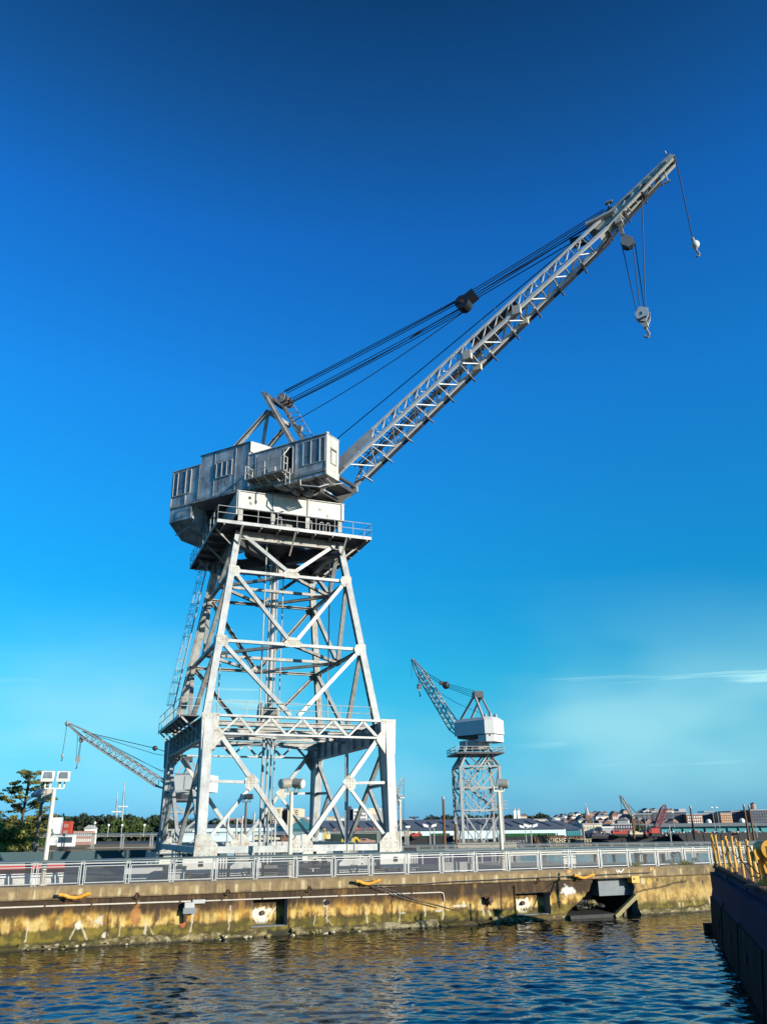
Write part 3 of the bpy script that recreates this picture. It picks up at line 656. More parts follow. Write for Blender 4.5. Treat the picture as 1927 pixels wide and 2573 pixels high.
# portal legs, gussets, bogies
for sx_ in (-1, 1):
    for sy_ in (-1, 1):
        a = CB()
        yb, yt = sy_ * 8.35, sy_ * 8.0
        xb, xt = sx_ * 5.89, sx_ * 5.84
        inw = -sy_      # the leg deepens inwards towards the top
        w0_, w1_ = .2, .22
        fo, ft_ = yb - inw * .25, yt - inw * .25
        io, it_ = yb + inw * .45, yt + inw * 1.35
        a.add([(xb - w0_, fo, 3.8), (xb + w0_, fo, 3.8), (xb + w0_, io, 3.8), (xb - w0_, io, 3.8), (xt - w1_, ft_, 11.8), (xt + w1_, ft_, 11.8), (xt + w1_, it_, 11.8), (xt - w1_, it_, 11.8)], [(0, 1, 2, 3), (7, 6, 5, 4), (0, 4, 5, 1), (1, 5, 6, 2), (2, 6, 7, 3), (3, 7, 4, 0)])
        a.beam((xb, fo - inw * .025, 3.8), (xt, ft_ - inw * .025, 11.8), .54, .035, (0, 1, 0)); a.beam((xb, io + inw * .02, 3.8), (xt, it_ + inw * .02, 11.8), .54, .035, (0, 1, 0))
        leg = a.build('portal_leg', PAINT, crane)
        fy = yb + (-.30 if sy_ < 0 else .27)
        ft = yt + (-.30 if sy_ < 0 else .27)
        g = CB(); g.prism([(sx_ * 6.28, ft, 11.85), (sx_ * 5.25, ft, 11.85), (sx_ * 5.25, ft, 11.05), (sx_ * 4.95, ft, 10.75), (sx_ * 4.95, ft, 10.45), (sx_ * 5.5, ft, 9.7), (sx_ * 6.2, ft, 9.7)], (0, .04, 0)); g.build('gusset_plate', M['paint_gusset'], leg)
        g = CB(); g.prism([(sx_ * 6.3, fy, 3.75), (sx_ * 4.95, fy, 3.75), (sx_ * 4.95, fy, 4.45), (sx_ * 5.45, fy, 5.0), (sx_ * 6.22, fy, 5.0)], (0, .04, 0)); g.build('gusset_plate', M['paint_gusset'], leg)
        if sy_ < 0:
            rv = CB()
            rivets(rv, [(sx_ * (5.62 + .4 * i), ft, 9.8 + .13 * j) for i in range(2) for j in range(9)] + [(sx_ * (5.4 + .2 * i), ft, 11.7 - .12 * j) for i in range(4) for j in range(2)] + [(sx_ * (5.3 + .2 * i), ft, 10.6) for i in range(5)], (0, -1, 0), -.005)
            rivets(rv, [(sx_ * (5.1 + .3 * i), fy, 3.9 + .25 * j) for i in range(4) for j in range(4) if i + j < 6], (0, -1, 0), -.005)
            tag(rv.build('rivet_heads', M['rivet'], leg), kind='stuff')
        # travelling bogie
        bg_ = CB(); bg_.box(xb - 1.0, xb + 1.0, yb - .5, yb + .5, 2.98, 3.78); bg_.build('bogie_housing', M['paint_white_lit'], leg)
        h_ = CB(); h_.box(xb - .14, xb + .14, yb - .515, yb - .497, 3.32, 3.6); h_.build('inspection_hole', M['void'], leg)
        for k_ in (-.62, .62):
            wv = CB(); wv.cyl((xb + k_, yb - .2, 3.02), (xb + k_, yb + .2, 3.02), .28, 14); wv.build('wheel', M['steel_dark'], leg)
        for k_ in (0, 1, 2):
            wv = CB(); wv.cyl((xb + 1.12 + .16 * k_, yb - .42, 2.8), (xb + 1.12 + .16 * k_, yb - .42, 3.75), .06, 7); wv.build('standpipe', M['galv'], leg)
# bogie drive boxes between the legs on the front rail
for u_, sg in ((-3.3, 1), (3.2, -1)):
    a = CB(); a.prism([(u_ - .9, -8.75, 2.8), (u_ + .9, -8.75, 2.8), (u_ + .9, -8.75, 3.45), (u_ - .55, -8.75, 3.55), (u_ - .9, -8.75, 3.3)], (0, .9, 0)); d_ = a.build('drive_housing', M['paint'], crane)
    a = CB(); a.cyl((u_ + .05, -8.74, 3.02), (u_ + .05, -8.86, 3.02), .26, 14); a.cyl((u_ + .05, -8.86, 3.02), (u_ + .05, -8.92, 3.02), .10, 10); a.build('hub', M['paint_old_shaded'], d_)
    a = CB(); a.cyl((u_ - .6, -8.4, 3.75), (u_ + .35, -8.4, 3.75), .24, 10); a.build('motor', M['paint_old_shaded'], d_)
    a = CB(); a.box(u_ + 1.1, u_ + 1.9, -8.6, -8.0, 2.75, 3.3); a.build('gear_case', M['steel_dark'], d_)
    a = CB(); a.cyl((u_ + .55, -8.755, 3.25), (u_ + .55, -8.765, 3.25), .05, 8); a.build('filler_hole', M['void'], d_)
# tie beams at the foot
for sy_ in (-1, 1):
    for x0, x1 in ((-5.6, -.12), (.12, 5.6)):
        a = CB(); a.beam((x0, sy_ * 8.35, 4.18), (x1, sy_ * 8.35, 4.16), .3, .36); a.build('tie_beam', PAINT, crane)
    a = CB(); f_ = sy_ * 8.35 - .2; a.prism([(-.75, f_, 3.95), (.72, f_, 3.95), (.72, f_, 4.45), (.3, f_, 4.95), (.03, f_, 4.95), (.03, f_, 4.2), (-.03, f_, 4.2), (-.03, f_, 4.9), (-.25, f_, 4.9), (-.75, f_, 4.4)], (0, .05, 0)); a.build('gusset_plate', M['paint_gusset'], crane)
    a = CB(); rivets(a, [(-.6 + .2 * i, f_, 4.05 + .18 * j) for i in range(3) for j in range(2)] + [(.25 + .2 * i, f_, 4.05 + .18 * j) for i in range(3) for j in range(2)], (0, -1, 0), -.005); tag(a.build('rivet_heads', M['rivet'], crane), kind='stuff')
    for x_ in (2.9, 3.35):
        a = CB(); a.box(x_ - .03, x_ + .03, sy_ * 8.35 - .2, sy_ * 8.35 + .2, 3.93, 4.40); a.build('splice_plate', M['paint_old_shaded'], crane)
for sx_ in (-1, 1):
    a = CB(); a.beam((sx_ * 5.89, -8.05, 4.17), (sx_ * 5.89, 8.05, 4.17), .3, .34); a.build('tie_beam', PAINT, crane)
# portal bracing: V to the foot centre with secondary bracing, on all four faces
def pbrace(p, q, wd=.25, dp=.24, up=(0, 1, 0), kind='C', name='portal_brace', m=None):
    a = CB(); a.beam(p, q, wd, dp, up, kind, .045); return a.build(name, m or PAINT, crane)
for sy_ in (-1, 1):
    y_ = lambda z: sy_ * (8.35 - .35 * (z - 3.8) / 8.0)
    up = (0, -1, 0)
    for sx_ in (-1, 1):
        top, mid, bot = (sx_ * 5.0, y_(10.5), 10.5), (sx_ * 3.03, y_(7.9), 7.88), (sx_ * .3, y_(4.5), 4.5)
        pbrace(top, bot, .27, .26, up)
        pbrace(mid, (sx_ * 5.6, y_(7.93), 7.93), .17, .18, up); pbrace((sx_ * 3.05, y_(7.9), 7.7), (sx_ * 5.5, y_(4.7), 4.7), .19, .18, up)
        a = CB(); f_ = mid[1] - .17; a.prism([(mid[0] + sx_ * .45, f_, 8.1), (mid[0] - sx_ * .05, f_, 8.35), (mid[0] - sx_ * .42, f_, 7.95), (mid[0] + sx_ * .12, f_, 7.35), (mid[0] + sx_ * .45, f_, 7.6)], (0, .035, 0)); a.build('gusset_plate', M['paint_gusset'], crane)
        a = CB(); rivets(a, [(mid[0] + sx_ * (.3 - .2 * i), f_, 7.65 + .16 * j) for i in range(3) for j in range(4)], (0, -1, 0), -.005); tag(a.build('rivet_heads', M['rivet'], crane), kind='stuff')
for sx_ in (-1, 1):
    for sy_ in (-1, 1):
        x_ = sx_ * 5.87
        pbrace((x_, sy_ * 7.4, 10.3), (x_, sy_ * .3, 4.45), .26, .24, (1, 0, 0))
        pbrace((x_, sy_ * 4.3, 7.75), (x_, sy_ * 7.8, 4.7), .24, .2, (1, 0, 0)); pbrace((x_, sy_ * 4.3, 7.8), (x_, sy_ * 8.0, 7.9), .2, .18, (1, 0, 0))
# portal top: trusses front and back, deep plate girders left and right
for sy_ in (-1, 1):
    y_ = sy_ * 8.12
    a = CB(); a.beam((-5.4, y_, 11.73), (5.4, y_, 11.73), .36, .13, kind='box'); tr = a.build('portal_truss', PAINT, crane)
    a = CB(); a.beam((-5.4, y_, 10.66), (5.4, y_, 10.66), .32, .12); a.build('bottom_chord', PAINT, tr)
    for sgn in (-.12, .12):
        for k_ in range(5):
            for p_, q_ in ((-5.05 + 2.02 * k_, -4.03 + 2.02 * k_), (-3.03 + 2.02 * k_, -4.03 + 2.02 * k_)):
                a = CB(); a.beam((p_, y_ + sgn, 10.7), (q_, y_ + sgn, 11.68), .12, .06, (0, -1, 0), 'L', .02); a.build('lattice_bar', PAINT, tr)
for sx_ in (-1, 1):
    x_ = sx_ * 5.84
    a = CB(); a.beam((x_, -7.75, 11.1), (x_, 7.75, 11.1), .46, 1.35, kind='I', t=.05); gd = a.build('portal_girder', PAINT, crane)
    for k_ in range(9):
        for s2 in (-1, 1):
            a = CB(); a.box(x_ + s2 * .03 if s2 > 0 else x_ - .20, x_ + .20 if s2 > 0 else x_ - .03, -6.8 + 1.7 * k_ - .02, -6.8 + 1.7 * k_ + .02, 10.48, 11.72); a.build('stiffener', PAINT, gd)
    for sy_ in (-1, 1):
        a = CB(); a.prism([(x_ - .12, sy_ * 7.7, 10.42), (x_ - .12, sy_ * 6.4, 10.42), (x_ - .12, sy_ * 7.7, 9.2)], (.24, 0, 0)); a.build('knee_plate', PAINT, crane)
for y_ in (-6.26, -2.2, 2.2, 6.26):
    a = CB(); a.beam((-5.6, y_, 11.5), (5.6, y_, 11.5), .3, .32, kind='I', t=.04); a.build('cross_beam', M['paint_old_shaded'], crane)
for p_, q_ in (((-5.6, -6.2), (0, -2.2)), ((5.6, -6.2), (0, -2.2)), ((-5.6, 6.2), (0, 2.2)), ((5.6, 6.2), (0, 2.2)), ((-5.6, 0), (0, -6.2)), ((5.6, 0), (0, -6.2))):
    a = CB(); a.beam((*p_, 11.1), (*q_, 11.1), .22, .18, kind='L', t=.03); a.build('plan_brace', PAINT, crane)
# winch on the portal floor
a = CB(); a.box(-1.2, .3, -1.6, -.4, 11.75, 12.1); wn_ = a.build('floor_winch', M['paint_old_shaded'], crane)
a = CB(); a.cyl((-.9, -1.0, 12.9), (.1, -1.0, 12.9), .42, 12); a.build('drum', M['steel_dark'], wn_)
a = CB(); a.cyl((-1.1, -1.0, 12.9), (-1.0, -1.0, 12.9), .75, 16); a.build('drum_flange', M['paint_old_shaded'], wn_)
for x_ in (-.95, .1):
    a = CB(); a.beam((x_, -1.0, 12.1), (x_, -1.0, 13.3), .2, .5); a.build('stand', M['paint_old_shaded'], wn_)
# tower legs: built-up columns laced on the sides
for sx_ in (-1, 1):
    for sy_ in (-1, 1):
        (ab, bb), (at_, bt) = half(11.7), half(Z4)
        p, q = Vector((sx_ * ab, sy_ * bb, 11.7)), Vector((sx_ * at_, sy_ * bt, Z4))
        a = CB()
        for o_ in (-.2, .2): a.beam(p + Vector((0, o_, 0)), q + Vector((0, o_, 0)), .44, .04, (0, 1, 0))
        a.beam(p, q, .03, .36, (0, 1, 0))
        leg = a.build('tower_leg', PAINT if sy_ < 0 else M['paint_old_shaded'], crane)  # back legs take the darker paint, shade held in the colour
        n_ = 26
        lc = CB()
        for i in range(n_):
            t0, t1 = i / n_, (i + 1) / n_
            for o_ in (-.21, .21):
                s0_ = .19 if i % 2 else -.19
                lc.beam(p.lerp(q, t0) + Vector((o_, s0_, 0)), p.lerp(q, t1) + Vector((o_, -s0_, 0)), .02, .09, (0, 1, 0))
        tag(lc.build('lacing', M['paint_old_shaded'], leg), kind='stuff')
# horizontals, V braces, plan diamonds
LV = [11.9, 16.95, 22.12]
def corner(z, sx_, sy_, ins=0):
    a_, b_ = half(z); return Vector((sx_ * a_, sy_ * b_, z))
faces = [((-1, -1), (1, -1), (0, -1, 0)), ((1, 1), (-1, 1), (0, 1, 0)), ((-1, 1), (-1, -1), (-1, 0, 0)), ((1, -1), (1, 1), (1, 0, 0))]
for fi, (ca, cb_, nrm) in enumerate(faces):
    mm_ = PAINT if fi in (0, 3) else M['paint_old_shaded']  # back and left faces get the darker copy as painted shade
    for z in LV[1:]:
        p, q = corner(z, *ca), corner(z, *cb_)
        d = (q - p).normalized()
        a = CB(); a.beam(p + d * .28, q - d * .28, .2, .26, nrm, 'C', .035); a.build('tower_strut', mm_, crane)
        m_ = (p + q) / 2 + Vector(nrm) * .15
        side = d
        g = CB(); z_ = Vector((0, 0, 1)); g.prism([m_ - side * .62 + z_ * .12, m_ - side * .28 + z_ * .5, m_ + side * .28 + z_ * .5, m_ + side * .62 + z_ * .12, m_ + side * .5 - z_ * .16, m_ - side * .5 - z_ * .16], -Vector(nrm) * .03); gs = g.build('gusset_plate', M['paint_gusset'], crane)
        if fi == 0:
            g = CB(); rivets(g, [m_ + side * (-.36 + .12 * i) + z_ * (.02 + .13 * j) for i in range(7) for j in range(3)], nrm, 0); tag(g.build('rivet_heads', M['rivet'], gs), kind='stuff')
        for c_, sd_ in ((p, d), (q, -d)):
            cc_ = c_ + Vector(nrm) * .225
            g = CB(); g.prism([cc_ - sd_ * .2 + z_ * .35, cc_ + sd_ * .45 + z_ * .3, cc_ + sd_ * .62, cc_ + sd_ * .45 - z_ * .45, cc_ - sd_ * .25 - z_ * .45], Vector(nrm) * .03); gs = g.build('gusset_plate', M['paint_old_shaded'] if fi else M['paint_gusset'], crane)
            if fi == 0:
                g = CB(); rivets(g, [cc_ + sd_ * (-.1 + .16 * i) + z_ * (-.3 + .15 * j) for i in range(4) for j in range(4)], nrm, .03); tag(g.build('rivet_heads', M['rivet'], gs), kind='stuff')
    for z0, z1 in ((11.95, 16.75), (17.1, 21.95), (22.3, 25.1)):
        p, q = corner(z1, *ca), corner(z1, *cb_)
        m_ = (corner(z0, *ca) + corner(z0, *cb_)) / 2
        d = (q - p).normalized()
        for c_, sg in ((p, 1), (q, -1)):
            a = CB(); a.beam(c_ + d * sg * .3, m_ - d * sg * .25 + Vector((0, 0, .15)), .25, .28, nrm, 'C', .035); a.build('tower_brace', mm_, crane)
for z in LV[1:]:
    mids = [(corner(z, *ca) + corner(z, *cb_)) / 2 for ca, cb_, n_ in faces]
    for i, j in ((0, 2), (2, 1), (1, 3), (3, 0)):
        a = CB(); a.beam(mids[i], mids[j], .22, .2, kind='C', t=.03); a.build('plan_brace', M['paint_old_shaded'], crane)
    a = CB(); a.beam(mids[2], mids[3], .2, .2, kind='C', t=.03); a.build('plan_brace', M['paint_old_shaded'], crane)
# centre column, hanging pipes, cable loop
a = CB(); a.cyl((-.1, .2, 11.5), (-.1, .2, 25), .17, 10); cc_ = a.build('centre_column', M['paint_old_shaded'], crane)
for dx in (-.3, .25):
    a = CB(); a.cyl((-.1 + dx, .1, 3), (-.1 + dx, .1, 25), .06, 6); a.build('cable_pipe', M['paint'], cc_)
for u_, w_, z0, z1, r_ in ((-1.6, -3.2, 12, 25.2, .05), (-3.6, 1.5, 12, 24.5, .045), (1.2, 2.5, 12, 24.6, .045), (3.3, -3.0, 12, 24.8, .05), (-4.9, -1, 2.9, 11, .07), (-.9, -1.8, 3.2, 11.2, .09), (-.5, -1.4, 3.2, 11.2, .07), (3.9, -5.5, 3.0, 11, .08), (-4.6, -1, 6.5, 11, .04), (5.0, -2, 3.0, 11, .06), (-.2, -2.2, 3.2, 11.2, .05)):
    a = CB(); a.cyl((u_, w_, z0), (u_ + .02, w_, z1), r_, 6); a.build('hanging_pipe', M['paint'], crane)
a = CB(); a.tube([(-4.6 + .18 * math.sin(x_), -1, 9.6 - .55 * math.cos(x_ * 1)) for x_ in [i * math.pi / 5 for i in range(11)]], .03, 5); a.build('cable_loop', M['galv'], crane)
a = CB(); a.tube([(3.9, -5.5, 11), (3.85, -5.5, 11.2), (3.5, -5.5, 11.3)], .08, 6); a.build('pipe_bend', M['paint'], crane)
# caged ladder and conduits on the back left leg
pb, pt = corner(12.0, -1, 1) + Vector((-.75, -.4, 0)), corner(25, -1, 1) + Vector((-.85, -.4, 0))
lad = None
for o_ in (-.22, .22):
    a = CB(); a.beam(pb + Vector((0, o_, 0)), pt + Vector((0, o_, 0)), .06, .03, (0, 1, 0)); o2 = a.build('ladder', M['paint'], crane) if lad is None else a.build('rail', M['paint'], lad); lad = lad or o2
a = CB()
for i in range(42):
    c_ = pb.lerp(pt, (i + .5) / 42); a.cyl(c_ + Vector((0, -.22, 0)), c_ + Vector((0, .22, 0)), .015, 5)
tag(a.build('rungs', M['paint'], lad), kind='stuff')
for i in range(13):
    c_ = pb.lerp(pt, .16 + .84 * i / 13)
    a = CB(); a.tube([c_ + Vector((-.55 * math.sin(x_), .36 * -math.cos(x_), 0)) for x_ in [k_ * math.pi / 6 for k_ in range(7)]], .02, 4); a.build('cage_hoop', M['paint'], lad)
for x_ in (.4, .9, 1.57, 2.24, 2.7):
    a = CB(); o_ = Vector((-.56 * math.sin(x_), -.37 * math.cos(x_), 0)); a.cyl(pb.lerp(pt, .16) + o_, pt + o_, .014, 4); a.build('cage_bar', M['paint'], lad)
for o_ in (-.42, -.3):
    a = CB(); a.cyl(corner(12, -1, 1) + Vector((o_, -.55, 0)), corner(25, -1, 1) + Vector((o_, -.55, 0)), .05, 6); a.build('conduit', M['paint_old_shaded'], crane)

# railings as parts: posts and rails
RAILN = [0]
def railing(path, h=1.05, step=1.5, closed=False, M_=MC, par=None, r=.024):
    grp = None
    segs = list(zip(path[:-1], path[1:]))
    for p, q in segs:
        p, q = Vector(p), Vector(q)
        for hh in (h, h * .52):
            a = MB(M_); a.cyl(p + Vector((0, 0, hh)), q + Vector((0, 0, hh)), r, 5); o = a.build('railing' if grp is None else 'rail', PAINT, par or crane) if grp is None else a.build('rail', PAINT, grp)
            grp = grp or o
        n = max(1, round((q - p).length / step))
        for i in range(n + 1):
            c_ = p.lerp(q, i / n)
            a = MB(M_); a.cyl(c_, c_ + Vector((0, 0, h)), r, 5); a.build('railing_post', PAINT, grp)
    return grp
# side walkway at portal level on the left
a = CB(); a.box(-7.3, -6.1, -6.3, 4.0, 11.86, 11.94); wk = a.build('side_walkway', M['steel_dark'], crane)
for k_ in range(7):
    a = CB(); a.beam((-6.0, -6.2 + 1.65 * k_, 10.75), (-7.2, -6.2 + 1.65 * k_, 11.82), .1, .1, (0, 1, 0)); a.build('bracket', PAINT, wk)
a = CB(); a.box(-7.34, -7.30, -6.34, 4.0, 11.78, 11.98); a.build('edge_angle', PAINT, wk)
railing([(-6.1, -6.3, 11.94), (-7.3, -6.3, 11.94), (-7.3, 4.0, 11.94)])
railing([(-5.3, -6.4, 11.95), (5.2, -6.4, 11.95)], .9, 2.0)
# ---- top platform
ZT = 25.5
a = CB()
X0, X1, Y0, Y1 = -5.6, 5.85, -5.1, 6.7
for bx in ((X0, X1, Y0, -3.2), (X0, X1, 4.8, Y1), (X0, -3.3, -3.2, 4.8), (3.3, X1, -3.2, 4.8)): a.box(*bx, ZT - .08, ZT)
plat = a.build('top_platform', M['steel_dark'], crane)
for p_, q_ in (((X0, Y0), (X1, Y0)), ((X1, Y0), (X1, Y1)), ((X1, Y1), (X0, Y1)), ((X0, Y1), (X0, Y0))):
    a = CB(); a.beam((*p_, ZT - .1), (*q_, ZT - .1), .06, .24); a.build('edge_beam', PAINT, plat)
for k_ in range(9):
    x_ = X0 + .5 + k_ * 1.33
    for y0_, y1_ in ((Y0, -3.0), (4.6, Y1)):
        a = CB(); a.box(x_ - .04, x_ + .04, y0_ + .05, y1_, ZT - .32, ZT - .082); a.build('joist', M['paint_old_shaded'], plat)
for k_ in range(5):
    y_ = -2.6 + k_ * 1.75
    for x0_, x1_ in ((X0 + .05, -3.0), (3.0, X1 - .05)):
        a = CB(); a.box(x0_, x1_, y_ - .04, y_ + .04, ZT - .32, ZT - .082); a.build('joist', M['paint_old_shaded'], plat)
railing([(X0, Y1, ZT), (X0, Y0, ZT), (X1, Y0, ZT), (X1, Y1, ZT), (X0, Y1, ZT)])
# ring girders between leg heads and box girders to the centre
for ca, cb_, nrm in faces:
    p, q = corner(24.95, *ca), corner(24.95, *cb_)
    a = CB(); a.beam(p, q, .4, .62, (0, 0, 1), 'I', .05); a.build('head_girder', M['paint_old_shaded'], crane)
    # knee brackets out to the platform edge
    for c_ in (p, q, (p + q) / 2):
        e_ = c_ + Vector(nrm) * (1.55 if nrm[1] <= 0 else 2.7); e_.z = 25.25
        a = CB(); a.beam(c_ + Vector((0, 0, -1.1)), e_, .12, .12, (0, 0, 1), 'L', .03); a.build('knee_brace', M['paint_old_shaded'], crane)
for sx_ in (-1, 1):
    for sy_ in (-1, 1):
        a = CB(); a.beam(corner(24.6, sx_, sy_), (sx_ * .6, sy_ * .6, 24.6), .55, .85); a.build('box_girder', M['steel_dark'], crane)  # dark colour paints in the shade under the platform
# ---- slewing base: white skirt, posts, drum
a = CB(); a.box(-3.95, 4.1, -3.62, -3.52, 27.12, 28.42); sk = a.build('slew_skirt', M['paint_white_lit'], crane)
a = CB(); a.box(-3.95, 4.1, 3.52, 3.62, 27.12, 28.42); a.build('skirt_panel', M['paint_white_lit'], sk)
a = CB(); a.box(-4.05, -3.952, -3.62, 3.62, 26.6, 28.42); a.build('skirt_panel', M['paint_white_lit'], sk)
a = CB(); a.box(4.102, 4.2, -3.62, 3.62, 27.12, 28.42); a.build('skirt_panel', M['paint_white_lit'], sk)
for x_ in (-3.9, -1.3, 1.35, 4.05):
    a = CB(); a.box(x_ - .05, x_ + .05, -3.72, -3.622, 27.12, 28.42); a.build('rib', M['paint_white_lit'], sk)
for z_ in (28.45, 27.09):
    a = CB(); a.box(-4.08, 4.22, -3.72, -3.45, z_ - .03, z_ + .03); a.build('edge_angle', PAINT, sk)
for x_ in (-3.7, -1.3, 1.35, 3.9):
    for y_ in (-3.45, 3.4):
        a = CB(); a.beam((x_, y_, ZT), (x_, y_, 27.15), .3, .3, (0, 1, 0), 'I', .04); a.build('post', M['paint_old_shaded'], sk)
for x_, z_ in ((-2.6, 27.75), (-3.1, 28.0), (-3.0, 27.6), (2.3, 27.8), (2.9, 27.35)):
    a = CB(); a.box(x_ - .09, x_ + .09, -3.66, -3.622, z_ - .1, z_ + .1); a.build('patch', M['paint_old_shaded'] if x_ != -3.1 else M['rust'], sk)
a = CB(); a.cyl((0, 0, ZT - .5), (0, 0, 28.5), 2.5, 24); a.build('slew_drum', M['steel_dark'], crane)
a = CB(); a.box(-3.9, 4.05, -3.5, 3.5, 28.3, 28.36); a.build('skirt_deck', M['steel_dark'], crane)
a = CB(); a.cyl((0, 0, 28.45), (0, 0, 28.98), 4.0, 32, 3.3); tt = a.build('turntable', M['paint_old_shaded'], crane)
a = CB(); a.tube([(-1.2 + .25 * i + .1 * math.sin(i * 2.1), -3.0 + .25 * math.sin(i * 1.3), 28.55 + .12 * abs(math.sin(i * 1.7))) for i in range(10)], .09, 6); a.build('rope_coil', M['pipe'], crane)
for x_ in (-1.1, 1.2, 2.1, 2.6):
    a = CB(); a.tube([(x_, -4.2, ZT), (x_, -4.2, ZT + .9), (x_ + .08, -4.2, ZT + 1.05), (x_ + .25, -4.2, ZT + 1.05), (x_ + .3, -4.2, ZT + .9), (x_ + .3, -4.2, ZT)], .035, 5); a.build('hoop_guard', PAINT, crane)

# ---- machinery house (slewed)
SL = R(-30.085) - CT
MH = Matrix.Translation((0, 0, -TOP)) @ Matrix.Rotation(SL, 4, 'Z')
def HB(): return MB(MH)
HM = M['paint_house']
def part(name, m, mb, par=None, **k): return mb.build(name, m, par or crane, **k)
a = HB(); a.box(-7.6, 4.9, -2.2, 1.8, 28.78, 29.08); part('slew_frame', M['steel_dark'], a)
for w_ in (-1.45, 1.25):
    a = HB(); a.prism([(2.6, w_, 28.7), (4.4, w_, 28.62), (6.5, w_, 29.45), (6.5, w_, 29.85), (5.2, w_, 29.75), (2.6, w_, 29.3)], (0, .16, 0)); part('boom_seat_girder', M['paint_white_lit'], a)
a = HB(); a.box(4.9, 6.3, -.9, .9, 29.2, 29.5); part('boom_seat_tie', M['steel_dark'], a)
for k_, (x_, y_, z_, r_) in enumerate(((4.4, -2.6, 28.45, .28), (5.3, -2.9, 28.5, .2), (3.6, -3.0, 28.55, .22))):
    a = HB(); a.cyl((x_, y_, z_), (x_ + .1, y_ + .6, z_), r_, 12); part('cable_drum', M['rust' if k_ % 2 else 'paint_old_shaded'], a)
a = HB()
for x_ in (3.2, 4.6, 5.9): a.beam((x_, -2.2, 28.9), (x_ + .3, -4.0, 28.8), .16, .22)
part('cab_bearer', M['steel_dark'], a)
def shell(x0, x1, w0, w1, z0, z1, roof=.07, ov=.07, roofm=None):
    a = HB(); a.box(x0, x1, w0, w1, z0, z1); h_ = part('house_section', HM, a)
    if roof: b_ = HB(); b_.box(x0 - ov, x1 + ov, w0 - ov, w1 + ov, z1, z1 + roof); part('roof', roofm or HM, b_, h_)
    return h_
h1 = shell(-7.72, -4.76, -4.0, 4.0, 29.12, 32.3)
h2 = shell(-4.75, .14, -4.03, 4.03, 29.1, 33.05, 0)
n_ = 12
a = HB(); a.prism([(-4.9, -4.15 + 8.3 * i / n_, 33.05 + .62 * math.sin(math.pi * i / n_)) for i in range(n_ + 1)], (5.15, 0, 0)); part('roof', HM, a, h2)
a = HB(); a.prism([(.255, -4.1 + 8.2 * i / n_, 32.2 + .85 + .58 * math.sin(math.pi * i / n_)) for i in range(n_ + 1)] + [(.255, 4.1, 32.2), (.255, -4.1, 32.2)], (.02, 0, 0)); part('gable', M['paint_white_lit'], a, h2)  # sunlight on the gable put into its whiter colour
h3 = shell(.16, 2.3, -2.44, 4.0, 29.1, 32.0)
h4 = shell(.15, 7.2, -4.0, -2.45, 29.05, 31.92)
a = HB(); a.box(2.6, 7.2, -4.0, -2.45, 28.74, 29.04); part('cab_floor', HM, a, h4)
a = HB(); a.box(7.201, 7.235, -4.0, -2.45, 28.74, 31.92); part('end_wall', M['paint_white_lit'], a, h4)  # sunlit end face, its brightness painted as white over the sheet
a = HB(); a.cyl((6.9, -3.5, 31.99), (6.9, -3.5, 32.35), .05, 6); a.cyl((6.9, -3.5, 32.2), (6.9, -3.5, 32.3), .16, 8); part('roof_lamp', M['paint'], a, h4)
# seams
for x_ in (-7.7, -6.2, -4.85, -3.3, -1.2, .05):
    zt_ = 32.3 if x_ < -4.8 else 33.0
    a = HB(); a.box(x_ - .03, x_ + .03, -4.06, -4.0, 29.12, zt_); part('seam', M['paint_old_shaded'], a, h1 if x_ < -4.8 else h2)
for x_ in (.75, 4.5, 7.15):
    a = HB(); a.box(x_ - .03, x_ + .03, -4.03, -4.0, 28.8, 31.9); part('seam', M['paint_old_shaded'], a, h4)
for x0_, x1_, z_ in ((-7.72, .15, 29.14), (.15, 7.2, 29.05)):
    a = HB(); a.box(x0_, x1_, -4.075, -4.032, z_ - .05, z_ + .05); part('base_angle', M['paint_old_shaded'], a)
for x0_, z0_, w_, h_ in ((-2.75, 30.65, .5, 1.2), (-2.0, 30.6, .35, .7), (5.9, 29.75, .5, .5), (-6.7, 30.05, .5, .7), (1.6, 29.75, .4, .5), (4.6, 30.2, .3, 1.0)):
    a = HB(); a.add([(x0_ - w_ / 2, -4.036, z0_ - h_), (x0_ + w_ / 2, -4.036, z0_ - h_), (x0_ + w_ / 2, -4.036, z0_), (x0_ - w_ / 2, -4.036, z0_)], [(0, 1, 2, 3)]); part('rust_stain', M['stain'], a)
rv = HB(); rivets(rv, [(-7.6 + .16 * i, -4.045, 29.3) for i in range(48)] + [(.3 + .16 * i, -4.02, 29.25) for i in range(43)] + [(-4.85, -4.06, 29.3 + .16 * i) for i in range(20)] + [(.05, -4.06, 29.3 + .16 * i) for i in range(22)], (0, -1, 0), 0)
tag(part('rivet_heads', M['rivet'], rv), kind='stuff')
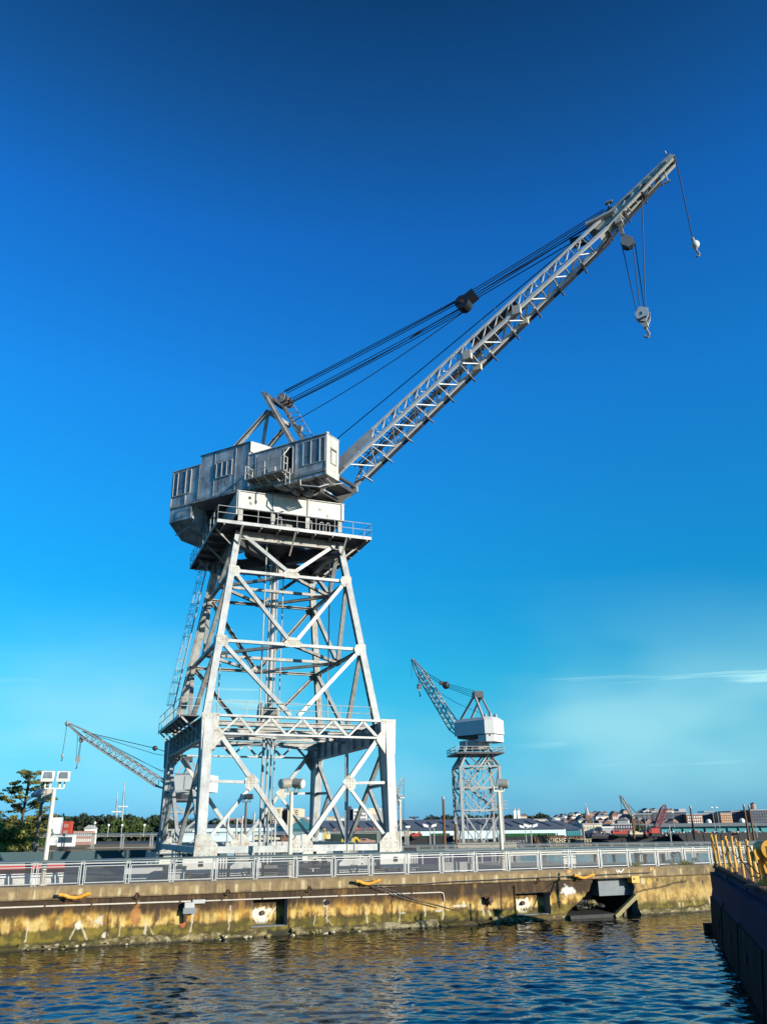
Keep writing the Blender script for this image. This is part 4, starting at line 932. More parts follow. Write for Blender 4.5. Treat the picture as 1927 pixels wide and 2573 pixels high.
def window(x0, x1, z0, z1, cols, rows, y=-4.03, m=None):
    a = HB(); t_ = .055
    a.box(x0 - t_, x1 + t_, y - .05, y, z0 - t_, z0); a.box(x0 - t_, x1 + t_, y - .05, y, z1, z1 + t_); a.box(x0 - t_, x0, y - .05, y, z0, z1); a.box(x1, x1 + t_, y - .05, y, z0, z1)
    wi = part('window', M['paint_white_lit'], a)
    for i in range(len(cols) - 1):
        rws = rows[i] if isinstance(rows[0], (list, tuple)) else rows
        for j in range(len(rws) - 1):
            xa, xb, za, zb = x0 + (x1 - x0) * cols[i], x0 + (x1 - x0) * cols[i + 1], z0 + (z1 - z0) * rws[j], z0 + (z1 - z0) * rws[j + 1]
            b_ = HB(); b_.box(xa + .03, xb - .03, y - .022, y - .002, za + .02, zb - .02); part('pane', M['glass'], b_, wi)
    for c_ in cols[1:-1]:
        b_ = HB(); xx = x0 + (x1 - x0) * c_; b_.box(xx - .03, xx + .03, y - .06, y - .023, z0, z1); part('mullion', M['paint_white_lit'], b_, wi)
    return wi
window(-7.55, -5.75, 30.15, 32.1, (0, .25, .72, 1), [(0, .3, .66, 1), (0, .28, 1), (0, .3, .66, 1)])
window(-3.05, -1.55, 30.75, 31.95, (0, .34, .68, 1), (0, .5, 1), y=-4.06)
window(5.2, 7.05, 29.85, 31.68, (0, .36, .78, 1), [(0, .34, .66, 1), (0, .45, 1), (0, .5, 1)], y=-4.0)
a = HB(); a.box(3.45, 4.2, -4.012, -4.003, 29.5, 31.55); dr = part('doorway', M['void'], a)  # black sheet painted as the shade inside the doorway
a = HB(); a.box(3.38, 3.44, -4.05, -4.0, 29.45, 31.6); a.box(4.21, 4.27, -4.05, -4.0, 29.45, 31.6); a.box(3.38, 4.27, -4.05, -4.0, 31.56, 31.62); part('door_frame', M['paint_white_lit'], a, dr)
for x0_, x1_ in ((.95, 2.05), (2.15, 3.32)):
    a = HB(); a.box(x0_, x1_, -4.03, -4.003, 29.75, 31.6); part('door_leaf', M['paint'], a)
a = HB(); a.box(2.0, 2.7, -4.1, -4.03, 30.0, 30.35); part('name_plate', M['paint_white_lit'], a)
# end window
a = HB(); a.box(7.236, 7.29, -3.55, -3.47, 29.75, 31.0); a.box(7.236, 7.29, -2.82, -2.74, 29.75, 31.0); a.box(7.236, 7.29, -3.47, -2.82, 29.75, 29.83); a.box(7.236, 7.29, -3.47, -2.82, 30.92, 31.0); ew = part('end_window', M['paint_old_shaded'], a)
a = HB(); a.box(7.236, 7.25, -3.47, -2.82, 29.83, 30.92); part('pane', M['paint_white_lit'], a, ew)
a = HB(); a.box(7.236, 7.255, -3.47, -3.38, 29.83, 30.92); a.box(7.236, 7.256, -3.38, -2.82, 30.83, 30.92); part('edge_strip', M['void'], a, ew)  # black strips along one side and the top of the pane
a = HB(); a.tube([(5.0, -4.05, 28.75), (5.05, -4.08, 28.3), (6.4, -3.7, 28.0), (6.9, -3.2, 28.3)], .06, 5); part('cable_tray', M['galv'], a)
for k_ in range(9):
    a = HB(); x_ = 4.2 + k_ * .33; a.tube([(x_, -3.6, 28.76), (x_ + .2, -2.9, 28.45 - .05 * (k_ % 3)), (x_ + .5, -2.0, 28.7)], .05, 5); part('cable', M['steel_dark'] if k_ % 2 else M['paint_old_shaded'], a)
# counterweight
a = HB(); a.prism([(-7.74, -4.0, 29.1), (-7.74, -4.0, 27.95), (-7.74, -2.5, 26.9), (-7.74, 2.5, 26.9), (-7.74, 4.0, 27.95), (-7.74, 4.0, 29.1)], (2.2, 0, 0)); part('counterweight', HM, a)
a = HB(); a.beam((-5.5, -1.8, 28.2), (-1.5, -1.8, 28.7), .5, .8); a.beam((-5.5, 1.8, 28.2), (-1.5, 1.8, 28.7), .5, .8); part('rear_girder', M['steel_dark'], a)
a = HB(); a.cyl((-6.9, -4.0, 26.75), (-5.2, -4.4, 27.0), .05, 6); part('outrigger_pole', M['paint'], a)
# balcony with railing and ladder
a = HB(); a.box(.6, 4.15, -4.95, -4.04, 29.38, 29.46); bal = part('balcony', M['paint_old_shaded'], a)
for k_ in range(5):
    a = HB(); a.beam((.75 + .8 * k_, -4.04, 29.05), (.75 + .8 * k_, -4.9, 29.36), .06, .08); part('bracket', PAINT, a, bal)
for p_, q_ in (((.6, -4.1), (.6, -4.95)), ((.6, -4.95), (4.15, -4.95)), ((4.15, -4.95), (4.15, -4.55))):
    for h_ in (.55, 1.08):
        a = HB(); a.cyl((*p_, 29.46 + h_), (*q_, 29.46 + h_), .028, 5); part('rail', M['paint_white_lit'], a, bal)
for x_, y_ in ((.6, -4.12), (.6, -4.95), (2.4, -4.95), (4.15, -4.95), (3.9, -4.95), (4.15, -4.55)):
    a = HB(); a.box(x_ - .03, x_ + .03, y_ - .03, y_ + .03, 29.46, 30.56); part('railing_post', M['paint_white_lit'], a, bal)
a = HB(); a.beam((4.05, -4.9, 30.6), (4.35, -4.6, 31.3), .07, .07); part('grab_rail', M['paint_white_lit'], a, bal)
a = HB()
for x_ in (4.2, 4.55): a.box(x_ - .025, x_ + .025, -4.75, -4.7, 28.3, 29.5)
for k_ in range(4): a.box(4.2, 4.55, -4.74, -4.71, 28.4 + .3 * k_, 28.44 + .3 * k_)
part('short_ladder', M['paint_white_lit'], a, bal)

# ---- A-frame
af = HB()
af.beam((-.95, -1.3, 38.95), (3.1, -1.3, 31.9), .26, .62, (0, 1, 0), 'I', .05); afo = part('a_frame', M['paint_old_shaded'], af)
a = HB(); a.beam((-.95, 1.3, 38.95), (3.1, 1.3, 31.9), .24, .4, (0, 1, 0), 'I', .05); part('front_leg', M['paint_old_shaded'], a, afo)
for w_ in (-1.5, 1.5):
    a = HB(); a.beam((-.35, w_ * .9, 37.1), (-5.4, w_, 33.2), .3, .34, (0, 1, 0), 'C', .04); part('rear_strut', PAINT, a, afo)
a = HB(); a.beam((-.9, -1.3, 38.8), (-.9, 1.3, 38.8), .3, .35); part('head_beam', M['steel_dark'], a, afo)
a = HB(); a.beam((-.3, -1.4, 36.95), (-.3, 1.4, 36.95), .25, .3); part('cross_beam', M['paint_old_shaded'], a, afo)
a = HB(); a.beam((-.55, -1.2, 37.0), (-1.2, -1.2, 32.5), .12, .3, (0, 1, 0)); part('back_leg', M['paint_old_shaded'], a, afo)
for k_, w_ in enumerate((-.6, -.36, -.12, .12, .36, .6)):
    a = HB(); a.cyl((.25, w_ - .035, 38.55), (.25, w_ + .035, 38.55), .42, 18); a.cyl((.25, w_ - .06, 38.55), (.25, w_ + .06, 38.55), .12, 8); part('sheave', M['steel_dark' if k_ % 2 else 'paint_old_shaded'], a, afo)
a = HB(); a.cyl((1.6, .1, 35.6), (1.6, .3, 35.6), .34, 14); part('guide_sheave', M['paint_old_shaded'], a, afo)
for k_ in range(13):
    t_ = k_ / 13
    p0, p1 = Vector((-.5, 1.25, 38.6)).lerp(Vector((3.4, 1.25, 32.0)), t_), Vector((-.5, 1.25, 38.6)).lerp(Vector((3.4, 1.25, 32.0)), t_ + 1 / 13)
    for a0, a1 in ((p0, p1 + Vector((.55, 0, .32))),):
        a = HB(); a.beam(a0, a1, .05, .05, (0, 1, 0)); part('lattice_bar', PAINT, a, afo)
    a = HB(); a.beam(p0 + Vector((.55, 0, .32)), p1 + Vector((.55, 0, .32)), .06, .06, (0, 1, 0)); part('ladder_rail', PAINT, a, afo)

# ---- boom: box lattice, lit from below by the low sun
def lz(u): return 31.3 + .643 * (u - 8.5)
def uz(u): return lz(u) + 1.08
def hw_(u): return 1.2 - .0369 * (u - 8.5)
def bp(u, sg, top): return Vector((u, sg * hw_(u), uz(u) if top else lz(u)))
BU0, BU1 = 7.0, 27.6
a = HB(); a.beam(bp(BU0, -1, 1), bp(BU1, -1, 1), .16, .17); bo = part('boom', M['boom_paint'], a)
a = HB(); a.beam(bp(BU0, 1, 1), bp(BU1, 1, 1), .16, .17); part('upper_chord', PAINT, a, bo)
for sg in (-1, 1):
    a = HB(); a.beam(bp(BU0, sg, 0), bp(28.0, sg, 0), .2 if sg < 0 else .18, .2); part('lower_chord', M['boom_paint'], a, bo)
    a = HB(); a.beam(bp(BU0, sg, 1), (6.3, sg * 1.22, 29.95), .14, .16, (0, 1, 0)); part('foot_strut', PAINT, a, bo)
    a = HB(); a.beam(bp(BU0, sg, 0), (6.2, sg * 1.22, 29.8), .2, .24, (0, 1, 0)); part('foot_strut', PAINT, a, bo)
    a = HB(); a.prism([(5.3, sg * 1.3, 29.1), (6.5, sg * 1.3, 29.35), (6.5, sg * 1.3, 30.0), (6.0, sg * 1.3, 30.05), (5.3, sg * 1.3, 29.4)], (0, .07, 0)); part('foot_bracket', PAINT, a, bo)
a = HB(); a.cyl((6.25, -1.45, 29.85), (6.25, 1.45, 29.85), .15, 10); part('foot_pin', M['steel_dark'], a, bo)
NB = 11; PB = 1.84
for i in range(NB):
    u0 = 7.3 + i * PB
    for k_ in range(2):
        ua, ub = u0 + k_ * PB / 2, u0 + (k_ + 1) * PB / 2
        if ub > 27.5: continue
        for sg in (-1, 1):      # side faces: zigzag of angles
            um = (ua + ub) / 2
            for p_, q_ in ((bp(ua, sg, 0), bp(um, sg, 1)), (bp(um, sg, 1), bp(ub, sg, 0))):
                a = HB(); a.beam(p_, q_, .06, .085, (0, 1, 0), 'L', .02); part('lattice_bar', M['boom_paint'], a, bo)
        for top in (0, 1):      # top and bottom faces
            s0_ = 1 if k_ else -1
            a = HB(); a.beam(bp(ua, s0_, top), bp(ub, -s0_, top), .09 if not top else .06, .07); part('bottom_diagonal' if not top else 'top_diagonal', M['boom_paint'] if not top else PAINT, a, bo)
            a = HB(); a.beam(bp(ub, -1, top), bp(ub, 1, top), .07, .07); part('bottom_strut' if not top else 'top_strut', PAINT, a, bo)
    a = HB(); a.beam(bp(u0, -1, 1), bp(u0, 1, 0), .06, .06); part('cross_frame', PAINT, a, bo)
    h_ = hw_(u0)
    a = HB(); a.beam((u0 + .1, h_ - .5, lz(u0) - .17), (u0 + .1, h_ + .85, lz(u0) - .17), .14, .16, (0, 0, 1), 'L', .03); part('walkway_bracket', PAINT, a, bo)
wa, wb_ = bp(7.2, 1, 0) + Vector((0, .38, -.06)), bp(27.8, 1, 0) + Vector((0, .38, -.06))
a = HB(); a.beam(wa, wb_, .34, .04); part('boom_walkway', M['steel_dark'], a, bo)
a = HB(); a.cyl(wa + Vector((0, .3, .3)), wb_ + Vector((0, .3, .3)), .03, 5); part('walkway_rail', M['steel_dark'], a, bo)
a = HB(); a.tube([(7, .1, uz(7) - .5), (14, .1, uz(14) - .6), (24, .1, uz(24) - .5), (27, .1, uz(27) - .5)], .06, 5); part('boom_cable', M['steel_dark'], a, bo)
for k_ in range(9):
    u_ = 7.4 + k_ * 1.35; a = HB(); a.beam((u_, .25, lz(u_) + .25), (u_ + .95, .3, lz(u_ + .95) + .3), .14, .34, (0, 1, 0)); part('cable_hanger', M['steel_dark'], a, bo)
a = HB(); a.prism([bp(6.6, -1, 1) + Vector((0, -.1, .1)), bp(9.4, -1, 1) + Vector((0, -.1, .08)), bp(9.4, -1, 1) + Vector((0, -.1, -.8)), bp(6.6, -1, 0) + Vector((0, -.1, .1))], (0, .03, 0)); part('web_plate', PAINT, a, bo)
a = HB(); a.prism([bp(17.4, -1, 1) * 1 + Vector((0, .1, -.1)), bp(21.0, -1, 1) + Vector((0, .1, -.1)), bp(21.0, 1, 1) + Vector((0, -.1, -.1)), bp(17.4, 1, 1) + Vector((0, -.1, -.1))], (.05, 0, -.08)); part('rusty_panel', M['rust'], a, bo, label='rust brown panel between the upper chords of the boom')
for u_ in (17.2, 21.1):
    for sg, top in ((-1, 0), (1, 0)):
        c_ = bp(u_, sg, top); a = HB(); a.box(c_.x - .3, c_.x + .3, c_.y - .15, c_.y + .15, c_.z - .34, c_.z + .34); part('splice', M['pipe'], a, bo)
for k_ in range(3):
    c_ = bp(17.6 + k_ * 1.1, -1, 1); a = HB(); a.beam(c_, c_ + Vector((-.35, 0, .55)), .05, .05, (0, 1, 0)); part('rope_guide', PAINT, a, bo)
# boom head: two slotted plates, rollers and tip
def tz(u): return 44.85 + (48.35 - 45.05) / (32.75 - 27.6) * (u - 27.6)
def bz(u): return 43.25 + (47.72 - 43.3) / (33.05 - 27.6) * (u - 27.6)
for w_ in (-.33, .30):
    a = HB(); a.prism([(27.0, w_, uz(27.0) + .1), (27.7, w_, tz(27.7) + .1), (28.8, w_, tz(28.8)), (30.6, w_, tz(30.6) + .03), (30.6, w_, tz(30.6) - .42), (29.9, w_, tz(29.9) - .8), (28.6, w_, tz(28.6) - .95), (27.4, w_, tz(27.4) - .75)], (0, .035, 0)); part('head_plate', M['paint_white_lit'], a, bo)
    a = HB(); a.prism([(30.6, w_, tz(30.6)), (32.75, w_, tz(32.75)), (33.05, w_, tz(32.75) - .25), (32.95, w_, tz(32.9) - .42), (30.6, w_, tz(30.6) - .36)], (0, .035, 0)); part('tip_plate', M['paint_white_lit'], a, bo)
    a = HB(); a.beam((27.5, w_, bz(27.5) + .42), (32.9, w_, bz(32.9) + .1), .1, .26, (0, 1, 0)); part('lower_chord', M['paint_white_lit'], a, bo)
    for k_ in range(7):
        u_ = 28.4 + k_ * .62; a = HB(); a.beam((u_, w_ + .02, bz(u_) + .4), (u_ + .35, w_ + .02, tz(u_ + .35) - .3), .06, .16, (0, 1, 0)); part('web_bar', M['paint_white_lit'], a, bo)
    a = HB(); a.prism([(29.2, w_ * 1.12, tz(29.2) - .22), (29.75, w_ * 1.12, tz(29.75) - .22), (29.75, w_ * 1.12, tz(29.75) - .36), (29.2, w_ * 1.12, tz(29.2) - .36)], (0, .02, 0)); part('slot', M['void'], a, bo)
a = HB(); a.prism([(27.4, -.36, bz(27.4) + .28), (28.6, -.36, bz(28.6) + .28), (28.6, .36, bz(28.6) + .28), (27.4, .36, bz(27.4) + .28)], (-.02, 0, .03)); part('under_plate', M['paint_white_lit'], a, bo)
for k_ in range(8):
    u_ = 28.9 + .52 * k_; a = HB(); a.beam((u_, -.36, bz(u_) + .3), (u_ + .12, .36, bz(u_ + .12) + .3), .2, .05); part('under_bar', M['paint_white_lit'], a, bo)
a = HB(); a.prism([(27.7, -.33, tz(27.7) + .1), (32.75, -.33, tz(32.75) + .01), (32.75, .33, tz(32.75) + .01), (27.7, .33, tz(27.7) + .1)], (0, 0, -.03)); part('top_plate', M['paint_old_shaded'], a, bo)
for u_ in (28.0, 29.3, 30.6, 31.8):
    a = HB(); a.beam((u_, -.42, bz(u_) + .2), (u_, .95, bz(u_) + .2), .12, .15, (0, 0, 1), 'L', .03); part('walkway_bracket', PAINT, a, bo)
a = HB(); a.beam((27.3, .5, bz(27.3) + .1), (31.8, .5, bz(31.8) + .1), .34, .04); part('boom_walkway', M['steel_dark'], a, bo)
for u_, z_, r_ in ((32.7, 47.9, .34), (30.5, 46.1, .4), (28.3, 45.3, .4)):
    a = HB(); a.cyl((u_, -.18, z_), (u_, .18, z_), r_, 16); part('sheave', M['steel_dark'], a, bo)
a = HB(); a.cyl((28.2, -.1, 45.75), (28.25, -.1, 46.15), .07, 6); a.cyl((28.0, -.1, 46.2), (28.5, -.1, 46.2), .14, 8); part('beacon', M['paint_old_shaded'], a, bo)
a = HB(); a.cyl((32.5, -.2, 48.35), (32.45, -.2, 48.62), .06, 6); part('tip_lamp', PAINT, a, bo)
a = HB(); a.prism([(26.6, -.75, 44.7), (28.5, -.75, 45.0), (28.6, -.75, 44.85), (26.6, -.75, 44.5)], (0, 1.5, 0)); part('outrigger_plate', M['paint_white_lit'], a, bo)
a = HB(); a.box(25.3, 26.3, -.4, .4, 43.75, 44.1); part('luffing_bracket', M['rope'], a, bo)
# pendant link with upper sheave block
a = HB(); a.prism([(28.35, -.4, 45.1), (28.85, -.4, 45.1), (29.0, -.4, 44.1), (28.55, -.4, 44.0)], (0, .8, 0)); part('pendant_bracket', M['paint_white_lit'], a, bo)
a = HB(); a.beam((28.75, 0, 44.2), (28.85, 0, 43.1), .25, .2, (0, 1, 0)); a.beam((28.85, 0, 43.15), (29.15, 0, 42.1), .3, .16, (0, 1, 0)); part('pendant_link', M['paint_old_shaded'], a, bo)
a = HB(); a.prism([(28.72, -.22, 42.75), (29.1, -.22, 42.95), (29.5, -.22, 42.6), (29.52, -.22, 42.2), (29.15, -.22, 41.95), (28.72, -.22, 42.3)], (0, .44, 0)); part('upper_block', M['lamp_g'], a, bo)
for w_ in (-.12, .12):
    a = HB(); a.cyl((29.12, w_ - .05, 42.35), (29.12, w_ + .05, 42.35), .46, 16); part('sheave', M['steel_dark'], a, bo)
a = HB(); a.tube([(32.2, 0, 46.95), (32.25, 0, 46.6), (32.3, 0, 46.25)], .05, 6); a.beam((32.0, 0, 46.2), (32.45, 0, 46.22), .1, .12); part('hanging_link', PAINT, a, bo)

# ---- ropes and floating sheave block
def rope(pts, r=.034, name='luffing_rope'):
    a = HB(); a.tube(pts, r, 5); return part(name, M['rope'], a)
def sag(p, q, s_, n=8):
    p, q = Vector(p), Vector(q); return [p.lerp(q, i / n) - Vector((0, 0, 4 * s_ * (i / n) * (1 - i / n))) for i in range(n + 1)]
for i, w_ in enumerate((-.16, .0, .18)):
    rope(sag((.25, w_, 39.40 - .05 * i), (16.6, w_, 42.5 - .03 * i), .05)); rope(sag((.35, w_, 38.30 - .06 * i), (16.7, w_, 41.56 - .04 * i), .06 + .05 * i))
rope(sag((.3, -.4, 39.1), (16.6, -.3, 42.3), .12))
a = HB(); a.cyl((16.75, -.42, 41.98), (16.75, .42, 41.98), .56, 18); fb = part('floating_sheave_block', M['rope'], a)
a = HB(); a.beam((16.95, 0, 42.15), (17.75, 0, 42.55), .8, .62); part('block_frame', M['rope'], a, fb)
a = HB(); a.cyl((16.75, -.5, 41.98), (16.75, .5, 41.98), .16, 10); part('axle', M['rust'], a, fb)
for w_, z_ in ((-.3, 42.7), (-.1, 42.66), (.15, 42.62), (.35, 42.55)): rope(sag((17.6, w_, z_), (27.9, w_, 45.62), .03), .036)
for w_, z_ in ((-.25, 42.2), (.25, 42.18)): rope(sag((17.3, w_, z_), (27.6, w_, 44.85), .02), .04)
rope(sag((.4, -.5, 37.7), (12.3, -.3, 40.3), .12)); rope([(12.3, -.3, 40.3), (13.4, -.3, 40.72)], .07, 'rope_socket'); rope([(13.4, -.3, 40.72), (16.6, -.3, 41.5)], .045)
rope(sag((.6, .5, 36.6), (16.5, .2, 41.4), .35), .035, 'hoist_rope')
rope([(1.2, 0, 36.1), (3.0, 0, 33.9), (5.0, -.2, 32.6)], .035, 'hoist_rope'); rope(sag((4.6, 0, 33.2), (27.4, 0, 45.0), .05), .04, 'hoist_rope')
rope([(28.72, 0, 42.2), (29.03, 0, 36.95)], .032, 'hoist_rope'); rope([(29.42, -.1, 42.3), (29.3, -.1, 37.2)], .032, 'hoist_rope'); rope([(29.55, .1, 42.25), (29.52, .1, 37.0)], .032, 'hoist_rope'); rope([(30.5, .0, 45.9), (29.6, .05, 36.95)], .035, 'hoist_rope')
rope([(33.03, 0, 47.8), (33.18, 0, 41.0)], .036, 'hoist_rope')

HBM = Matrix.Translation((CX, CY, 0)) @ Matrix.Rotation(CT + SL, 4, 'Z')
def hung(name, u, z, label, cat): return thing(name, HBM @ Vector((u, 0, z)), CT + SL, label, cat)
t = hung('hook_block', 29.36, 36.5, 'large white hook block hanging on four ropes below the boom of the main crane', 'hook block')
for w_ in (-.3, .26):
    a = MB(); a.prism([(-.42, w_, .05), (-.05, w_, .5), (.45, w_, .22), (.42, w_, -.35), (.22, w_, -.75), (-.1, w_, -.62), (-.38, w_, -.25)], (0, .05, 0)); pl = a.build('cheek_plate', M['boom_paint'], t)
    a = MB(); a.box(-.04, .04, w_ - .015, w_ + .065, -.17, .06); a.build('slot', M['void'], pl)
for w_ in (-.12, .12):
    a = MB(); a.cyl((0, w_ - .06, -.05), (0, w_ + .06, -.05), .46, 16); a.build('sheave', M['steel_dark'], t)
a = MB(); a.beam((-.25, -.33, -.5), (.3, -.33, -.42), .05, .1); a.build('lower_strap', M['steel_dark'], t)
a = MB(); a.beam((.1, 0, -.7), (.12, 0, -1.05), .3, .28, (0, 1, 0)); a.build('swivel', M['paint_white_lit'], t)
a = MB(); a.tube([(.12, 0, -1.0), (.15, 0, -1.3), (.24, 0, -1.5), (.24, 0, -1.68), (.12, 0, -1.78), (-.02, 0, -1.7), (-.04, 0, -1.58)], .075, 8); a.build('hook', M['paint_old_shaded'], t)
t = hung('ball_hook', 33.26, 40.5, 'small round overhaul ball with hook hanging on one rope from the boom tip', 'hook')
a = MB(); a.ball((0, 0, 0), .28, 14, 10, 1.05); a.build('ball', M['boom_paint'], t, smooth=True)
a = MB(); a.tube([(-.08, 0, .55), (-.05, 0, .2)], .1, 8); a.build('socket', M['paint_old_shaded'], t)
a = MB(); a.tube([(0, 0, -.22), (.04, 0, -.55), (.12, 0, -.7), (.14, 0, -.86), (.05, 0, -.95), (-.05, 0, -.88)], .07, 8); a.build('hook', M['paint_old_shaded'], t)

# ================================================================ FLOODLIGHTS
def flood_pole(loc, top, label, kind='box', m='lamp_w', pm='pole', r=.13, rz=0, heads=(-1, 1), k=.76):
    t = thing('floodlight_pole', loc, rz, label, 'floodlight', 'floodlight poles on the pier')
    H = top - loc[2]
    a = MB(); a.cyl((0, 0, 0), (0, 0, H), r, 10, r * .8); a.build('pole', M[pm], t, smooth=False)
    a = MB(); a.cyl((0, 0, 0), (0, 0, .08), r * 1.8, 10); a.build('base_plate', M[pm], t)
    a = MB(); a.box(-.55, .55, -.08, .08, H, H + .07); a.box(-.55, -.48, -.08, .08, H, H + .45); a.box(.48, .55, -.08, .08, H, H + .45); a.build('yoke', M[m], t)
    hs_ = []
    for sg in heads:
        if kind == 'box':
            a = MB(); x0 = sg * .42
            a.prism([(x0 - .34, -.42, H + .42), (x0 + .34, -.42, H + .42), (x0 + .34, -.5, H + .62), (x0 + .34, .1, H + 1.02), (x0 - .34, .1, H + 1.02), (x0 - .34, -.5, H + .62)][:0] or [(x0 - .36, -.48, H + .38), (x0 - .36, .42, H + .42), (x0 - .36, .5, H + .62), (x0 - .36, .12, H + 1.02), (x0 - .36, -.2, H + .98), (x0 - .36, -.52, H + .5)], (.72, 0, 0))
            h_ = a.build('lamp_housing', M[m], t)
            a = MB(); a.prism([(x0 - .24, -.50, H + .56), (x0 + .24, -.50, H + .56), (x0 + .2, -.27, H + .9), (x0 - .2, -.27, H + .9)], (0, -.03, .02)); a.build('lens', M['glass'], h_)
        else:
            a = MB(); c = Vector((sg * .52, -.05, H + .62)); ax = Vector((sg * .8, -.6, -.12)).normalized()
            a.cyl(c - ax * .42, c + ax * .36, .36, 16); h_ = a.build('lamp_housing', M[m], t, smooth=False)
            a = MB(); a.cyl(c + ax * .361, c + ax * .40, .30, 16); a.build('lens', M['lamp_w'], h_)
        a = MB(); a.cyl((sg * .25, 0, H + .05), (sg * .25, -.05, H + .42), .08, 7); a.build('ballast', M[m], t)
    sc_ = Matrix.Translation((0, 0, H)) @ Matrix.Scale(k, 4) @ Matrix.Translation((0, 0, -H))
    for o in list(t.children):
        if o.name.split('.')[0] in ('yoke', 'lamp_housing', 'ballast'):
            for q in [o] + list(o.children): q.data.transform(sc_)
    return t
a_ = Q(-17.6, .75, TOP - .03); p1 = Vector((-17.19, 44.49, TOP - .05))
flood_pole(p1, 7.3, 'tall pole with two white floodlights leaning at the left edge behind the fence', rz=R(20), k=.9)
flood_pole(P(88, 2150, 72).to_2d().to_3d() + Vector((0, 0, TOP - .06)), PZ(107, 2016, 72), 'darker floodlight pole just left of and behind the white double floodlight', m='lamp_g', pm='pole_dark', r=.14, rz=R(-40), k=1.1)
flood_pole(Vector((-5.43, 49.19, TOP - .05)), 7.2, 'pole with two round grey floodlights seen between the front legs of the main crane', 'round', 'lamp_g', rz=R(10))
flood_pole(Vector((7.0, 54.16, TOP - .05)), 7.3, 'pole with one round floodlight in front of the second crane right of the main crane', 'round', 'lamp_g', rz=R(30), heads=(1,))
flood_pole(P(614, 2130, 84).to_2d().to_3d() + Vector((0, 0, TOP - .06)), PZ(619, 2016, 84), 'dark double floodlight pole seen from behind under the left half of the main crane', m='steel_dark', pm='pole_dark', r=.14, rz=R(175))
flood_pole(P(1006, 2105, 112).to_2d().to_3d() + Vector((0, 0, 1.5)), PZ(1000, 2012, 112), 'floodlight pole standing just right of the front right leg of the main crane', m='lamp_w', pm='pole', r=.14, rz=R(60))

# small lamp posts and piles: (px, top, bottom, Y, kind, label)
def lamp_post(px, y0, y1, Y, label, r=.09, m='galv', head=1, hm='bwhite'):
    b_ = P(px, y1, Y); z1 = PZ(px, y0, Y)
    t = thing('lamp_post', b_, 0, label, 'lamp post', 'slim lamp posts across the water')
    H = z1 - b_.z
    a = MB(); a.cyl((0, 0, 0), (0, 0, H), r, 6, r * .8); a.build('post', M[m], t)
    if head == 1:
        a = MB(); a.box(-.35, .35, -.2, .2, H, H + .3); a.build('lamp_head', M[hm], t)
    elif head == 2:
        for sg in (-1, 1):
            a = MB(); a.prism([(sg * .2, -.25, H - .1), (sg * 1.0, -.25, H + .1), (sg * 1.05, -.25, H + .5), (sg * .3, -.25, H + .3)], (0, .5, 0)); a.build('lamp_head', M[hm], t)
    elif head == 3:
        a = MB(); a.ball((0, 0, H + .1), .15, 8, 6); a.build('globe', M[hm], t)
    return t
LP = [(1026, 2080, 2126, 135, 'slim post between the main crane foot and the second crane, nearest the main crane', 1), (1081, 2078, 2122, 135, 'slim post with small twin lamp heads left of the second crane', 2), (1091, 2081, 2124, 125, 'bare slim post standing close left of the second crane', 0),
      (1322, 2080, 2116, 150, 'slim post with white twin lamp heads in front of the pale shed', 2), (1336, 2078, 2124, 130, 'slim post with lamp heads in front of the brown lettered barge', 2),
      (1469, 2076, 2120, 140, 'thin grey post right of the brown barges', 0), (1686, 2073, 2118, 120, 'white post standing in front of the turquoise warehouse', 0), (1902, 2070, 2105, 110, 'white post above the yellow machine at the right edge', 0),
      (1492, 2052, 2092, 280, 'dark thin post beside the cream low building', 0), (1623, 2040, 2085, 300, 'tall thin light mast left of the red boom', 1), (1633, 2038, 2085, 300, 'tall thin light mast close beside the red boom', 1), (1694, 2042, 2080, 310, 'thin light mast in front of the dark brick block', 1), (1797, 2030, 2092, 290, 'tall thin light mast with flat head above the turquoise warehouse', 1), (1809, 2030, 2092, 295, 'tall light mast beside the orange brick block', 1),
      (236, 2070, 2101, 100, 'white lamp post behind the dock railing, left one', 3), (271, 2076, 2101, 100, 'white lamp post behind the dock railing, second from left', 3), (305, 2076, 2101, 100, 'white lamp post behind the dock railing below the two ship masts', 3), (361, 2076, 2102, 100, 'white lamp post behind the dock railing beside the crane leg', 3)]
for px, y0, y1, Y, lab, hd in LP: lamp_post(px, y0, y1, Y, lab, .05 if Y < 115 else .09, 'galv', hd)
for px, y0, y1, Y, lab in ((1117, 2008, 2118, 180, 'tall dark brown timber pile left of the second crane'), (1146, 2070, 2118, 180, 'short dark pile just left of the second crane legs'), (1743, 2030, 2100, 250, 'leaning dark brown mast in front of the dark blocks'), (1880, 2026, 2102, 240, 'left one of two brown masts at the right'), (1893, 2028, 2102, 240, 'right one of two brown masts at the right'), (1592, 2050, 2098, 260, 'brown king post at the foot of the grey derrick boom')):
    b_ = P(px, y1, Y); t = thing('timber_pile', b_, 0, lab, 'pile', 'dark piles and masts')
    a = MB(); a.cyl((0, 0, -1), (0, 0, PZ(px, y0, Y) - b_.z), .34, 7, .26); a.build('shaft', M['brust'], t)
    a = MB(); a.cyl((0, 0, PZ(px, y0, Y) - b_.z), (0, 0, PZ(px, y0, Y) - b_.z + .5), .3, 7); a.build('pile_cap', M['bgrey'], t)
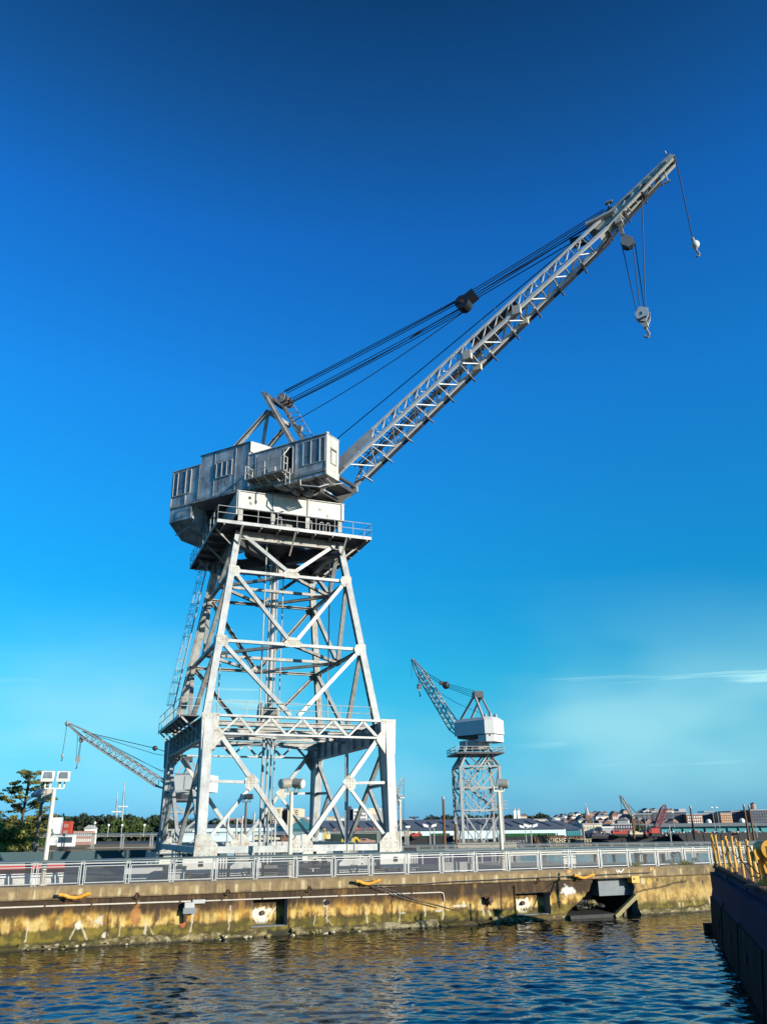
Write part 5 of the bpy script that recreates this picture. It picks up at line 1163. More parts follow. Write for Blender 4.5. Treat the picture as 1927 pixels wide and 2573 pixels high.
for k_, px in enumerate((571, 593, 606, 636, 651, 663, 671, 690)):
    Y = 88; b_ = P(px, 2126, Y); H = PZ(px, 2044 + (k_ * 37) % 22, Y) - TOP; b_.z = TOP - .06
    t = thing('steel_standpipe', b_, 0, ('leftmost', 'second', 'third', 'fourth', 'fifth', 'sixth', 'seventh', 'rightmost')[k_] + ' slim silver standpipe, from the left, in the row seen under the main crane', 'standpipe', 'row of silver standpipes under the main crane')
    a = MB(); a.cyl((0, 0, 0), (0, 0, H), .10, 8); a.build('pipe', M['galv'], t)
    a = MB(); a.cyl((0, 0, H), (0, 0, H + .12), .14, 8); a.build('flange', M['galv'], t)

# ================================================================ BACKGROUND CRANES
SF, SW = M['silver_far'], M['silver_far_w']
def mb_part(name, m, par, fn):
    a = MB(); fn(a); return a.build(name, m, par)
def tower_crane(name, label, Y, cx, base_y, lv, hw, hd, top_hw, house, rz):
    """lv: pixel rows of the levels from base to top platform; cx: pixel column of the axis"""
    b0 = P(cx, base_y, Y)
    t = thing(name, b0, rz, label, 'crane')
    zs = [PZ(cx, y, Y) - b0.z for y in lv]
    def wv(z):
        zt = zs[-1]; k = max(0, (z - zs[-2]) / (zt - zs[-2])); return hw + (top_hw - hw) * k, hd + (top_hw - hd) * k
    for sx_ in (-1, 1):
        for sy_ in (-1, 1):
            pts = [(sx_ * wv(z)[0], sy_ * wv(z)[1], z) for z in (0, zs[-2], zs[-1])]
            a = MB(); a.beam(pts[0], pts[1], .55, .6); a.beam(pts[1], pts[2], .5, .5); a.build('tower_leg', SF, t)
    for i in range(len(zs) - 1):
        z0, z1 = zs[i], zs[i + 1]
        for (ax, ay, bx, by) in ((-1, -1, 1, -1), (-1, 1, 1, 1), (-1, -1, -1, 1), (1, -1, 1, 1)):
            w0, d0 = wv(z0); w1, d1 = wv(z1)
            p, q = Vector((ax * w1, ay * d1, z1)), Vector((bx * w1, by * d1, z1)); m_ = (Vector((ax * w0, ay * d0, z0)) + Vector((bx * w0, by * d0, z0))) / 2
            a = MB(); a.beam(p, q, .34, .34); a.build('tower_strut', SF, t)
            a = MB(); a.beam(p, m_, .3, .3); a.build('tower_brace', SF, t)
            a = MB(); a.beam(q, m_, .3, .3); a.build('tower_brace', SF, t)
    zt = zs[-1]
    return t, b0, zs
def vplane(px, py, b0, hd, off=0):
    d = P(px, py, 100) - EYE
    n = Vector((-math.sin(hd), math.cos(hd), 0)); o = Vector((b0.x, b0.y, 0)) + n * off
    tt_ = (o - EYE).to_2d().dot(n.to_2d()) / d.to_2d().dot(n.to_2d())
    return EYE + d * tt_
def lattice_boom(par, L, foot, tip, w0, w1, d0, n, m, nm='boom'):
    """four-chord lattice boom between two world points"""
    inv = L
    f, q = inv @ foot, inv @ tip
    d = (q - f).normalized(); sd = d.cross(Vector((0, 0, 1))).normalized(); up = sd.cross(d)
    bo_ = None
    cs = []
    for sx_, sz_ in ((-1, -1), (1, -1), (1, 1), (-1, 1)):
        p0 = f + sd * sx_ * w0 * .7; p1 = f.lerp(q, .12) + sd * sx_ * w0 + up * sz_ * d0 / 2; p2 = f.lerp(q, .82) + sd * sx_ * w1 + up * sz_ * d0 / 2.2; p3 = q + sd * sx_ * w1 * .5 + up * sz_ * .12
        a = MB()
        for u_, v_ in ((p0, p1), (p1, p2), (p2, p3)): a.beam(u_, v_, .24, .24)
        o = a.build(nm if bo_ is None else 'chord', m, par if bo_ is None else bo_); bo_ = bo_ or o
        cs.append((p1, p2))
    for i in range(n):
        t0, t1 = i / n, (i + 1) / n
        for a_, b__ in ((0, 3), (1, 2), (3, 2), (0, 1)):
            p = cs[a_][0].lerp(cs[a_][1], t0); q2 = cs[b__][0].lerp(cs[b__][1], t1)
            if i % 2: p, q2 = cs[b__][0].lerp(cs[b__][1], t0), cs[a_][0].lerp(cs[a_][1], t1)
            a = MB(); a.beam(p, q2, .12, .12); a.build('lattice_bar', m, bo_)
    return bo_, f, q
def lines(par, pts, r=.06, nm='rope'):
    a = MB(); a.tube(pts, r, 4); return a.build(nm, M['rope'], par)
# second crane (middle distance, right of the main crane)
Y2 = 200.0
t2, b2, z2 = tower_crane('shipyard_crane', 'smaller silver shipyard crane in the middle distance with its boom raised to the left', Y2, 1204, 2116, (2116, 2037, 1981, 1928, 1894), 4.55, 4.2, 2.7, None, R(7))
L2 = Matrix.Rotation(-R(7), 4, 'Z') @ Matrix.Translation(-b2)
zt = z2[-1]
mb_part('platform', M['steel_dark'], t2, lambda a: a.box(-5.6, 5.6, -5.6, 5.6, zt - .4, zt))
for p_, q_ in (((-5.6, -5.6), (5.6, -5.6)), ((5.6, -5.6), (5.6, 5.6)), ((5.6, 5.6), (-5.6, 5.6)), ((-5.6, 5.6), (-5.6, -5.6))):
    for h_ in (.6, 1.2, ): mb_part('railing', SF, t2, lambda a: a.cyl((*p_, zt + h_), (*q_, zt + h_), .07, 4))
    for k_ in range(6): c_ = Vector((*p_, zt)).lerp(Vector((*q_, zt)), k_ / 6); mb_part('railing_post', SF, t2, lambda a: a.cyl(c_, c_ + Vector((0, 0, 1.2)), .07, 4))
zr = PZ(1204, 1880, Y2) - b2.z; zr2 = PZ(1204, 1863, Y2) - b2.z
for sx_ in (-1, 1):
    for sy_ in (-1, 1): mb_part('upper_leg', SF, t2, lambda a: a.beam((sx_ * 3.4, sy_ * 3.4, zt), (sx_ * 2.7, sy_ * 2.7, zr), .5, .5))
mb_part('slew_ring', M['steel_dark'], t2, lambda a: a.cyl((0, 0, zr - .4), (0, 0, zr), 3.6, 16))
mb_part('slew_skirt', SF, t2, lambda a: a.cyl((0, 0, zr), (0, 0, zr2), 3.6, 8))
HD2 = R(138); M2 = Matrix.Rotation(HD2 - R(7), 4, 'Z')
zh0, zh1, zh2 = PZ(1204, 1856, Y2) - b2.z, PZ(1204, 1850, Y2) - b2.z, PZ(1204, 1816, Y2) - b2.z
def hp(name, m, pts, ext, par=t2):
    a = MB(M2); a.prism(pts, ext); return a.build(name, m, par)
hz = [(3.2, -3.4), (-5.6, -3.4), (-7.2, -2.0), (-7.2, 2.0), (-5.6, 3.4), (3.2, 3.4)]
ho = hp('machinery_house', SW, [(x, y, zh1) for x, y in hz], (0, 0, zh2 - zh1))
a = MB(M2); nb_ = len(hz); a.add([Vector((x, y, zh2)) for x, y in hz] + [Vector((x * .86, y * .8, zh2 + .75)) for x, y in hz], [(i, (i + 1) % nb_, nb_ + (i + 1) % nb_, nb_ + i) for i in range(nb_)] + [tuple(range(nb_, 2 * nb_))]); a.build('roof', SW, ho); hp('counterweight', SW, [(x, y * .9, zh1 - 1.75) for x, y in ((-3.4, -3.4), (-5.6, -3.4), (-7.1, -2.0), (-7.1, 2.0), (-5.6, 3.4), (-3.4, 3.4))], (0, 0, 1.55), ho)
hp('house_base', M['steel_dark'], [(3.0, -2.6, zh0), (-6.4, -2.6, zh0), (-6.4, 2.6, zh0), (3.0, 2.6, zh0)], (0, 0, zh1 - zh0 - .02), ho)
for k_ in range(3): hp('roof_vent', SF, [(-6.2 + k_ * .9, -1 + k_ * .8, zh2 + .7), (-5.7 + k_ * .9, -1 + k_ * .8, zh2 + .7), (-5.7 + k_ * .9, -.4 + k_ * .8, zh2 + .7), (-6.2 + k_ * .9, -.4 + k_ * .8, zh2 + .7)], (0, 0, .8 + .3 * (k_ % 2)), ho)
foot, tip = vplane(1157, 1853, b2, HD2), vplane(1036, 1657, b2, HD2)
lattice_boom(t2, L2, foot, tip, 1.0, .7, 2.0, 22, SF)
ap = L2 @ vplane(1200, 1748, b2, HD2)
for sd_ in (-1, 1):
    n_ = (M2 @ Vector((0, sd_ * 1.3, 0)))
    for x_ in (2.8, -4.6):
        base = M2 @ Vector((x_, sd_ * 2.0, zh2)); mb_part('a_frame_leg', SF, t2, lambda a: a.beam(base, ap + n_, .4, .45))
mb_part('a_frame_head', M['steel_dark'], t2, lambda a: a.box(ap.x - 1.1, ap.x + 1.1, ap.y - 1.3, ap.y + 1.3, ap.z - .6, ap.z + .9))
bl = L2 @ vplane(1120, 1722, b2, HD2); hd_ = L2 @ vplane(1060, 1687, b2, HD2); tp = L2 @ tip
mb_part('floating_sheave_block', M['rope'], t2, lambda a: (a.ball(bl, .95, 8, 6), a.box(bl.x - 1.6, bl.x - .2, bl.y - .4, bl.y + .4, bl.z + .1, bl.z + .9)))
for o_ in (-.8, -.25, .35, .9): lines(t2, [ap + Vector((0, 0, o_)), bl + Vector((0, 0, o_ * .55))], .07, 'luffing_rope')
for o_ in (-.3, .3): lines(t2, [bl + Vector((0, 0, o_)), hd_ + Vector((0, 0, o_))], .09, 'luffing_rope')
mid_ = (L2 @ vplane(1110, 1745, b2, HD2)); lines(t2, [ap + Vector((0, 0, -4)), L2 @ vplane(1150, 1768, b2, HD2), mid_, hd_], .06, 'hoist_rope')
for a_, b__ in (((1034, 1668), (1034, 1703)), ((1050, 1686), (1052, 1722)), ((1053, 1686), (1054, 1722))): lines(t2, [L2 @ vplane(*a_, b2, HD2), L2 @ vplane(*b__, b2, HD2)], .07, 'hoist_rope')
c_ = vplane(1053, 1728, b2, HD2); t = thing('hook_block', c_, 0, 'dark hook block hanging below the boom of the second crane', 'hook block'); mb_part('block', SF, t, lambda a: a.prism([(-.5, -.2, .9), (.5, -.2, .9), (.6, -.2, 0), (0, -.2, -1.0), (-.6, -.2, 0)], (0, .4, 0))); mb_part('hook', M['steel_dark'], t, lambda a: a.tube([(0, 0, -1), (.1, 0, -1.6), (.4, 0, -2), (0, 0, -2.2)], .14, 6))
for k_ in range(3):
    za, zb = z2[k_ + 0] if k_ else z2[0] + 4, z2[k_ + 1]
sts = [((3.6, z2[1] + .5), (-2.6, z2[2] + .5)), ((-2.6, z2[2] + .5), (2.6, z2[3] + 1.5))]
for (xa, za), (xb, zb) in sts:
    for y_ in (-1.2, -.2):
        st = mb_part('stair_stringer', SF, t2, lambda a: a.beam((xa, y_, za), (xb, y_, zb), .15, .35)); mb_part('handrail', SF, t2, lambda a: a.beam((xa, y_, za + 1.1), (xb, y_, zb + 1.1), .1, .1))
    for k_ in range(9): mb_part('tread', SF, t2, lambda a: a.box(xa + (xb - xa) * (k_ + .5) / 9 - .3, xa + (xb - xa) * (k_ + .5) / 9 + .3, -1.2, -.2, za + (zb - za) * (k_ + .5) / 9 - .05, za + (zb - za) * (k_ + .5) / 9 + .05))
    mb_part('landing', SF, t2, lambda a: a.box(xb - 1.2, xb + 1.2, -1.6, .4, zb - .15, zb)); mb_part('landing_rail', SF, t2, lambda a: [a.cyl((xb + k * .6, -1.6, zb), (xb + k * .6, -1.6, zb + 1.2), .06, 4) for k in (-2, -1, 0, 1, 2)] + [a.box(xb - 1.2, xb + 1.2, -1.64, -1.56, zb + h, zb + h + .1) for h in (.6, 1.15)])
mb_part('landing', SF, t2, lambda a: a.box(2.4, 6.6, -1.8, .6, z2[1] + .3, z2[1] + .5)); mb_part('landing_rail', SF, t2, lambda a: [a.cyl((2.4 + k * .7, -1.8, z2[1] + .5), (2.4 + k * .7, -1.8, z2[1] + 2), .07, 4) for k in range(7)] + [a.box(2.4, 6.6, -1.85, -1.75, z2[1] + h, z2[1] + h + .12) for h in (1.2, 2)])
for x_ in (-2.4, .6, 2.0, -.8): mb_part('hanging_pipe', SF, t2, lambda a: a.cyl((x_, .5, 0), (x_ - .3, .5, z2[3]), .09, 5))
mb_part('pier_block', M['conc'], t2, lambda a: a.box(-7, 7, -6, 6, -3.2, -.05))

# third crane (far left, seen through the side of the tower)
Y3 = 165.0
t3, b3, z3 = tower_crane('shipyard_crane', 'weathered silver crane behind the main crane, its boom reaching low to the left', Y3, 462, 2134, (2134, 2085, 2042, 2012), 3.7, 3.4, 3.3, None, R(12))
L3 = Matrix.Rotation(-R(12), 4, 'Z') @ Matrix.Translation(-b3); HD3 = R(170); M3 = Matrix.Rotation(HD3 - R(12), 4, 'Z')
zt = z3[-1]; zz3 = lambda y: PZ(462, y, Y3) - b3.z
mb_part('platform', M['steel_dark'], t3, lambda a: a.box(-4.6, 4.6, -4.4, 4.4, zt - .2, zt + .1))
mb_part('slew_ring', M['steel_dark'], t3, lambda a: a.cyl((0, 0, zt), (0, 0, zz3(1994)), 3.2, 14))
mb_part('slew_frame', SF, t3, lambda a: a.box(-4.4, 3.4, -3, 3, zz3(1994), zz3(1986)))
hp3 = lambda name, m, pts, ext, par=t3: (lambda a: (a.prism(pts, ext), a.build(name, m, par))[1])(MB(M3))
h3_ = hp3('machinery_house', SW, [(2.9, -3.2, zz3(1986)), (2.0, -3.2, zz3(1960)), (1.2, -3.2, zz3(1949)), (-2.9, -3.2, zz3(1949)), (-2.9, -3.2, zz3(1986))], (0, 6.4, 0))
hp3('roof', SF, [(1.25, -3.3, zz3(1949)), (-3.0, -3.3, zz3(1949)), (-3.0, 3.3, zz3(1949)), (1.25, 3.3, zz3(1949))], (0, 0, .25), h3_)
hp3('counterweight', SW, [(-3.05, -2.6, zz3(1992)), (-5.0, -2.6, zz3(1992)), (-5.0, -2.6, zz3(1950)), (-3.05, -2.6, zz3(1952))], (0, 5.2, 0), h3_)
for x_ in (2.0, -.6, -2.4): mb_part('seam', SF, h3_, lambda a: a.add([M3 @ Vector(v) for v in ((x_ - .06, 3.26, zz3(1984)), (x_ + .06, 3.26, zz3(1984)), (x_ + .06, 3.26, zz3(1953)), (x_ - .06, 3.26, zz3(1953)))], [(0, 1, 2, 3)]))
ap = L3 @ vplane(474, 1908, b3, HD3)
for sd_ in (-1, 1):
    for x_ in (3.2, -3.6):
        base = M3 @ Vector((x_, sd_ * 2.2, zz3(1986))); mb_part('a_frame_leg', SF, t3, lambda a: a.beam(base, ap + M3 @ Vector((0, sd_ * 1.0, 0)), .32, .34))
mb_part('a_frame_head', M['steel_dark'], t3, lambda a: a.box(ap.x - .8, ap.x + .8, ap.y - 1.2, ap.y + 1.2, ap.z - .4, ap.z + .4))
foot, tip = vplane(432, 1987, b3, HD3), vplane(172, 1818, b3, HD3)
lattice_boom(t3, L3, foot, tip, .75, .55, 1.6, 24, SF)
hd_ = L3 @ vplane(208, 1838, b3, HD3)
for a_, r_ in ((1900, .09), (1912, .07)): lines(t3, [ap, L3 @ vplane(390, 1880 + (a_ - 1900) * 1.2, b3, HD3), hd_], r_, 'luffing_rope')
mb_part('floating_sheave_block', M['rope'], t3, lambda a: a.ball(L3 @ vplane(390, 1880, b3, HD3), .5, 8, 6))
lines(t3, [L3 @ vplane(450, 1945, b3, HD3), L3 @ vplane(400, 1934, b3, HD3), L3 @ vplane(300, 1885, b3, HD3), hd_], .06, 'hoist_rope'); lines(t3, [L3 @ vplane(445, 1955, b3, HD3), L3 @ vplane(400, 1935, b3, HD3), L3 @ vplane(270, 1866, b3, HD3)], .05, 'hoist_rope')
for a_, b__ in (((169, 1822), (158, 1895)), ((196, 1842), (193, 1908)), ((205, 1850), (196, 1908)), ((207, 1850), (199, 1906))): lines(t3, [L3 @ vplane(*a_, b3, HD3), L3 @ vplane(*b__, b3, HD3)], .06, 'hoist_rope')
mb_part('upper_block', SF, t3, lambda a: a.ball(L3 @ vplane(205, 1858, b3, HD3), .5, 8, 6, 1.3)); mb_part('boom_tip', SF, t3, lambda a: a.ball(L3 @ vplane(171, 1818, b3, HD3), .55, 8, 6))
t = thing('hook_block', vplane(196, 1910, b3, HD3), 0, 'grey hook block hanging under the boom of the crane at the far left', 'hook block'); mb_part('block', SF, t, lambda a: a.prism([(-.4, -.2, .8), (.4, -.2, .8), (.5, -.2, 0), (0, -.2, -.7), (-.5, -.2, 0)], (0, .4, 0))); mb_part('hook', M['steel_dark'], t, lambda a: a.tube([(0, 0, -.7), (.05, 0, -1.3), (-.2, 0, -1.7)], .12, 6))
t = thing('ball_hook', vplane(158, 1898, b3, HD3), 0, 'tiny overhaul hook hanging from the boom tip of the crane at the far left', 'hook'); mb_part('ball', SF, t, lambda a: a.ball((0, 0, 0), .3, 8, 6, 1.3)); mb_part('hook', M['steel_dark'], t, lambda a: a.tube([(0, 0, -.3), (0, 0, -.9), (-.2, 0, -1.1)], .1, 5))
# fourth crane, small, behind the front right leg
Y4 = 290.0
t4, b4, z4 = tower_crane('harbour_crane', 'small distant lattice boom crane just right of the front right leg of the main crane', Y4, 985, 2110, (2110, 2060, 2030, 2015), 3, 3, 2.4, None, 0)
L4 = Matrix.Translation(-b4)
mb_part('machinery_house', SF, t4, lambda a: a.box(-3, 2.5, -3, 3, z4[-1], z4[-1] + 4))
lattice_boom(t4, L4, P(988, 2010, Y4), P(1014, 1953, Y4), .9, .6, 1.6, 10, SF)
lines(t4, [L4 @ P(1014, 1955, Y4), L4 @ P(1014, 2112, Y4)], .1, 'hoist_rope')
# derrick boom far right and red crawler boom
Y5 = 262.0
b5 = P(1592, 2092, Y5); t5 = thing('derrick_crane', b5, 0, 'thin grey derrick boom raised to the left above the far right barges', 'crane'); L5 = Matrix.Translation(-b5)
lattice_boom(t5, L5, P(1592, 2056, Y5), P(1557, 1999, Y5), .5, .4, .9, 12, SF)
for p_, q_ in (((1557, 1999), (1600, 2045)), ((1557, 1999), (1562, 2048)), ((1560, 2003), (1597, 2043))): lines(t5, [L5 @ P(*p_, Y5), L5 @ P(*q_, Y5)], .07)
mb_part('mast_base', M['brust'], t5, lambda a: a.beam((0, 0, 0), L5 @ P(1592, 2050, Y5), .7, .7)); mb_part('back_stay', SF, t5, lambda a: a.beam(L5 @ P(1600, 2045, Y5), (2.5, 2, 0), .3, .3))
b6 = P(1646, 2098, Y5); t6 = thing('crawler_crane', b6, 0, 'red crawler crane with a red lattice boom in front of the dark brick blocks', 'crane'); L6 = Matrix.Translation(-b6)
M['redboom'] = flat('red_boom_paint', (.20, .05, .06), .1)
lattice_boom(t6, L6, P(1647, 2084, Y5), P(1670, 2022, Y5), .8, .7, 1.5, 9, M['redboom'])
mb_part('cab', M['bred'], t6, lambda a: a.box(-1.5, 1.0, -1.5, 1.5, .5, 1.9)); mb_part('track', M['bblack'], t6, lambda a: a.box(-1.6, 1.6, -1.8, 1.8, -.4, .48)); mb_part('counterweight', M['redboom'], t6, lambda a: a.box(-2.1, -1.52, -1.4, 1.4, .6, 1.5))

# ================================================================ FAR SHORE
YS = 300.0
a = MB(); a.prism([(-900, YS, -1), (900, YS, -1), (3000, 3000, -1), (-3000, 3000, -1)], (0, 0, 2.2)); a.build('ground', M['earth'], kind='structure', label='far shore ground behind the barges')
def hill_z(x, y):
    x = np.asarray(x, float); y = np.asarray(y, float)
    rise = sm(y, 430, 900)
    h = 5.2 + 5.5 * sm(x, 60, 200) - 2.5 * sm(x, 330, 420) + 0.0 * x + 6 * np.exp(-((x + 230) / 90) ** 2) + 2 * np.sin(x * .03)
    return 1.2 + rise * h
hx, hy_ = np.meshgrid(np.linspace(-900, 900, 90), np.linspace(420, 1300, 50), indexing='ij')
tag(place('hillside', grid_mesh('hillside', hx, hy_, hill_z(hx, hy_), None, M['hill'])), 'low wooded hillside behind the harbour', kind='structure')

def wgrid(t, x0, x1, z0, z1, y, nx, nz, m='pbwin', fx=.55, fz=.55, name='window', group_stuff=True):
    """window openings set in a facade at y (front), local coordinates"""
    a = MB(); big = []
    for i in range(nx):
        for j in range(nz):
            cx = x0 + (x1 - x0) * (i + .5) / nx; cz = z0 + (z1 - z0) * (j + .5) / nz
            w_, h_ = (x1 - x0) / nx * fx / 2, (z1 - z0) / nz * fz / 2
            a.box(cx - w_, cx + w_, y - .12, y + .05, cz - h_, cz + h_)
    return tag(a.build('windows', M[m], t), kind='stuff')
def building(label, x0, x1, ytop, Y, depth, m, base=None, roof=None, win=None, winm='pbwin', cat='building', name='building', group=None, gable=None, rz=0):
    X0, X1 = PX(x0, Y), PX(x1, Y)
    zt = PZ((x0 + x1) / 2, ytop, Y); zb = base if base is not None else float(hill_z((X0 + X1) / 2, Y)) - .5 if Y > 425 else 1.2
    cx = (X0 + X1) / 2
    t = thing(name, (cx, Y, zb), rz, label, cat, group)
    W = (X1 - X0) / 2; H = zt - zb
    a = MB(); a.box(-W, W, 0, depth, 0, H); a.build('wall', M[m], t)
    if roof == 'flat':
        a = MB(); a.box(-W - .3, W + .3, -.3, depth + .3, H, H + .5); a.build('parapet', M['bgrey'] if m != 'bgrey' else M['bwhite'], t)
    elif roof:
        rm, rh = roof
        a = MB(); a.prism([(-W - .3, -.4, H), (-W - .3, depth / 2, H + rh), (-W - .3, depth + .4, H)], (2 * W + .6, 0, 0)); a.build('roof', M[rm], t)
    if gable:
        rm, rh = gable
        a = MB(); a.prism([(-W - .3, -.4, H), (0, -.4, H + rh), (W + .3, -.4, H)], (0, depth + .8, 0)); a.build('roof', M[rm], t)
    if win: wgrid(t, -W * .92, W * .92, H * .12, H * .95, 0, *win, m=winm)
    return t, W, H
# long pale sheds
building('long pale cyan shed with a grey roof and white walls behind the barges, right part', 742, 1420, 2086, 345, 60, 'bcyan', roof=('broof', 0.1))
Xa, Xb = PX(760, 345), PX(1422, 345); zt, zr = PZ(1100, 2087, 345), PZ(1100, 2056, 345)
t = thing('shed_roof', (0, 344, zt), 0, 'wide grey pitched roof on the long pale shed', 'roof')
bpy.data.objects.remove(t)
sh = [o for o in bpy.data.objects if o.get('label', '').startswith('long pale cyan shed')][0]
for ch in list(sh.children):
    if ch.name.startswith('roof'): bpy.data.objects.remove(ch)
a = MB(); cx = sh.location.x; zb_ = sh.location.z; H_ = PZ(1081, 2086, 345) - zb_; Wl = (PX(1420, 345) - PX(742, 345)) / 2
ridge = 4.2
a.add([(-Wl - .4, -1, H_), (Wl + .4, -1, H_), (Wl - 9, 30, H_ + ridge), (-Wl + 4, 30, H_ + ridge), (-Wl - .4, 61, H_), (Wl + .4, 61, H_)], [(0, 1, 2, 3), (3, 2, 5, 4), (0, 3, 4), (1, 5, 2)]); a.build('roof', M['broof'], sh)
for k_ in range(20):
    a = MB(); x_ = -Wl + 10 + k_ * 5.1; a.prism([(x_, 6, H_ + .95), (x_ + .6, 6, H_ + .95), (x_ - 2.4, 22, H_ + 3.12), (x_ - 3.0, 22, H_ + 3.12)], (0, 0, .22)); a.build('skylight', M['bnavy'], sh)
t, W_, H0 = building('small teal gable front at the left end of the long pale shed', 722, 792, 2084, 338, 20, 'bteal', gable=('broof', 4.2))
a = MB(); a.prism([(-W_, -.5, H0), (0, -.5, H0 + 4.1), (W_, -.5, H0)], (0, .2, 0)); a.build('gable', M['bteal'], t)
building('pale cyan shed wall with dark lettering at the far left, partly behind the crane leg', 440, 700, 2080, 345, 30, 'bcyan', roof=('broof', 1.4))
sh2 = [o for o in bpy.data.objects if o.get('label', '').startswith('pale cyan shed wall with dark')][0]
a = MB()
xs_, zs_ = PX(447, 345) - sh2.location.x, PZ(460, 2093, 345) - sh2.location.z
xs_ = PX(452, 345) - sh2.location.x
for k_ in range(6): a.prism([(xs_ + k_ * .9, -.1, zs_), (xs_ + k_ * .9 + .6, -.1, zs_), (xs_ + k_ * .9 + .75, -.1, zs_ + 1.0 + .3 * (k_ % 2)), (xs_ + k_ * .9 + .25, -.1, zs_ + 1.0)], (0, .08, 0))
a.build('lettering', M['ink'], sh2)
building('teal end wall of the grey hangar right of the long pale shed', 1422, 1458, 2087, 352, 30, 'bteal', win=(7, 1), winm='bteal2')
t, W_, H0 = building('grey roofed hangar between the long pale shed and the cream building', 1395, 1460, 2085, 356, 34, 'bgrey'); a = MB(); a.add([(-W_ - 2, -3, H0), (W_ + .5, -3, H0), (W_ - 1, 34, H0 + 3.6), (-W_ - 9, 34, H0 + 3.6)], [(0, 1, 2, 3)]); a.build('roof', M['broof'], t)
building('cream low industrial building right of the teal end wall', 1464, 1512, 2072, 365, 20, 'bcream', roof='flat', win=(6, 2), winm='bgrey'); building('white low workshop beside the cream industrial building', 1512, 1540, 2080, 360, 15, 'bgrey', roof='flat')
# turquoise warehouse
t, W_, H0 = building('long turquoise warehouse with a tan roof at the right', 1660, 1990, 2076, 340, 40, 'bteal2'); a = MB(); a.add([(-W_ - 1, -2, H0), (W_ + 1, -2, H0), (W_ + 1, 36, H0 + 1.3), (-W_ - 1, 36, H0 + 1.3)], [(0, 1, 2, 3)]); a.build('roof', M['btan'], t)
for k_ in range(13): a = MB(); a.box(-W_ + 4 + k_ * 4.3, -W_ + 4.35 + k_ * 4.3, -.5, -.02, 0, H0 - .5); a.build('downpipe', M['bteal'], t)
# brick blocks at right
for x0, x1, yt, Y, m, nx, nz, lab, rf in ((1597, 1640, 2046, 560, 'bnavy', 7, 5, 'dark brick block with slim windows, leftmost of the row at the right', 'flat'), (1641, 1727, 2041, 570, 'bnavy', 13, 6, 'wide dark brick block behind the red boom', 'flat'), (1727, 1768, 2047, 565, 'bbrown', 7, 5, 'brown brick block with pale windows between two dark blocks', 'flat'), (1770, 1815, 2046, 575, 'bnavy', 7, 5, 'dark low block with a cream attic left of the orange block', 'flat'), (1814, 1842, 2044, 560, 'borange', 5, 6, 'orange brick block lit by the sun among the dark blocks', 'flat'), (1841, 1889, 2039, 580, 'bnavy', 8, 6, 'dark brick block right of the orange block', 'flat'), (1889, 1960, 2036, 570, 'bnavy', 10, 6, 'dark brick block at the right edge of the picture', 'flat')):
    building(lab, x0, x1, yt, Y, 30, m, base=1.2, roof=rf, win=(nx, nz), winm='dimwin' if m == 'bnavy' else 'bwhite' if m == 'bbrown' else 'bbrown')
building('cream attic storey on top of the dark low block', 1774, 1800, 2040, 582, 12, 'bcream', base=13, roof='flat', win=(5, 1)); building('grey stair tower on top of the wide dark block', 1710, 1728, 2032, 578, 10, 'bgrey', base=13)
t = thing('water_tank', P(1893, 2038, 580), 0, 'round rooftop water tank above the dark blocks at the right', 'water tank'); mb_part('tank', M['bpink'], t, lambda a: a.cyl((0, 0, 1.2), (0, 0, 4.6), 1.7, 10)); mb_part('tank_roof', M['bnavy'], t, lambda a: a.cyl((0, 0, 4.6), (0, 0, 5.5), 1.8, 10, .1))
for k_, (x_, y_) in enumerate(((-1.2, -1.2), (1.2, -1.2), (1.2, 1.2), (-1.2, 1.2))): mb_part('leg', M['bnavy'], t, lambda a: a.beam((x_, y_, -.5), (x_, y_, 1.2), .3, .3))
for px, py, lab in ((1780, 2065, 'white round tank in front of the dark low block'), (1864, 2063, 'white round tank in front of the dark brick block right of the orange one')):
    t = thing('storage_tank', P(px, py + 5, 400), 0, lab, 'tank'); mb_part('tank', M['bwhite'], t, lambda a: a.ball((0, 0, .8), 1.3, 10, 7)); mb_part('base', M['bgrey'], t, lambda a: a.cyl((0, 0, -6), (0, 0, -.2), .9, 8))
# tower blocks seen through the portal
building('left of two cream tower blocks seen through the main crane portal', 680, 706, 2029, 640, 40, 'bcream', base=1.2, win=(2, 11), winm='bbrown'); building('dark side wall of the left tower block seen through the portal', 657, 680, 2032, 655, 40, 'bnavy', base=1.2)
building('right of two cream tower blocks seen through the main crane portal', 722, 752, 2031, 640, 40, 'bcream', base=1.2, win=(2, 11), winm='bbrown'); building('dark narrow tower face between the two cream tower blocks', 706, 721, 2031, 650, 30, 'bnavy', base=1.2)
building('dark navy flank of the white gridded block seen through the right half of the portal', 868, 888, 2033, 600, 26, 'bnavy', base=1.2); building('white gridded block with dark square windows seen through the right half of the portal', 888, 922, 2032, 598, 26, 'bwhite', base=1.2, win=(7, 6)); building('dark stair tower on top of the navy flank', 874, 882, 2026, 606, 8, 'bnavy', base=14); building('cream blank block right of the white gridded block', 927, 957, 2030, 605, 26, 'bcream', base=1.2, win=(8, 1), winm='bgrey')
LOWB = [(750, 772, 2055, 'bwhite', 'white low block right of the tower blocks'), (770, 800, 2058, 'bgrey', 'grey low block in the skyline left of the back crane leg'), (820, 842, 2053, 'bcream', 'cream low block just right of the back crane leg'), (842, 863, 2056, 'bwhite', 'white low block left of the navy flank'), (1000, 1040, 2061, 'bcream', 'cream low building under the skyline right of the front crane leg'), (1045, 1066, 2062, 'bwhite', 'white low building left of the tree clump'), (1066, 1120, 2063, 'bcream', 'cream long low building under the tree clump'), (1180, 1240, 2058, 'bwhite', 'white long sloping roof building behind the second crane legs'), (1246, 1300, 2062, 'bwhite', 'white low building right of the second crane'), (575, 600, 2058, 'bpink', 'pink low building left of the dark floodlight')]
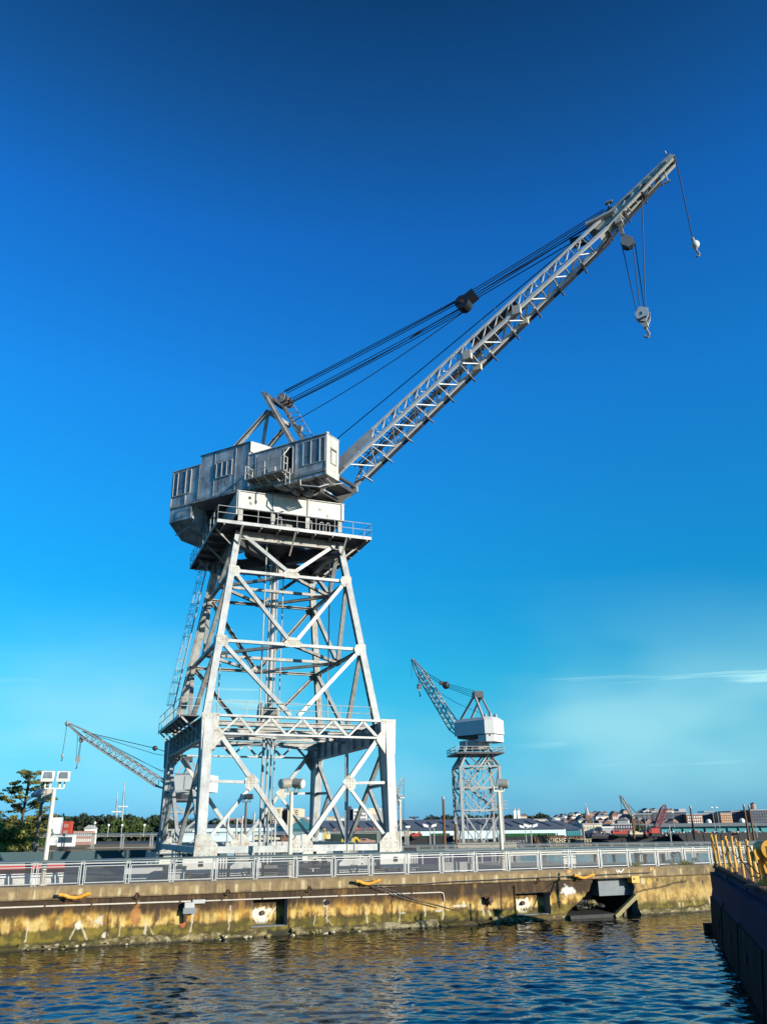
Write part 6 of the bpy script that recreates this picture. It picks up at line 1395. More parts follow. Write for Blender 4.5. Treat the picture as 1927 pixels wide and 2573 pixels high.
for x0, x1, yt, m, lab in LOWB: building(lab, x0, x1, yt, 470, 14, m, base=1.2, roof='flat', win=(max(3, int((x1 - x0) / 5)), 2), winm='bgrey')
# churches
t, W_, H0 = building('yellow church nave with a row of windows on the wooded hill', 1302, 1325, 2051, 640, 10, 'bcream', roof=('bpink', 1.2), win=(6, 2), cat='church', name='church')
for k_ in (-1, 1):
    mb_part('tower', M['bwhite'], t, lambda a: a.box(-W_ - .6 + k_ * 1.4 - 1, -W_ - .6 + k_ * 1.4 + 1, -.6, 1.6, 0, H0 + 4)); mb_part('spire', M['bgrey'], t, lambda a: a.cyl((-W_ - .6 + k_ * 1.4, .5, H0 + 4), (-W_ - .6 + k_ * 1.4, .5, H0 + 6.5), .9, 6, .05))
t, W_, H0 = building('brown church with a tall pale pointed spire on the hill', 1472, 1484, 2056, 620, 12, 'bbrown', roof=('bnavy', 2), cat='church', name='church')
mb_part('tower', M['bbrown'], t, lambda a: a.box(-1.6, 1.6, -1, 2.2, 0, H0 + 2)); mb_part('spire', M['bgrey'], t, lambda a: a.cyl((0, .6, H0 + 2), (0, .6, H0 + 9), 1.9, 8, .06)); mb_part('cross', M['bwhite'], t, lambda a: (a.box(-.08, .08, .5, .7, H0 + 9, H0 + 10), a.box(-.35, .35, .5, .7, H0 + 9.5, H0 + 9.65)))
building('white three storey block with dark arched windows below the hill', 1390, 1407, 2056, 520, 10, 'bwhite', roof='flat', win=(5, 3), base=1.2); building('yellow flat roofed house on the hill below the church', 1343, 1372, 2060, 500, 10, 'bcream', roof='flat', win=(6, 1), base=1.2)
building('pink gabled house with pale front near the end of the hillside', 1540, 1556, 2048, 560, 9, 'bpink', gable=('bbrown', 2.5), win=(3, 3), winm='bwhite'); building('brick row behind the cream building on the hillside', 1505, 1545, 2063, 520, 12, 'bpink', roof='flat', win=(8, 2), winm='bwhite'); building('blue grey block left of the dark brick row', 1535, 1598, 2072, 480, 14, 'bnavy', roof='flat', win=(9, 2), winm='bgrey', base=1.2)
# hillside houses: many, small
hr = random.Random(11)
HK = [('bwhite', 'small white house'), ('bcream', 'small cream house'), ('bgrey', 'small grey house'), ('bpink', 'small pink brick house'), ('bbrown', 'small brown brick house')]
hcache = {}
for k_ in range(165):
    Y = hr.uniform(480, 900); px = hr.uniform(1330, 1700) if k_ > 22 else hr.uniform(1080, 1400)
    m, lab = HK[min(4, int(hr.random() ** 1.5 * 5))]
    X = PX(px, Y); z = float(hill_z(X, Y))
    var = hr.randrange(3); key = (m, var)
    if key not in hcache:
        W_, D_, H_ = (2.4, 5, 5), (3.4, 6, 6), (4.4, 6, 4.2)
        W_, D_, H_ = ((2.4, 5, 5), (3.2, 6, 6), (4.2, 6, 4.2))[var]
        a = MB(); a.box(-W_, W_, 0, D_, -1.5, H_); w0 = a.mesh('wall', M[m])
        a = MB(); a.prism([(-W_ - .3, -.3, H_), (0, -.3, H_ + 2.0), (W_ + .3, -.3, H_)], (0, D_ + .6, 0)); r0 = a.mesh('roof', M[['bbrown', 'broof', 'bnavy'][var]])
        a = MB()
        for i in range(3):
            for j in range(2): a.box(-W_ * .7 + i * W_ * .6 - .05, -W_ * .7 + i * W_ * .6 + .75, -.08, .02, .6 + j * 2.2, 1.9 + j * 2.2)
        hcache[key] = (w0, r0, a.mesh('windows', M['pbwin']))
    zone = 'behind the second crane' if px < 1270 else 'below the yellow church' if px < 1390 else 'left of the tall spire' if px < 1470 else 'just right of the tall spire' if px < 1540 else 'near the grey derrick boom' if px < 1620 else 'behind the dark brick blocks'
    t = thing('hill_house', (X, Y, z), hr.uniform(-.4, .5), lab + ' with a ' + ('narrow brown', 'grey', 'wide navy')[var] + ' roof ' + zone, 'house', 'houses crowded on the hillside')
    place('wall', hcache[key][0], t); place('roof', hcache[key][1], t); tag(place('windows', hcache[key][2], t), kind='stuff')
# left bank
building('white silo building behind the left floodlight pole', 131, 151, 2054, 300, 2.5, 'bwhite', base=1.2); building('red metal clad tower building at the left', 156, 178, 2064, 310, 2.5, 'bred', base=1.2, win=(1, 3), winm='bpink'); building('brown brick long building below the wooded skyline at the left', 186, 236, 2088, 300, 2.5, 'bpink', base=1.2, win=(9, 2), winm='bwhite')
building('white low store left of the red tower', 60, 100, 2092, 290, 2.5, 'bwhite', base=1.2, win=(5, 1)); building('cream shed behind the tree at the left edge', 38, 78, 2084, 280, 2.5, 'bcream', base=1.2, win=(4, 1)); building('white flat hut between the brick building and the silo', 150, 188, 2096, 270, 2.5, 'bwhite', base=1.2, win=(12, 1)); building('white pediment house above the brown brick building', 214, 232, 2082, 315, 6, 'bwhite', base=1.2, gable=('bgrey', 1.2))
for px, yt, lab in ((296, 1991, 'left of two thin ship masts above the trees'), (314, 1965, 'right, taller of two thin ship masts above the trees')):
    Y = 330; b_ = P(px - (4 if px < 300 else 8), 2092, Y); t = thing('ship_mast', b_, 0, lab, 'ship mast', 'ship masts above the trees at the left')
    tp_ = P(px, yt, Y) - b_
    mb_part('mast', M['bgrey'], t, lambda a: a.cyl((0, 0, 0), tuple(tp_), .34, 6, .2)); cz = tp_ * .5; mb_part('yard', M['bwhite'], t, lambda a: a.box(cz.x - 1.8, cz.x + 1.8, -.2, .2, cz.z, cz.z + .4))
    for sg in (-1, 1): mb_part('stay', M['rope'], t, lambda a: a.cyl((sg * 1.6, 0, 0), tuple(tp_ * .93), .06, 4))
t = thing('radar_tower', P(1040, 2066, 900), 0, 'tiny far lattice tower on the skyline right of the front crane leg', 'tower'); mb_part('shaft', M['bnavy'], t, lambda a: a.beam((0, 0, -8), (0, 0, 4), 2.4, 2.4)); mb_part('platform', M['bnavy'], t, lambda a: a.box(-5, 5, -3, 3, 4, 5.4))

# ---- barges and machines on the water in front of the shore
def barge(label, x0, x1, ytop, ybot, Y, m, depth=12, name='barge', group=None):
    X0, X1 = PX(x0, Y), PX(x1, Y); zt = PZ((x0 + x1) / 2, ytop, Y)
    t = thing(name, ((X0 + X1) / 2, Y, 0), 0, label, 'barge', group)
    W_ = (X1 - X0) / 2; k = min(2.5, W_ * .2)
    mb_part('hull', M[m], t, lambda a: a.prism([(-W_ + k, 0, -.6), (W_ - k, 0, -.6), (W_, 0, zt * .75), (W_, 0, zt), (-W_, 0, zt), (-W_, 0, zt * .75)], (0, depth, 0)))
    mb_part('deck_coaming', M['bblack'], t, lambda a: a.box(-W_ + .2, W_ - .2, -.06, .3, zt, zt + .25))
    n = max(3, int(W_ / 2.5))
    for i in range(n): mb_part('rubbing_strake', M['bblack'], t, lambda a: a.box(-W_ + k + (2 * W_ - 2 * k) * i / (n - 1) - .12, -W_ + k + (2 * W_ - 2 * k) * i / (n - 1) + .12, -.14, -.01, .2, zt - .1))
    return t, W_, zt
GLYPH = {'H': [((0, 0), (0, 1)), ((.62, 0), (.62, 1)), ((0, .5), (.62, .5))], 'U': [((0, 1), (0, .12)), ((0, .06), (.62, .06)), ((.62, .12), (.62, 1))],
         'G': [((0, .06), (0, .94)), ((0, .94), (.62, .94)), ((0, .06), (.62, .06)), ((.62, .06), (.62, .46)), ((.36, .46), (.62, .46))], 'E': [((0, 0), (0, 1)), ((0, .94), (.58, .94)), ((0, .5), (.5, .5)), ((0, .06), (.58, .06))],
         'S': [((0, .06), (.6, .06)), ((.6, .06), (.6, .5)), ((0, .5), (.6, .5)), ((0, .5), (0, .94)), ((0, .94), (.6, .94))]}
def letters(t, txt, x, z, size, m='text'):
    for i, ch in enumerate(txt):
        a = MB()
        for (p, q) in GLYPH[ch]:
            d = Vector((q[0] - p[0], 0, q[1] - p[1])).normalized() * .07 * size
            a.beam(Vector((p[0] * size, 0, p[1] * size)) - d, Vector((q[0] * size, 0, q[1] * size)) + d, .17 * size, .05, (0, 1, 0))
        o = a.build('letter', M[m], t); o.location = (x + i * size * 1.05, -.17, z)
t, W_, zt = barge('brown barge with cream HUGHES lettering in front of the pale shed', 1338, 1418, 2101, 2113, 280, 'brust'); letters(t, 'HUGHES', -W_ + 4.2, .5, 1.25)
t, W_, zt = barge('second, smaller brown barge with HUGHES lettering right of the first', 1419, 1484, 2102, 2111, 284, 'brust'); letters(t, 'HUGHES', -W_ + 3.0, .6, .85)
t, W_, zt = barge('dark barge with faded HUGHES lettering under the green barge, beside the second crane', 1250, 1336, 2104, 2113, 278, 'bblack'); letters(t, 'HUGHES', -W_ + 2.6, .35, .95, 'bgrey')
t, W_, zt = barge('long dark green barge deck stacked behind the lettered barges', 1264, 1392, 2096, 2106, 292, 'bgreen', 6)
for k_ in range(26): mb_part('guard_rail', M['bgreen'], t, lambda a: a.box(-W_ + .5 + k_ * .68, -W_ + .9 + k_ * .68, -.2, -.02, .4, zt + .3))
barge('long dark green barge hull seen through the right half of the crane portal', 820, 972, 2094, 2113, 275, 'bdgreen'); barge('black barge hull seen under the left half of the crane portal', 640, 730, 2100, 2116, 270, 'bblack'); barge('low black barge left of the second crane', 1010, 1140, 2102, 2114, 276, 'bblack'); barge('long black barge loaded with machines at the right', 1500, 1700, 2098, 2108, 285, 'bblack'); barge('black barge loaded with red machines at the far right', 1702, 2000, 2094, 2106, 278, 'bblack')
barge('green decked barge behind the low black barge', 1030, 1060, 2096, 2104, 290, 'bgreen', 5); barge('green decked barge close left of the second crane', 1080, 1130, 2096, 2104, 290, 'bgreen', 5)
def machine(label, x0, x1, ytop, ybot, Y, m, cat='machine', name='deck_machine', m2='bblack', arm=True):
    X0, X1 = PX(x0, Y), PX(x1, Y); zb, zt = PZ(x0, ybot, Y), PZ(x0, ytop, Y)
    t = thing(name, ((X0 + X1) / 2, Y, zb), 0, label, cat); W_ = (X1 - X0) / 2; H_ = zt - zb
    mb_part('body', M[m], t, lambda a: a.prism([(-W_, 0, H_ * .2), (W_ * .9, 0, H_ * .2), (W_ * .9, 0, H_ * .6), (W_ * .2, 0, H_ * .75), (-W_ * .1, 0, H_), (-W_ * .8, 0, H_), (-W_, 0, H_ * .8)], (0, 2.4, 0)))
    mb_part('undercarriage', M[m2], t, lambda a: a.box(-W_ * .9, W_ * .8, -.1, 2.5, -.4, H_ * .2))
    mb_part('cab_window', M['pbwin'], t, lambda a: a.box(-W_ * .7, -W_ * .2, -.06, .02, H_ * .65, H_ * .92))
    if arm: mb_part('arm', M[m], t, lambda a: (a.beam((W_ * .3, 1, H_ * .6), (W_ * 1.1, 1, H_ * 1.15), .35, .4), a.beam((W_ * 1.1, 1, H_ * 1.15), (W_ * 1.5, 1, H_ * .4), .3, .3)))
    return t
machine('dark red deck house on the green barge seen through the portal', 886, 904, 2071, 2096, 278, 'bred', 'deck house', arm=False); machine('yellow deck machine low behind the crane tie beam', 858, 894, 2107, 2121, 150, 'byel'); machine('yellow crane base behind the back right crane leg', 812, 822, 2082, 2114, 268, 'byel', arm=False); machine('cream container beside the yellow crane base', 822, 830, 2088, 2113, 270, 'bcream', arm=False); machine('brown crate stack right of the yellow machine', 903, 945, 2107, 2120, 155, 'bpink', 'crate stack', arm=False)
machine('orange deck machine on the low black barge', 1014, 1030, 2090, 2104, 274, 'borange'); machine('red deck machine beside the orange one', 1034, 1053, 2092, 2104, 274, 'bred'); machine('pale yellow deck house on the black barge left of the second crane', 1138, 1153, 2099, 2112, 274, 'bcream', arm=False); machine('long pale yellow flatcar seen under the left half of the portal', 640, 708, 2100, 2113, 262, 'bcream', arm=False); machine('dark red deck house right of the pale yellow flatcar', 708, 724, 2099, 2116, 262, 'bbrown', arm=False)
for k_, (x0, x1, yt, yb, m, lab) in enumerate(((1537, 1578, 2086, 2098, 'bred', 'red and white excavator lying low on the black barge'), (1619, 1648, 2087, 2099, 'bred', 'red digger with raised arm under the red boom'), (1740, 1764, 2087, 2104, 'bred', 'bright red square winch house on the far right barge'), (1766, 1800, 2091, 2102, 'borange', 'orange rusty machine right of the red winch house'), (1834, 1850, 2088, 2100, 'borange', 'small orange skip behind the yellow posts'), (1470, 1530, 2093, 2104, 'bnavy', 'dark blue workboat house right of the brown barges'), (1580, 1615, 2088, 2099, 'bcream', 'cream deck load left of the red digger'))):
    machine(lab, x0, x1, yt, yb, 282 - k_, m, arm=k_ in (0, 1))
t = thing('scrap_heap', (0, 0, 0), 0, 'rusty tangle of deck gear along the green barge seen through the portal', 'scrap heap')
a = MB()
for k_ in range(220):
    px = rr.uniform(835, 970); p = P(px, 2096, 276); hgt = rr.uniform(.4, 2.0); a.beam(p + Vector((0, 1 + rr.random() * 4, -.2)), p + Vector((rr.uniform(-.8, .8), 1 + rr.random() * 4, hgt)), .18, .18)
tag(a.build('deck_gear', M['bpink'], t), kind='stuff')
t = thing('deck_gear', (0, 0, 0), 0, 'dark jumble of machinery and pipes along the far right barges', 'deck gear')
for mm_ in ('bblack', 'bbrown', 'bwhite'):
    a = MB()
    for k_ in range(90):
        px = rr.uniform(1490, 1926); p = P(px, 2099, 283); a.beam(p + Vector((0, rr.random() * 4, -.2)), p + Vector((rr.uniform(-1.2, 1.2), rr.random() * 4, rr.uniform(.2, 1.3))), .3, .3)
    tag(a.build('gear', M[mm_], t), kind='stuff')

# ---- woods
def clump_mesh(name, centres, m, leaf, n_per, seed, flatten=1.0):
    rs_ = np.random.RandomState(seed)
    C_ = np.repeat(np.array(centres), n_per, 0)
    N_ = len(C_)
    d = rs_.normal(size=(N_, 3)); d /= np.linalg.norm(d, axis=1)[:, None]
    rr_ = C_[:, 3:4] * (rs_.uniform(.45, 1.0, (N_, 1)) ** .5)
    pos = C_[:, :3] + d * rr_ * np.array([1, 1, flatten])
    a_ = rs_.normal(size=(N_, 3)); a_ /= np.linalg.norm(a_, axis=1)[:, None]
    b__ = np.cross(a_, rs_.normal(size=(N_, 3))); b__ /= np.linalg.norm(b__, axis=1)[:, None]
    s_ = leaf * rs_.uniform(.5, 1.2, (N_, 1))
    V = np.stack([pos - a_ * s_, pos + b__ * s_ * .6, pos + a_ * s_, pos - b__ * s_ * .6], 1).reshape(-1, 3)
    me = bpy.data.meshes.new(name); me.vertices.add(len(V)); me.vertices.foreach_set('co', V.ravel())
    me.loops.add(N_ * 4); me.loops.foreach_set('vertex_index', np.arange(N_ * 4)); me.polygons.add(N_); me.polygons.foreach_set('loop_start', np.arange(0, N_ * 4, 4)); me.update(calc_edges=True)
    me.materials.append(m); return me
def far_wood(name, label, spans, m, n_per=80, leaf=.9, seed=1):
    rs_ = random.Random(seed); cs = []
    for x0, x1, y0, Y, n, r in spans:
        for k_ in range(n):
            px = rs_.uniform(x0, x1); yy = Y + rs_.uniform(-15, 25); r_ = r * rs_.uniform(.6, 1.25)
            p = P(px, y0 + rs_.uniform(0, 14) + 3 * math.sin(px * .11), yy)
            cs.append((p.x, p.y, p.z - r_, r_))
            z_ = p.z - 2 * r_
            while z_ > 2: cs.append((p.x + rs_.uniform(-1, 1), p.y, z_, r_ * 1.1)); z_ -= r_ * 1.3
    return tag(place(name, clump_mesh(name, cs, m, leaf, n_per, seed)), label, kind='stuff')
far_wood('woodland', 'dark wooded skyline at the left behind the dock', [(128, 420, 2046, 420, 70, 4.2), (420, 560, 2050, 430, 22, 4.0), (560, 640, 2056, 440, 14, 3.4), (0, 130, 2052, 400, 30, 4.0)], M['leaf_far'], 110, 1.0, 2)
far_wood('woodland', 'dark wooded ridge behind the second crane', [(1072, 1180, 2046, 700, 45, 4.6), (1180, 1262, 2046, 720, 28, 4.6), (1262, 1380, 2043, 720, 50, 4.8), (1400, 1480, 2045, 800, 24, 4.0), (1480, 1600, 2050, 820, 20, 3.2)], M['leaf_far'], 70, 1.3, 3)
def tree(label, px, ytop, ybot, Y, rx, m, seed, name='tree', n=26):
    b_ = P(px, ybot, Y); H_ = PZ(px, ytop, Y) - b_.z; t = thing(name, b_, 0, label, 'tree'); rs_ = random.Random(seed)
    mb_part('trunk', M['bark'], t, lambda a: (a.cyl((0, 0, 0), (.2, 0, H_ * .6), .3, 7, .15), [a.cyl((.1, 0, H_ * .3 + .1 * H_ * k), (rs_.uniform(-rx, rx) * .6, rs_.uniform(-1, 1), H_ * (.55 + .1 * k)), .12, 5, .04) for k in range(4)]))
    cs = [(rs_.gauss(0, rx * .45), rs_.gauss(0, rx * .4), H_ * rs_.uniform(.3, .92), rx * rs_.uniform(.22, .42)) for k_ in range(n)]
    place('crown', clump_mesh('crown', cs, m, .35, 70, seed), t)
tree('bright green tree left of the two ship masts', 283, 2062, 2106, 200, 2.6, M['leaf_far2'], 5); tree('bright green tree right of the two ship masts', 330, 2063, 2106, 205, 2.4, M['leaf_far2'], 6); tree('low green tree near the crane leg at the left', 352, 2072, 2106, 195, 1.8, M['leaf_far2'], 7); tree('dark green round tree by the white silo', 82, 2074, 2100, 180, 2.0, M['leaf2'], 8); tree('small tree between the hillside houses and the dark blocks', 1604, 2076, 2092, 320, 2.0, M['leaf_far2'], 9)
# conifer at the left edge: flat layered crown
YT = 85.0
b_ = P(38, 2158, YT); b_.z = 2.4
t = thing('conifer_tree', b_, 0, 'tall sparse conifer with flat layered branches at the left edge', 'tree'); rs_ = random.Random(21)
Ht = PZ(45, 1936, YT) - b_.z
lean = PX(47, YT) - PX(38, YT)
mb_part('trunk', M['bark'], t, lambda a: a.tube([(0, 0, 0), (.1, 0, Ht * .3), (lean * .7, 0, Ht * .62), (lean, 0, Ht * .9)], .13, 7))
cs = []
limbs = [(.93, .6, 1.0, .2), (.95, -.7, .9, .3), (.86, 1.5, .9, .3), (.84, -1.7, .8, .1), (.78, 2.0, .7, -.2), (.76, -1.9, .5, .4), (.70, -2.3, .1, 0), (.69, 1.9, .4, .1), (.63, -1.4, .3, .5), (.66, 2.6, .6, -.3), (.54, -2.4, .2, 0), (.56, 2.0, .2, .3), (.50, 2.7, .0, -.2), (.42, -1.7, -.2, .3), (.42, 2.3, -.1, .1), (.36, -2.0, -.2, 0), (.34, 2.2, -.2, .2), (.28, 1.4, -.2, -.3), (.3, -1.2, -.2, .4)]
for i, (fz, lx, up_, yy) in enumerate(limbs):
    z0 = Ht * (fz - .12); x0 = lean * min(1, fz * 1.1)
    e_ = Vector((x0 + lx, yy * 2, Ht * fz + up_ * .25))
    mb_part('limb', M['bark'], t, lambda a: a.tube([(x0 * .95, 0, z0), (x0 + lx * .5, yy, (z0 + e_.z) / 2 - .05), tuple(e_)], .045, 5))
    for k_ in range(13):
        f_ = rs_.uniform(.25, 1.12); cs.append((x0 + lx * f_ + rs_.gauss(0, .22), yy * 2 * f_ + rs_.gauss(0, .4), z0 + (e_.z - z0) * f_ + rs_.gauss(.06, .12), rs_.uniform(.24, .46)))
place('crown', clump_mesh('crown', cs, M['leaf'], .10, 62, 22, .36), t)
def bush(label, px, ytop, ybot, Y, rx, m, seed, n=30, leaf=.14, per=110):
    b_ = P(px, ybot, Y); H_ = PZ(px, ytop, Y) - b_.z; t = thing('bush', b_, 0, label, 'bush'); rs_ = random.Random(seed)
    mb_part('stems', M['bark'], t, lambda a: [a.cyl((rs_.gauss(0, .2), 0, -.5), (rs_.gauss(0, rx * .5), rs_.gauss(0, .3), H_ * .7), .04, 5, .02) for k in range(7)])
    cs = [(rs_.gauss(0, rx * .5), rs_.gauss(0, rx * .35), H_ * rs_.uniform(.0, .95), rx * rs_.uniform(.2, .36)) for k_ in range(n)]
    place('foliage', clump_mesh('foliage', cs, m, leaf, per, seed), t)
bush('dense dark bush at the left edge below the conifer', 10, 2075, 2152, 80, 1.7, M['leaf2'], 31, 44); bush('leafy bush under the conifer right of the dark bush', 48, 2096, 2146, 84, 1.3, M['leaf2'], 32); bush('low bright bush right of the conifer trunk by the railing', 85, 2092, 2118, 95, 1.4, M['leaf_far2'], 33)

# ================================================================ DECK CLUTTER BEHIND THE FENCE
t = thing('barrier', Q(-19.4, 2.2, TOP - .05), QH, 'low white barrier with a red band behind the fence at the left edge', 'barrier')
mb_part('body', M['white'], t, lambda a: a.prism([(-5, -.3, 0), (-5, .3, 0), (-5, .18, .55), (-5, -.18, .55)], (7.2, 0, 0))); mb_part('red_band', M['redbar'], t, lambda a: a.box(-5, 2.2, -.16, .16, .552, .95)); mb_part('top_rail', M['galv'], t, lambda a: a.box(-5, 2.2, -.1, .1, .952, 1.02))
t = thing('equipment_cabinet', Q(-11.4, 2.4, TOP - .03), QH, 'small white cabinet behind the fence left of the front left bogie', 'cabinet'); mb_part('body', M['paint_white_lit'], t, lambda a: a.box(-.45, .45, -.3, .3, 0, .62)); mb_part('door', M['galv'], t, lambda a: a.box(-.38, .38, -.33, -.302, .06, .56)); mb_part('lid', M['conc'], t, lambda a: a.box(-.48, .48, -.33, .33, .62, .68))
t = thing('concrete_block', Q(-13.0, 4.2, TOP - .06), QH, 'pale concrete block behind the fence between the light pole and the cabinet', 'concrete block'); mb_part('block', M['bgrey'], t, lambda a: a.box(-1.0, 1.0, -.5, .5, 0, .62)); mb_part('lifting_eye', M['steel_dark'], t, lambda a: a.tube([(-.1, 0, .75), (-.08, 0, .9), (.08, 0, .9), (.1, 0, .75)], .03, 5))
t = thing('concrete_block', Q(4.9, 1.5, TOP - .03), QH, 'grey low block with a pipe behind the fence right of the front right bogie', 'concrete block'); mb_part('block', M['bgrey'], t, lambda a: a.box(-.8, .7, -.4, .4, 0, .55)); mb_part('standpipe', M['galv'], t, lambda a: a.cyl((1.0, -.3, 0), (1.0, -.3, .42), .08, 8))
t = thing('steel_trough', Q(-6, 26, TOP - .06), QH, 'long dark teal steel gangway lying on the dock left of the crane', 'gangway'); mb_part('side_plate', M['darkteal'], t, lambda a: a.box(-34, 2, -.6, -.5, .5, 1.15)); mb_part('walkway', M['cap'], t, lambda a: a.box(-34, 2, -.5, .8, 1.0, 1.1))
for k_ in range(9): mb_part('leg', M['galv'], t, lambda a: a.box(-33.5 + k_ * 4.3, -33.3 + k_ * 4.3, -.3, .3, 0, 1.0))
t = thing('dock_gate', Q(15, 34, 0), QH + R(-8), 'dark navy floating dock gate lying across the water behind the right fence', 'dock gate'); mb_part('hull', M['hull'], t, lambda a: a.prism([(-9, 0, -.5), (9.5, 0, -.5), (10.5, 0, 2.9), (-10, 0, 2.9)], (0, 5, 0))); mb_part('deck', M['cap'], t, lambda a: a.box(-10, 10.5, -.1, 5.1, 2.91, 3.0)); mb_part('rail', M['galv'], t, lambda a: [a.cyl((-9.5 + k * 1.9, .1, 3.0), (-9.5 + k * 1.9, .1, 3.5), .03, 5) for k in range(11)])
t = thing('steel_trough', Q(8.5, 24, 0), QH - R(16), 'long pale green grey pipe trough over the water behind the right fence', 'pipe trough'); mb_part('trough', M['cap'], t, lambda a: a.prism([(3.5, -.4, 3.25), (3.5, .5, 3.2), (3.5, .5, 3.5), (3.5, -.2, 3.55)], (24, 0, 0)))
for k_ in range(9): mb_part('leg', M['galv'], t, lambda a: a.box(4 + k_ * 2.6, 4.12 + k_ * 2.6, 0, .12, -.8, 3.3))
for k_, (s_, d_, z_, lab) in enumerate(((-8.6, 8.6, .9, 'tangle of pale pipes and valves on the deck behind the front left bogie'), (-.5, 7.5, 1.0, 'pipe manifold with dark valves on the deck behind the middle fence panels'), (3.4, 9.0, .8, 'short pipe rack on the deck behind the front right leg'))):
    t = thing('pipe_manifold', Q(s_, d_, TOP - .06), QH, lab, 'pipe manifold')
    for j in range(6):
        x_ = -1.6 + j * .62 + rr.uniform(-.1, .1); mb_part('riser', M['galv'] if j % 2 else M['paint_old_shaded'], t, lambda a: (a.cyl((x_, 0, 0), (x_, 0, z_), .07, 7), a.cyl((x_, 0, z_ * .6), (x_, -.4, z_ * .6), .06, 7)))
        mb_part('valve_wheel', M['steel_dark'], t, lambda a: a.cyl((x_, -.42, z_ * .6), (x_, -.46, z_ * .6), .16, 10))
    mb_part('header', M['paint_old_shaded'], t, lambda a: a.cyl((-1.9, 0, .25), (1.9, 0, .25), .11, 8)); mb_part('header', M['paint_old_shaded'], t, lambda a: a.cyl((-1.9, .3, z_ * .8), (1.9, .3, z_ * .8), .08, 8))
for s_, d_, lab in ((18.9, 2.2, 'dark deck valve with a curved handle behind the right fence'), (21.8, 2.0, 'pale deck valve with pipe bend behind the rightmost fence panel')):
    t = thing('deck_valve', Q(s_, d_, TOP - .03), QH, lab, 'valve'); mb_part('body', M['steel_dark'] if s_ < 20 else M['lamp_g'], t, lambda a: (a.cyl((0, 0, 0), (0, 0, .5), .12, 8), a.ball((0, 0, .6), .2, 8, 6))); mb_part('handle', M['steel_dark'], t, lambda a: a.tube([(.1, 0, .6), (.3, 0, .75), (.5, 0, .7), (.55, 0, .2), (.6, 0, 0)], .045, 6))
t = thing('notice_board', Q(12.75, .9, TOP - .03), QH, 'pale blank board standing behind the fence above the mooring cleat', 'board'); mb_part('board', M['bwhite'], t, lambda a: a.box(-.5, .42, -.03, .03, .25, 1.12)); mb_part('post', M['galv'], t, lambda a: (a.box(-.45, -.38, .03, .1, 0, 1.1), a.box(.3, .37, .03, .1, 0, 1.1)))

# ================================================================ DARK RAMP BARGE AT THE RIGHT
b0_, b1_ = Vector((16.57, 47.05, -.7)), Vector((7.2, 16.0, -.7))
dirh = (b1_ - b0_).normalized(); side = Vector((-dirh.y, dirh.x, 0))
if side.x < 0: side = -side
pont = thing('ramp_barge', (16.57, 47.05, 0), 0, 'dark navy steel barge along the right edge with yellow posts on its deck', 'barge')
PI_ = Matrix.Translation((-16.57, -47.05, 0))
ZD = 3.15
T0, T1 = Vector((17.15, 46.75, ZD)), Vector((8.6, 16.0, ZD))
Mid0, Mid1 = Vector((16.75, 46.95, 1.75)), Vector((7.75, 16.0, 1.75))
def bm(): return MB(PI_)
NP = 14
Lb0, Lb1 = Vector((16.57, 47.05, -.7)), Vector((7.35, 16.0, -.7))
for k_ in range(NP):
    t0, t1 = k_ / NP + .0009, (k_ + 1) / NP - .0009
    for (A0, A1, B0, B1, m, nm) in ((Lb0, Lb1, Mid0, Mid1, 'hull_low', 'fender_panel'), (Mid0 + side * .07, Mid1 + side * .07, T0, T1, 'hull', 'hull_plate')):
        a = bm(); j = .02 * ((k_ * 7) % 3)
        q_ = [A0.lerp(A1, t0), A0.lerp(A1, t1), B0.lerp(B1, t1), B0.lerp(B1, t0)]
        a.prism([p - side * j for p in q_], side * .35); a.build(nm, M[m], pont)
a = bm(); inn = [T0 + side * .36, T1 + side * .36, T1 + side * 9, T0 + side * 9]; a.prism([p - Vector((0, 0, .14)) for p in inn], (0, 0, .10)); a.build('deck', M['tan'], pont)
a = bm(); a.prism([Lb0 + side * .36, Lb1 + side * .36, Lb1 + side * 9, Lb0 + side * 9], (0, 0, 3.6)); a.build('hull_core', M['hull'], pont)
a = bm(); a.beam(T0 - side * .03, T1 - side * .03, .16, .1); a.build('gunwale', M['hull_low'], pont)
a = bm(); a.tube([Lb0.lerp(Lb1, k_ / 14) * 1 + Vector((-.16 + .05 * math.sin(k_ * 2.3), 0, .74)) for k_ in range(1, 15)], .018, 5); a.build('waterline_hose', M['hull_low'], pont)
for k_ in range(5):
    p = Mid0.lerp(Mid1, .18 + .17 * k_) - side * .03 + Vector((0, 0, -.75)); a = bm(); a.cyl(p, p - side * .14, .16, 10); a.build('scupper', M['bblack'], pont)
a = bm(); p = Lb0.lerp(Lb1, .0) + Vector((0, .1, 0)); a.box(p.x - .22, p.x + .25, p.y, p.y + .3, -.3, .45); a.build('bow_fender', M['rust'], pont)
PO = [(18.0, 48.85, 4.67), (17.23, 46.18, 4.67), (16.48, 43.56, 4.43), (15.69, 40.84, 4.67), (15.77, 40.4, 4.66), (14.32, 35.99, 4.49), (13.71, 33.71, 4.58), (13.42, 32.16, 4.32), (13.1, 30.6, 4.45)]
for k_, (x, y, z) in enumerate(PO):
    a = bm(); p = Vector((x, y, ZD - .04)); q_ = Vector((x + rr.uniform(-.06, .04), y, z))
    a.cyl(p, q_, .062, 8); o_ = a.build('stanchion', M['yellow'], pont)
    a = bm(); a.cyl(q_, q_ + Vector((0, 0, .04)), .085, 8); a.cyl(p.lerp(q_, .6), p.lerp(q_, .6) + Vector((0, 0, .05)), .08, 8); a.build('collar', M['yellow'], o_)
    a = bm(); a.cyl(p, p + Vector((0, 0, .1)), .12, 8); a.build('socket', M['rust'], o_)
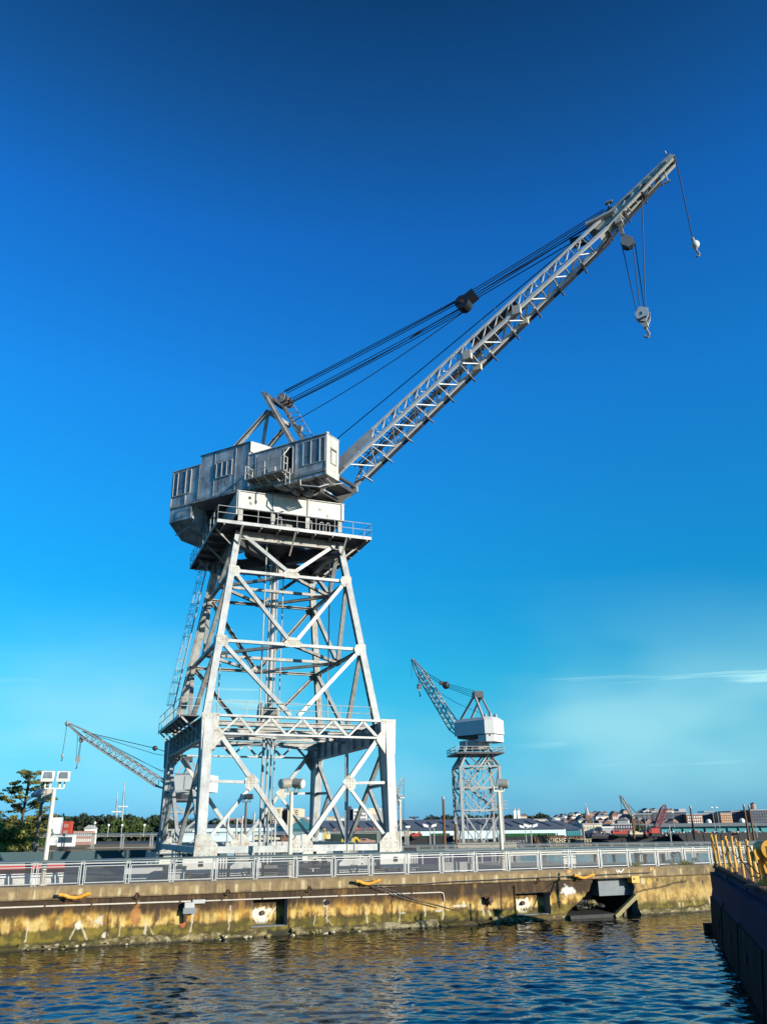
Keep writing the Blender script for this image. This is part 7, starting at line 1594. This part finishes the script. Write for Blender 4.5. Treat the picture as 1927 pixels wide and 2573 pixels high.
for k_, (x, y, z) in enumerate(((18.9, 48.2, 4.3), (18.3, 45.9, 4.5), (17.5, 43.0, 4.2), (17.0, 41.2, 4.55), (16.6, 39.2, 4.3), (15.9, 37.1, 4.4), (15.0, 34.4, 4.3), (14.5, 32.9, 4.5))):
    a = bm(); a.cyl((x, y, ZD - .1), (x + rr.uniform(-.3, .05), y + rr.uniform(-.3, .3), z), .045, 7); o_ = a.build('rear_stanchion', M['yellow'], pont)
for k_ in range(4):
    p, q_ = Vector(PO[k_ * 2]), Vector(PO[k_ * 2 + 1]); a = bm(); a.tube([p - Vector((0, 0, .25 + .2 * k_)), (p + q_) / 2 - Vector((0, 0, .75)), q_ - Vector((0, 0, .4))], .018, 5); a.build('slack_chain', M['rust'], pont)
for (x, y, z), (x2, y2, z2_) in ((PO[0], (17.75, 48.0, 3.2)), (PO[3], (15.4, 40.0, 3.2))):
    a = bm(); a.cyl((x, y, z - .1), (x2, y2, z2_), .05, 7); a.build('brace', M['yellow'], pont)
a = bm(); a.tube([(13.75, 33.7, 4.45), (13.55, 32.9, 4.2), (13.45, 32.4, 4.1), (13.3, 31.8, 4.25)], .02, 5); a.tube([(14.3, 36, 3.9), (14.1, 35, 3.55), (13.8, 34, 3.4), (13.4, 32.2, 3.35)], .022, 5); a.build('hose', M['bblack'], pont)
def mb2(name, m, t, fn): a = MB(); fn(a); return a.build(name, M[m], t)
vx = thing('ramp_winch', (13.1, 31.2, ZD), 0, 'yellow hydraulic ramp winch with drum and leaning struts at the right edge', 'winch')
mb2('drum', 'yellow', vx, lambda a: a.cyl((.25, -.35, 1.22), (.35, .7, 1.22), .28, 16)); mb2('drum_flange', 'yellow', vx, lambda a: a.cyl((.245, -.40, 1.22), (.25, -.35, 1.22), .33, 18))
for p, q_, r_ in (((-.25, -.2, 0), (-.3, 0, 1.15), .065), ((-.02, -.3, 0), (-.08, .1, 1.2), .075), ((.15, -.6, 0), (.08, .1, 1.3), .08), ((.05, .4, 0), (.55, -.3, 1.45), .09), ((.5, 0, 0), (.5, 0, 1.2), .1)): mb2('strut', 'yellow', vx, lambda a: a.cyl(p, q_, r_, 8))
mb2('plate', 'yellow', vx, lambda a: a.prism([(-.1, -.05, 1.15), (.05, -.05, .5), (.3, -.05, .2), (.45, -.05, .6), (.35, -.05, 1.25)], (0, .06, 0))); mb2('guard', 'yellow', vx, lambda a: a.prism([(-.32, -.25, 1.2), (-.1, -.25, 1.32), (-.08, -.25, .98), (-.26, -.25, .85)], (0, .08, 0))); mb2('cable', 'bblack', vx, lambda a: a.tube([(-.6, -.2, .9), (-.4, -.3, .55), (-.15, -.3, .35), (.1, -.3, .5)], .02, 5)); mb2('base', 'rust', vx, lambda a: a.box(-.5, .9, -.7, .6, -.02, .08))
vx = thing('gangway_panel', (16.9, 47.6, ZD), R(10), 'pale yellow triangular ramp plate behind the yellow posts', 'ramp plate'); mb2('plate', 'bcream', vx, lambda a: a.prism([(.6, -3.8, .4), (1.3, -3.8, 1.0), (.5, -3.8, 1.05)], (0, .08, 0))); mb2('hinge', 'lamp_g', vx, lambda a: a.cyl((.6, -3.76, .4), (1.1, -3.7, .0), .07, 7))
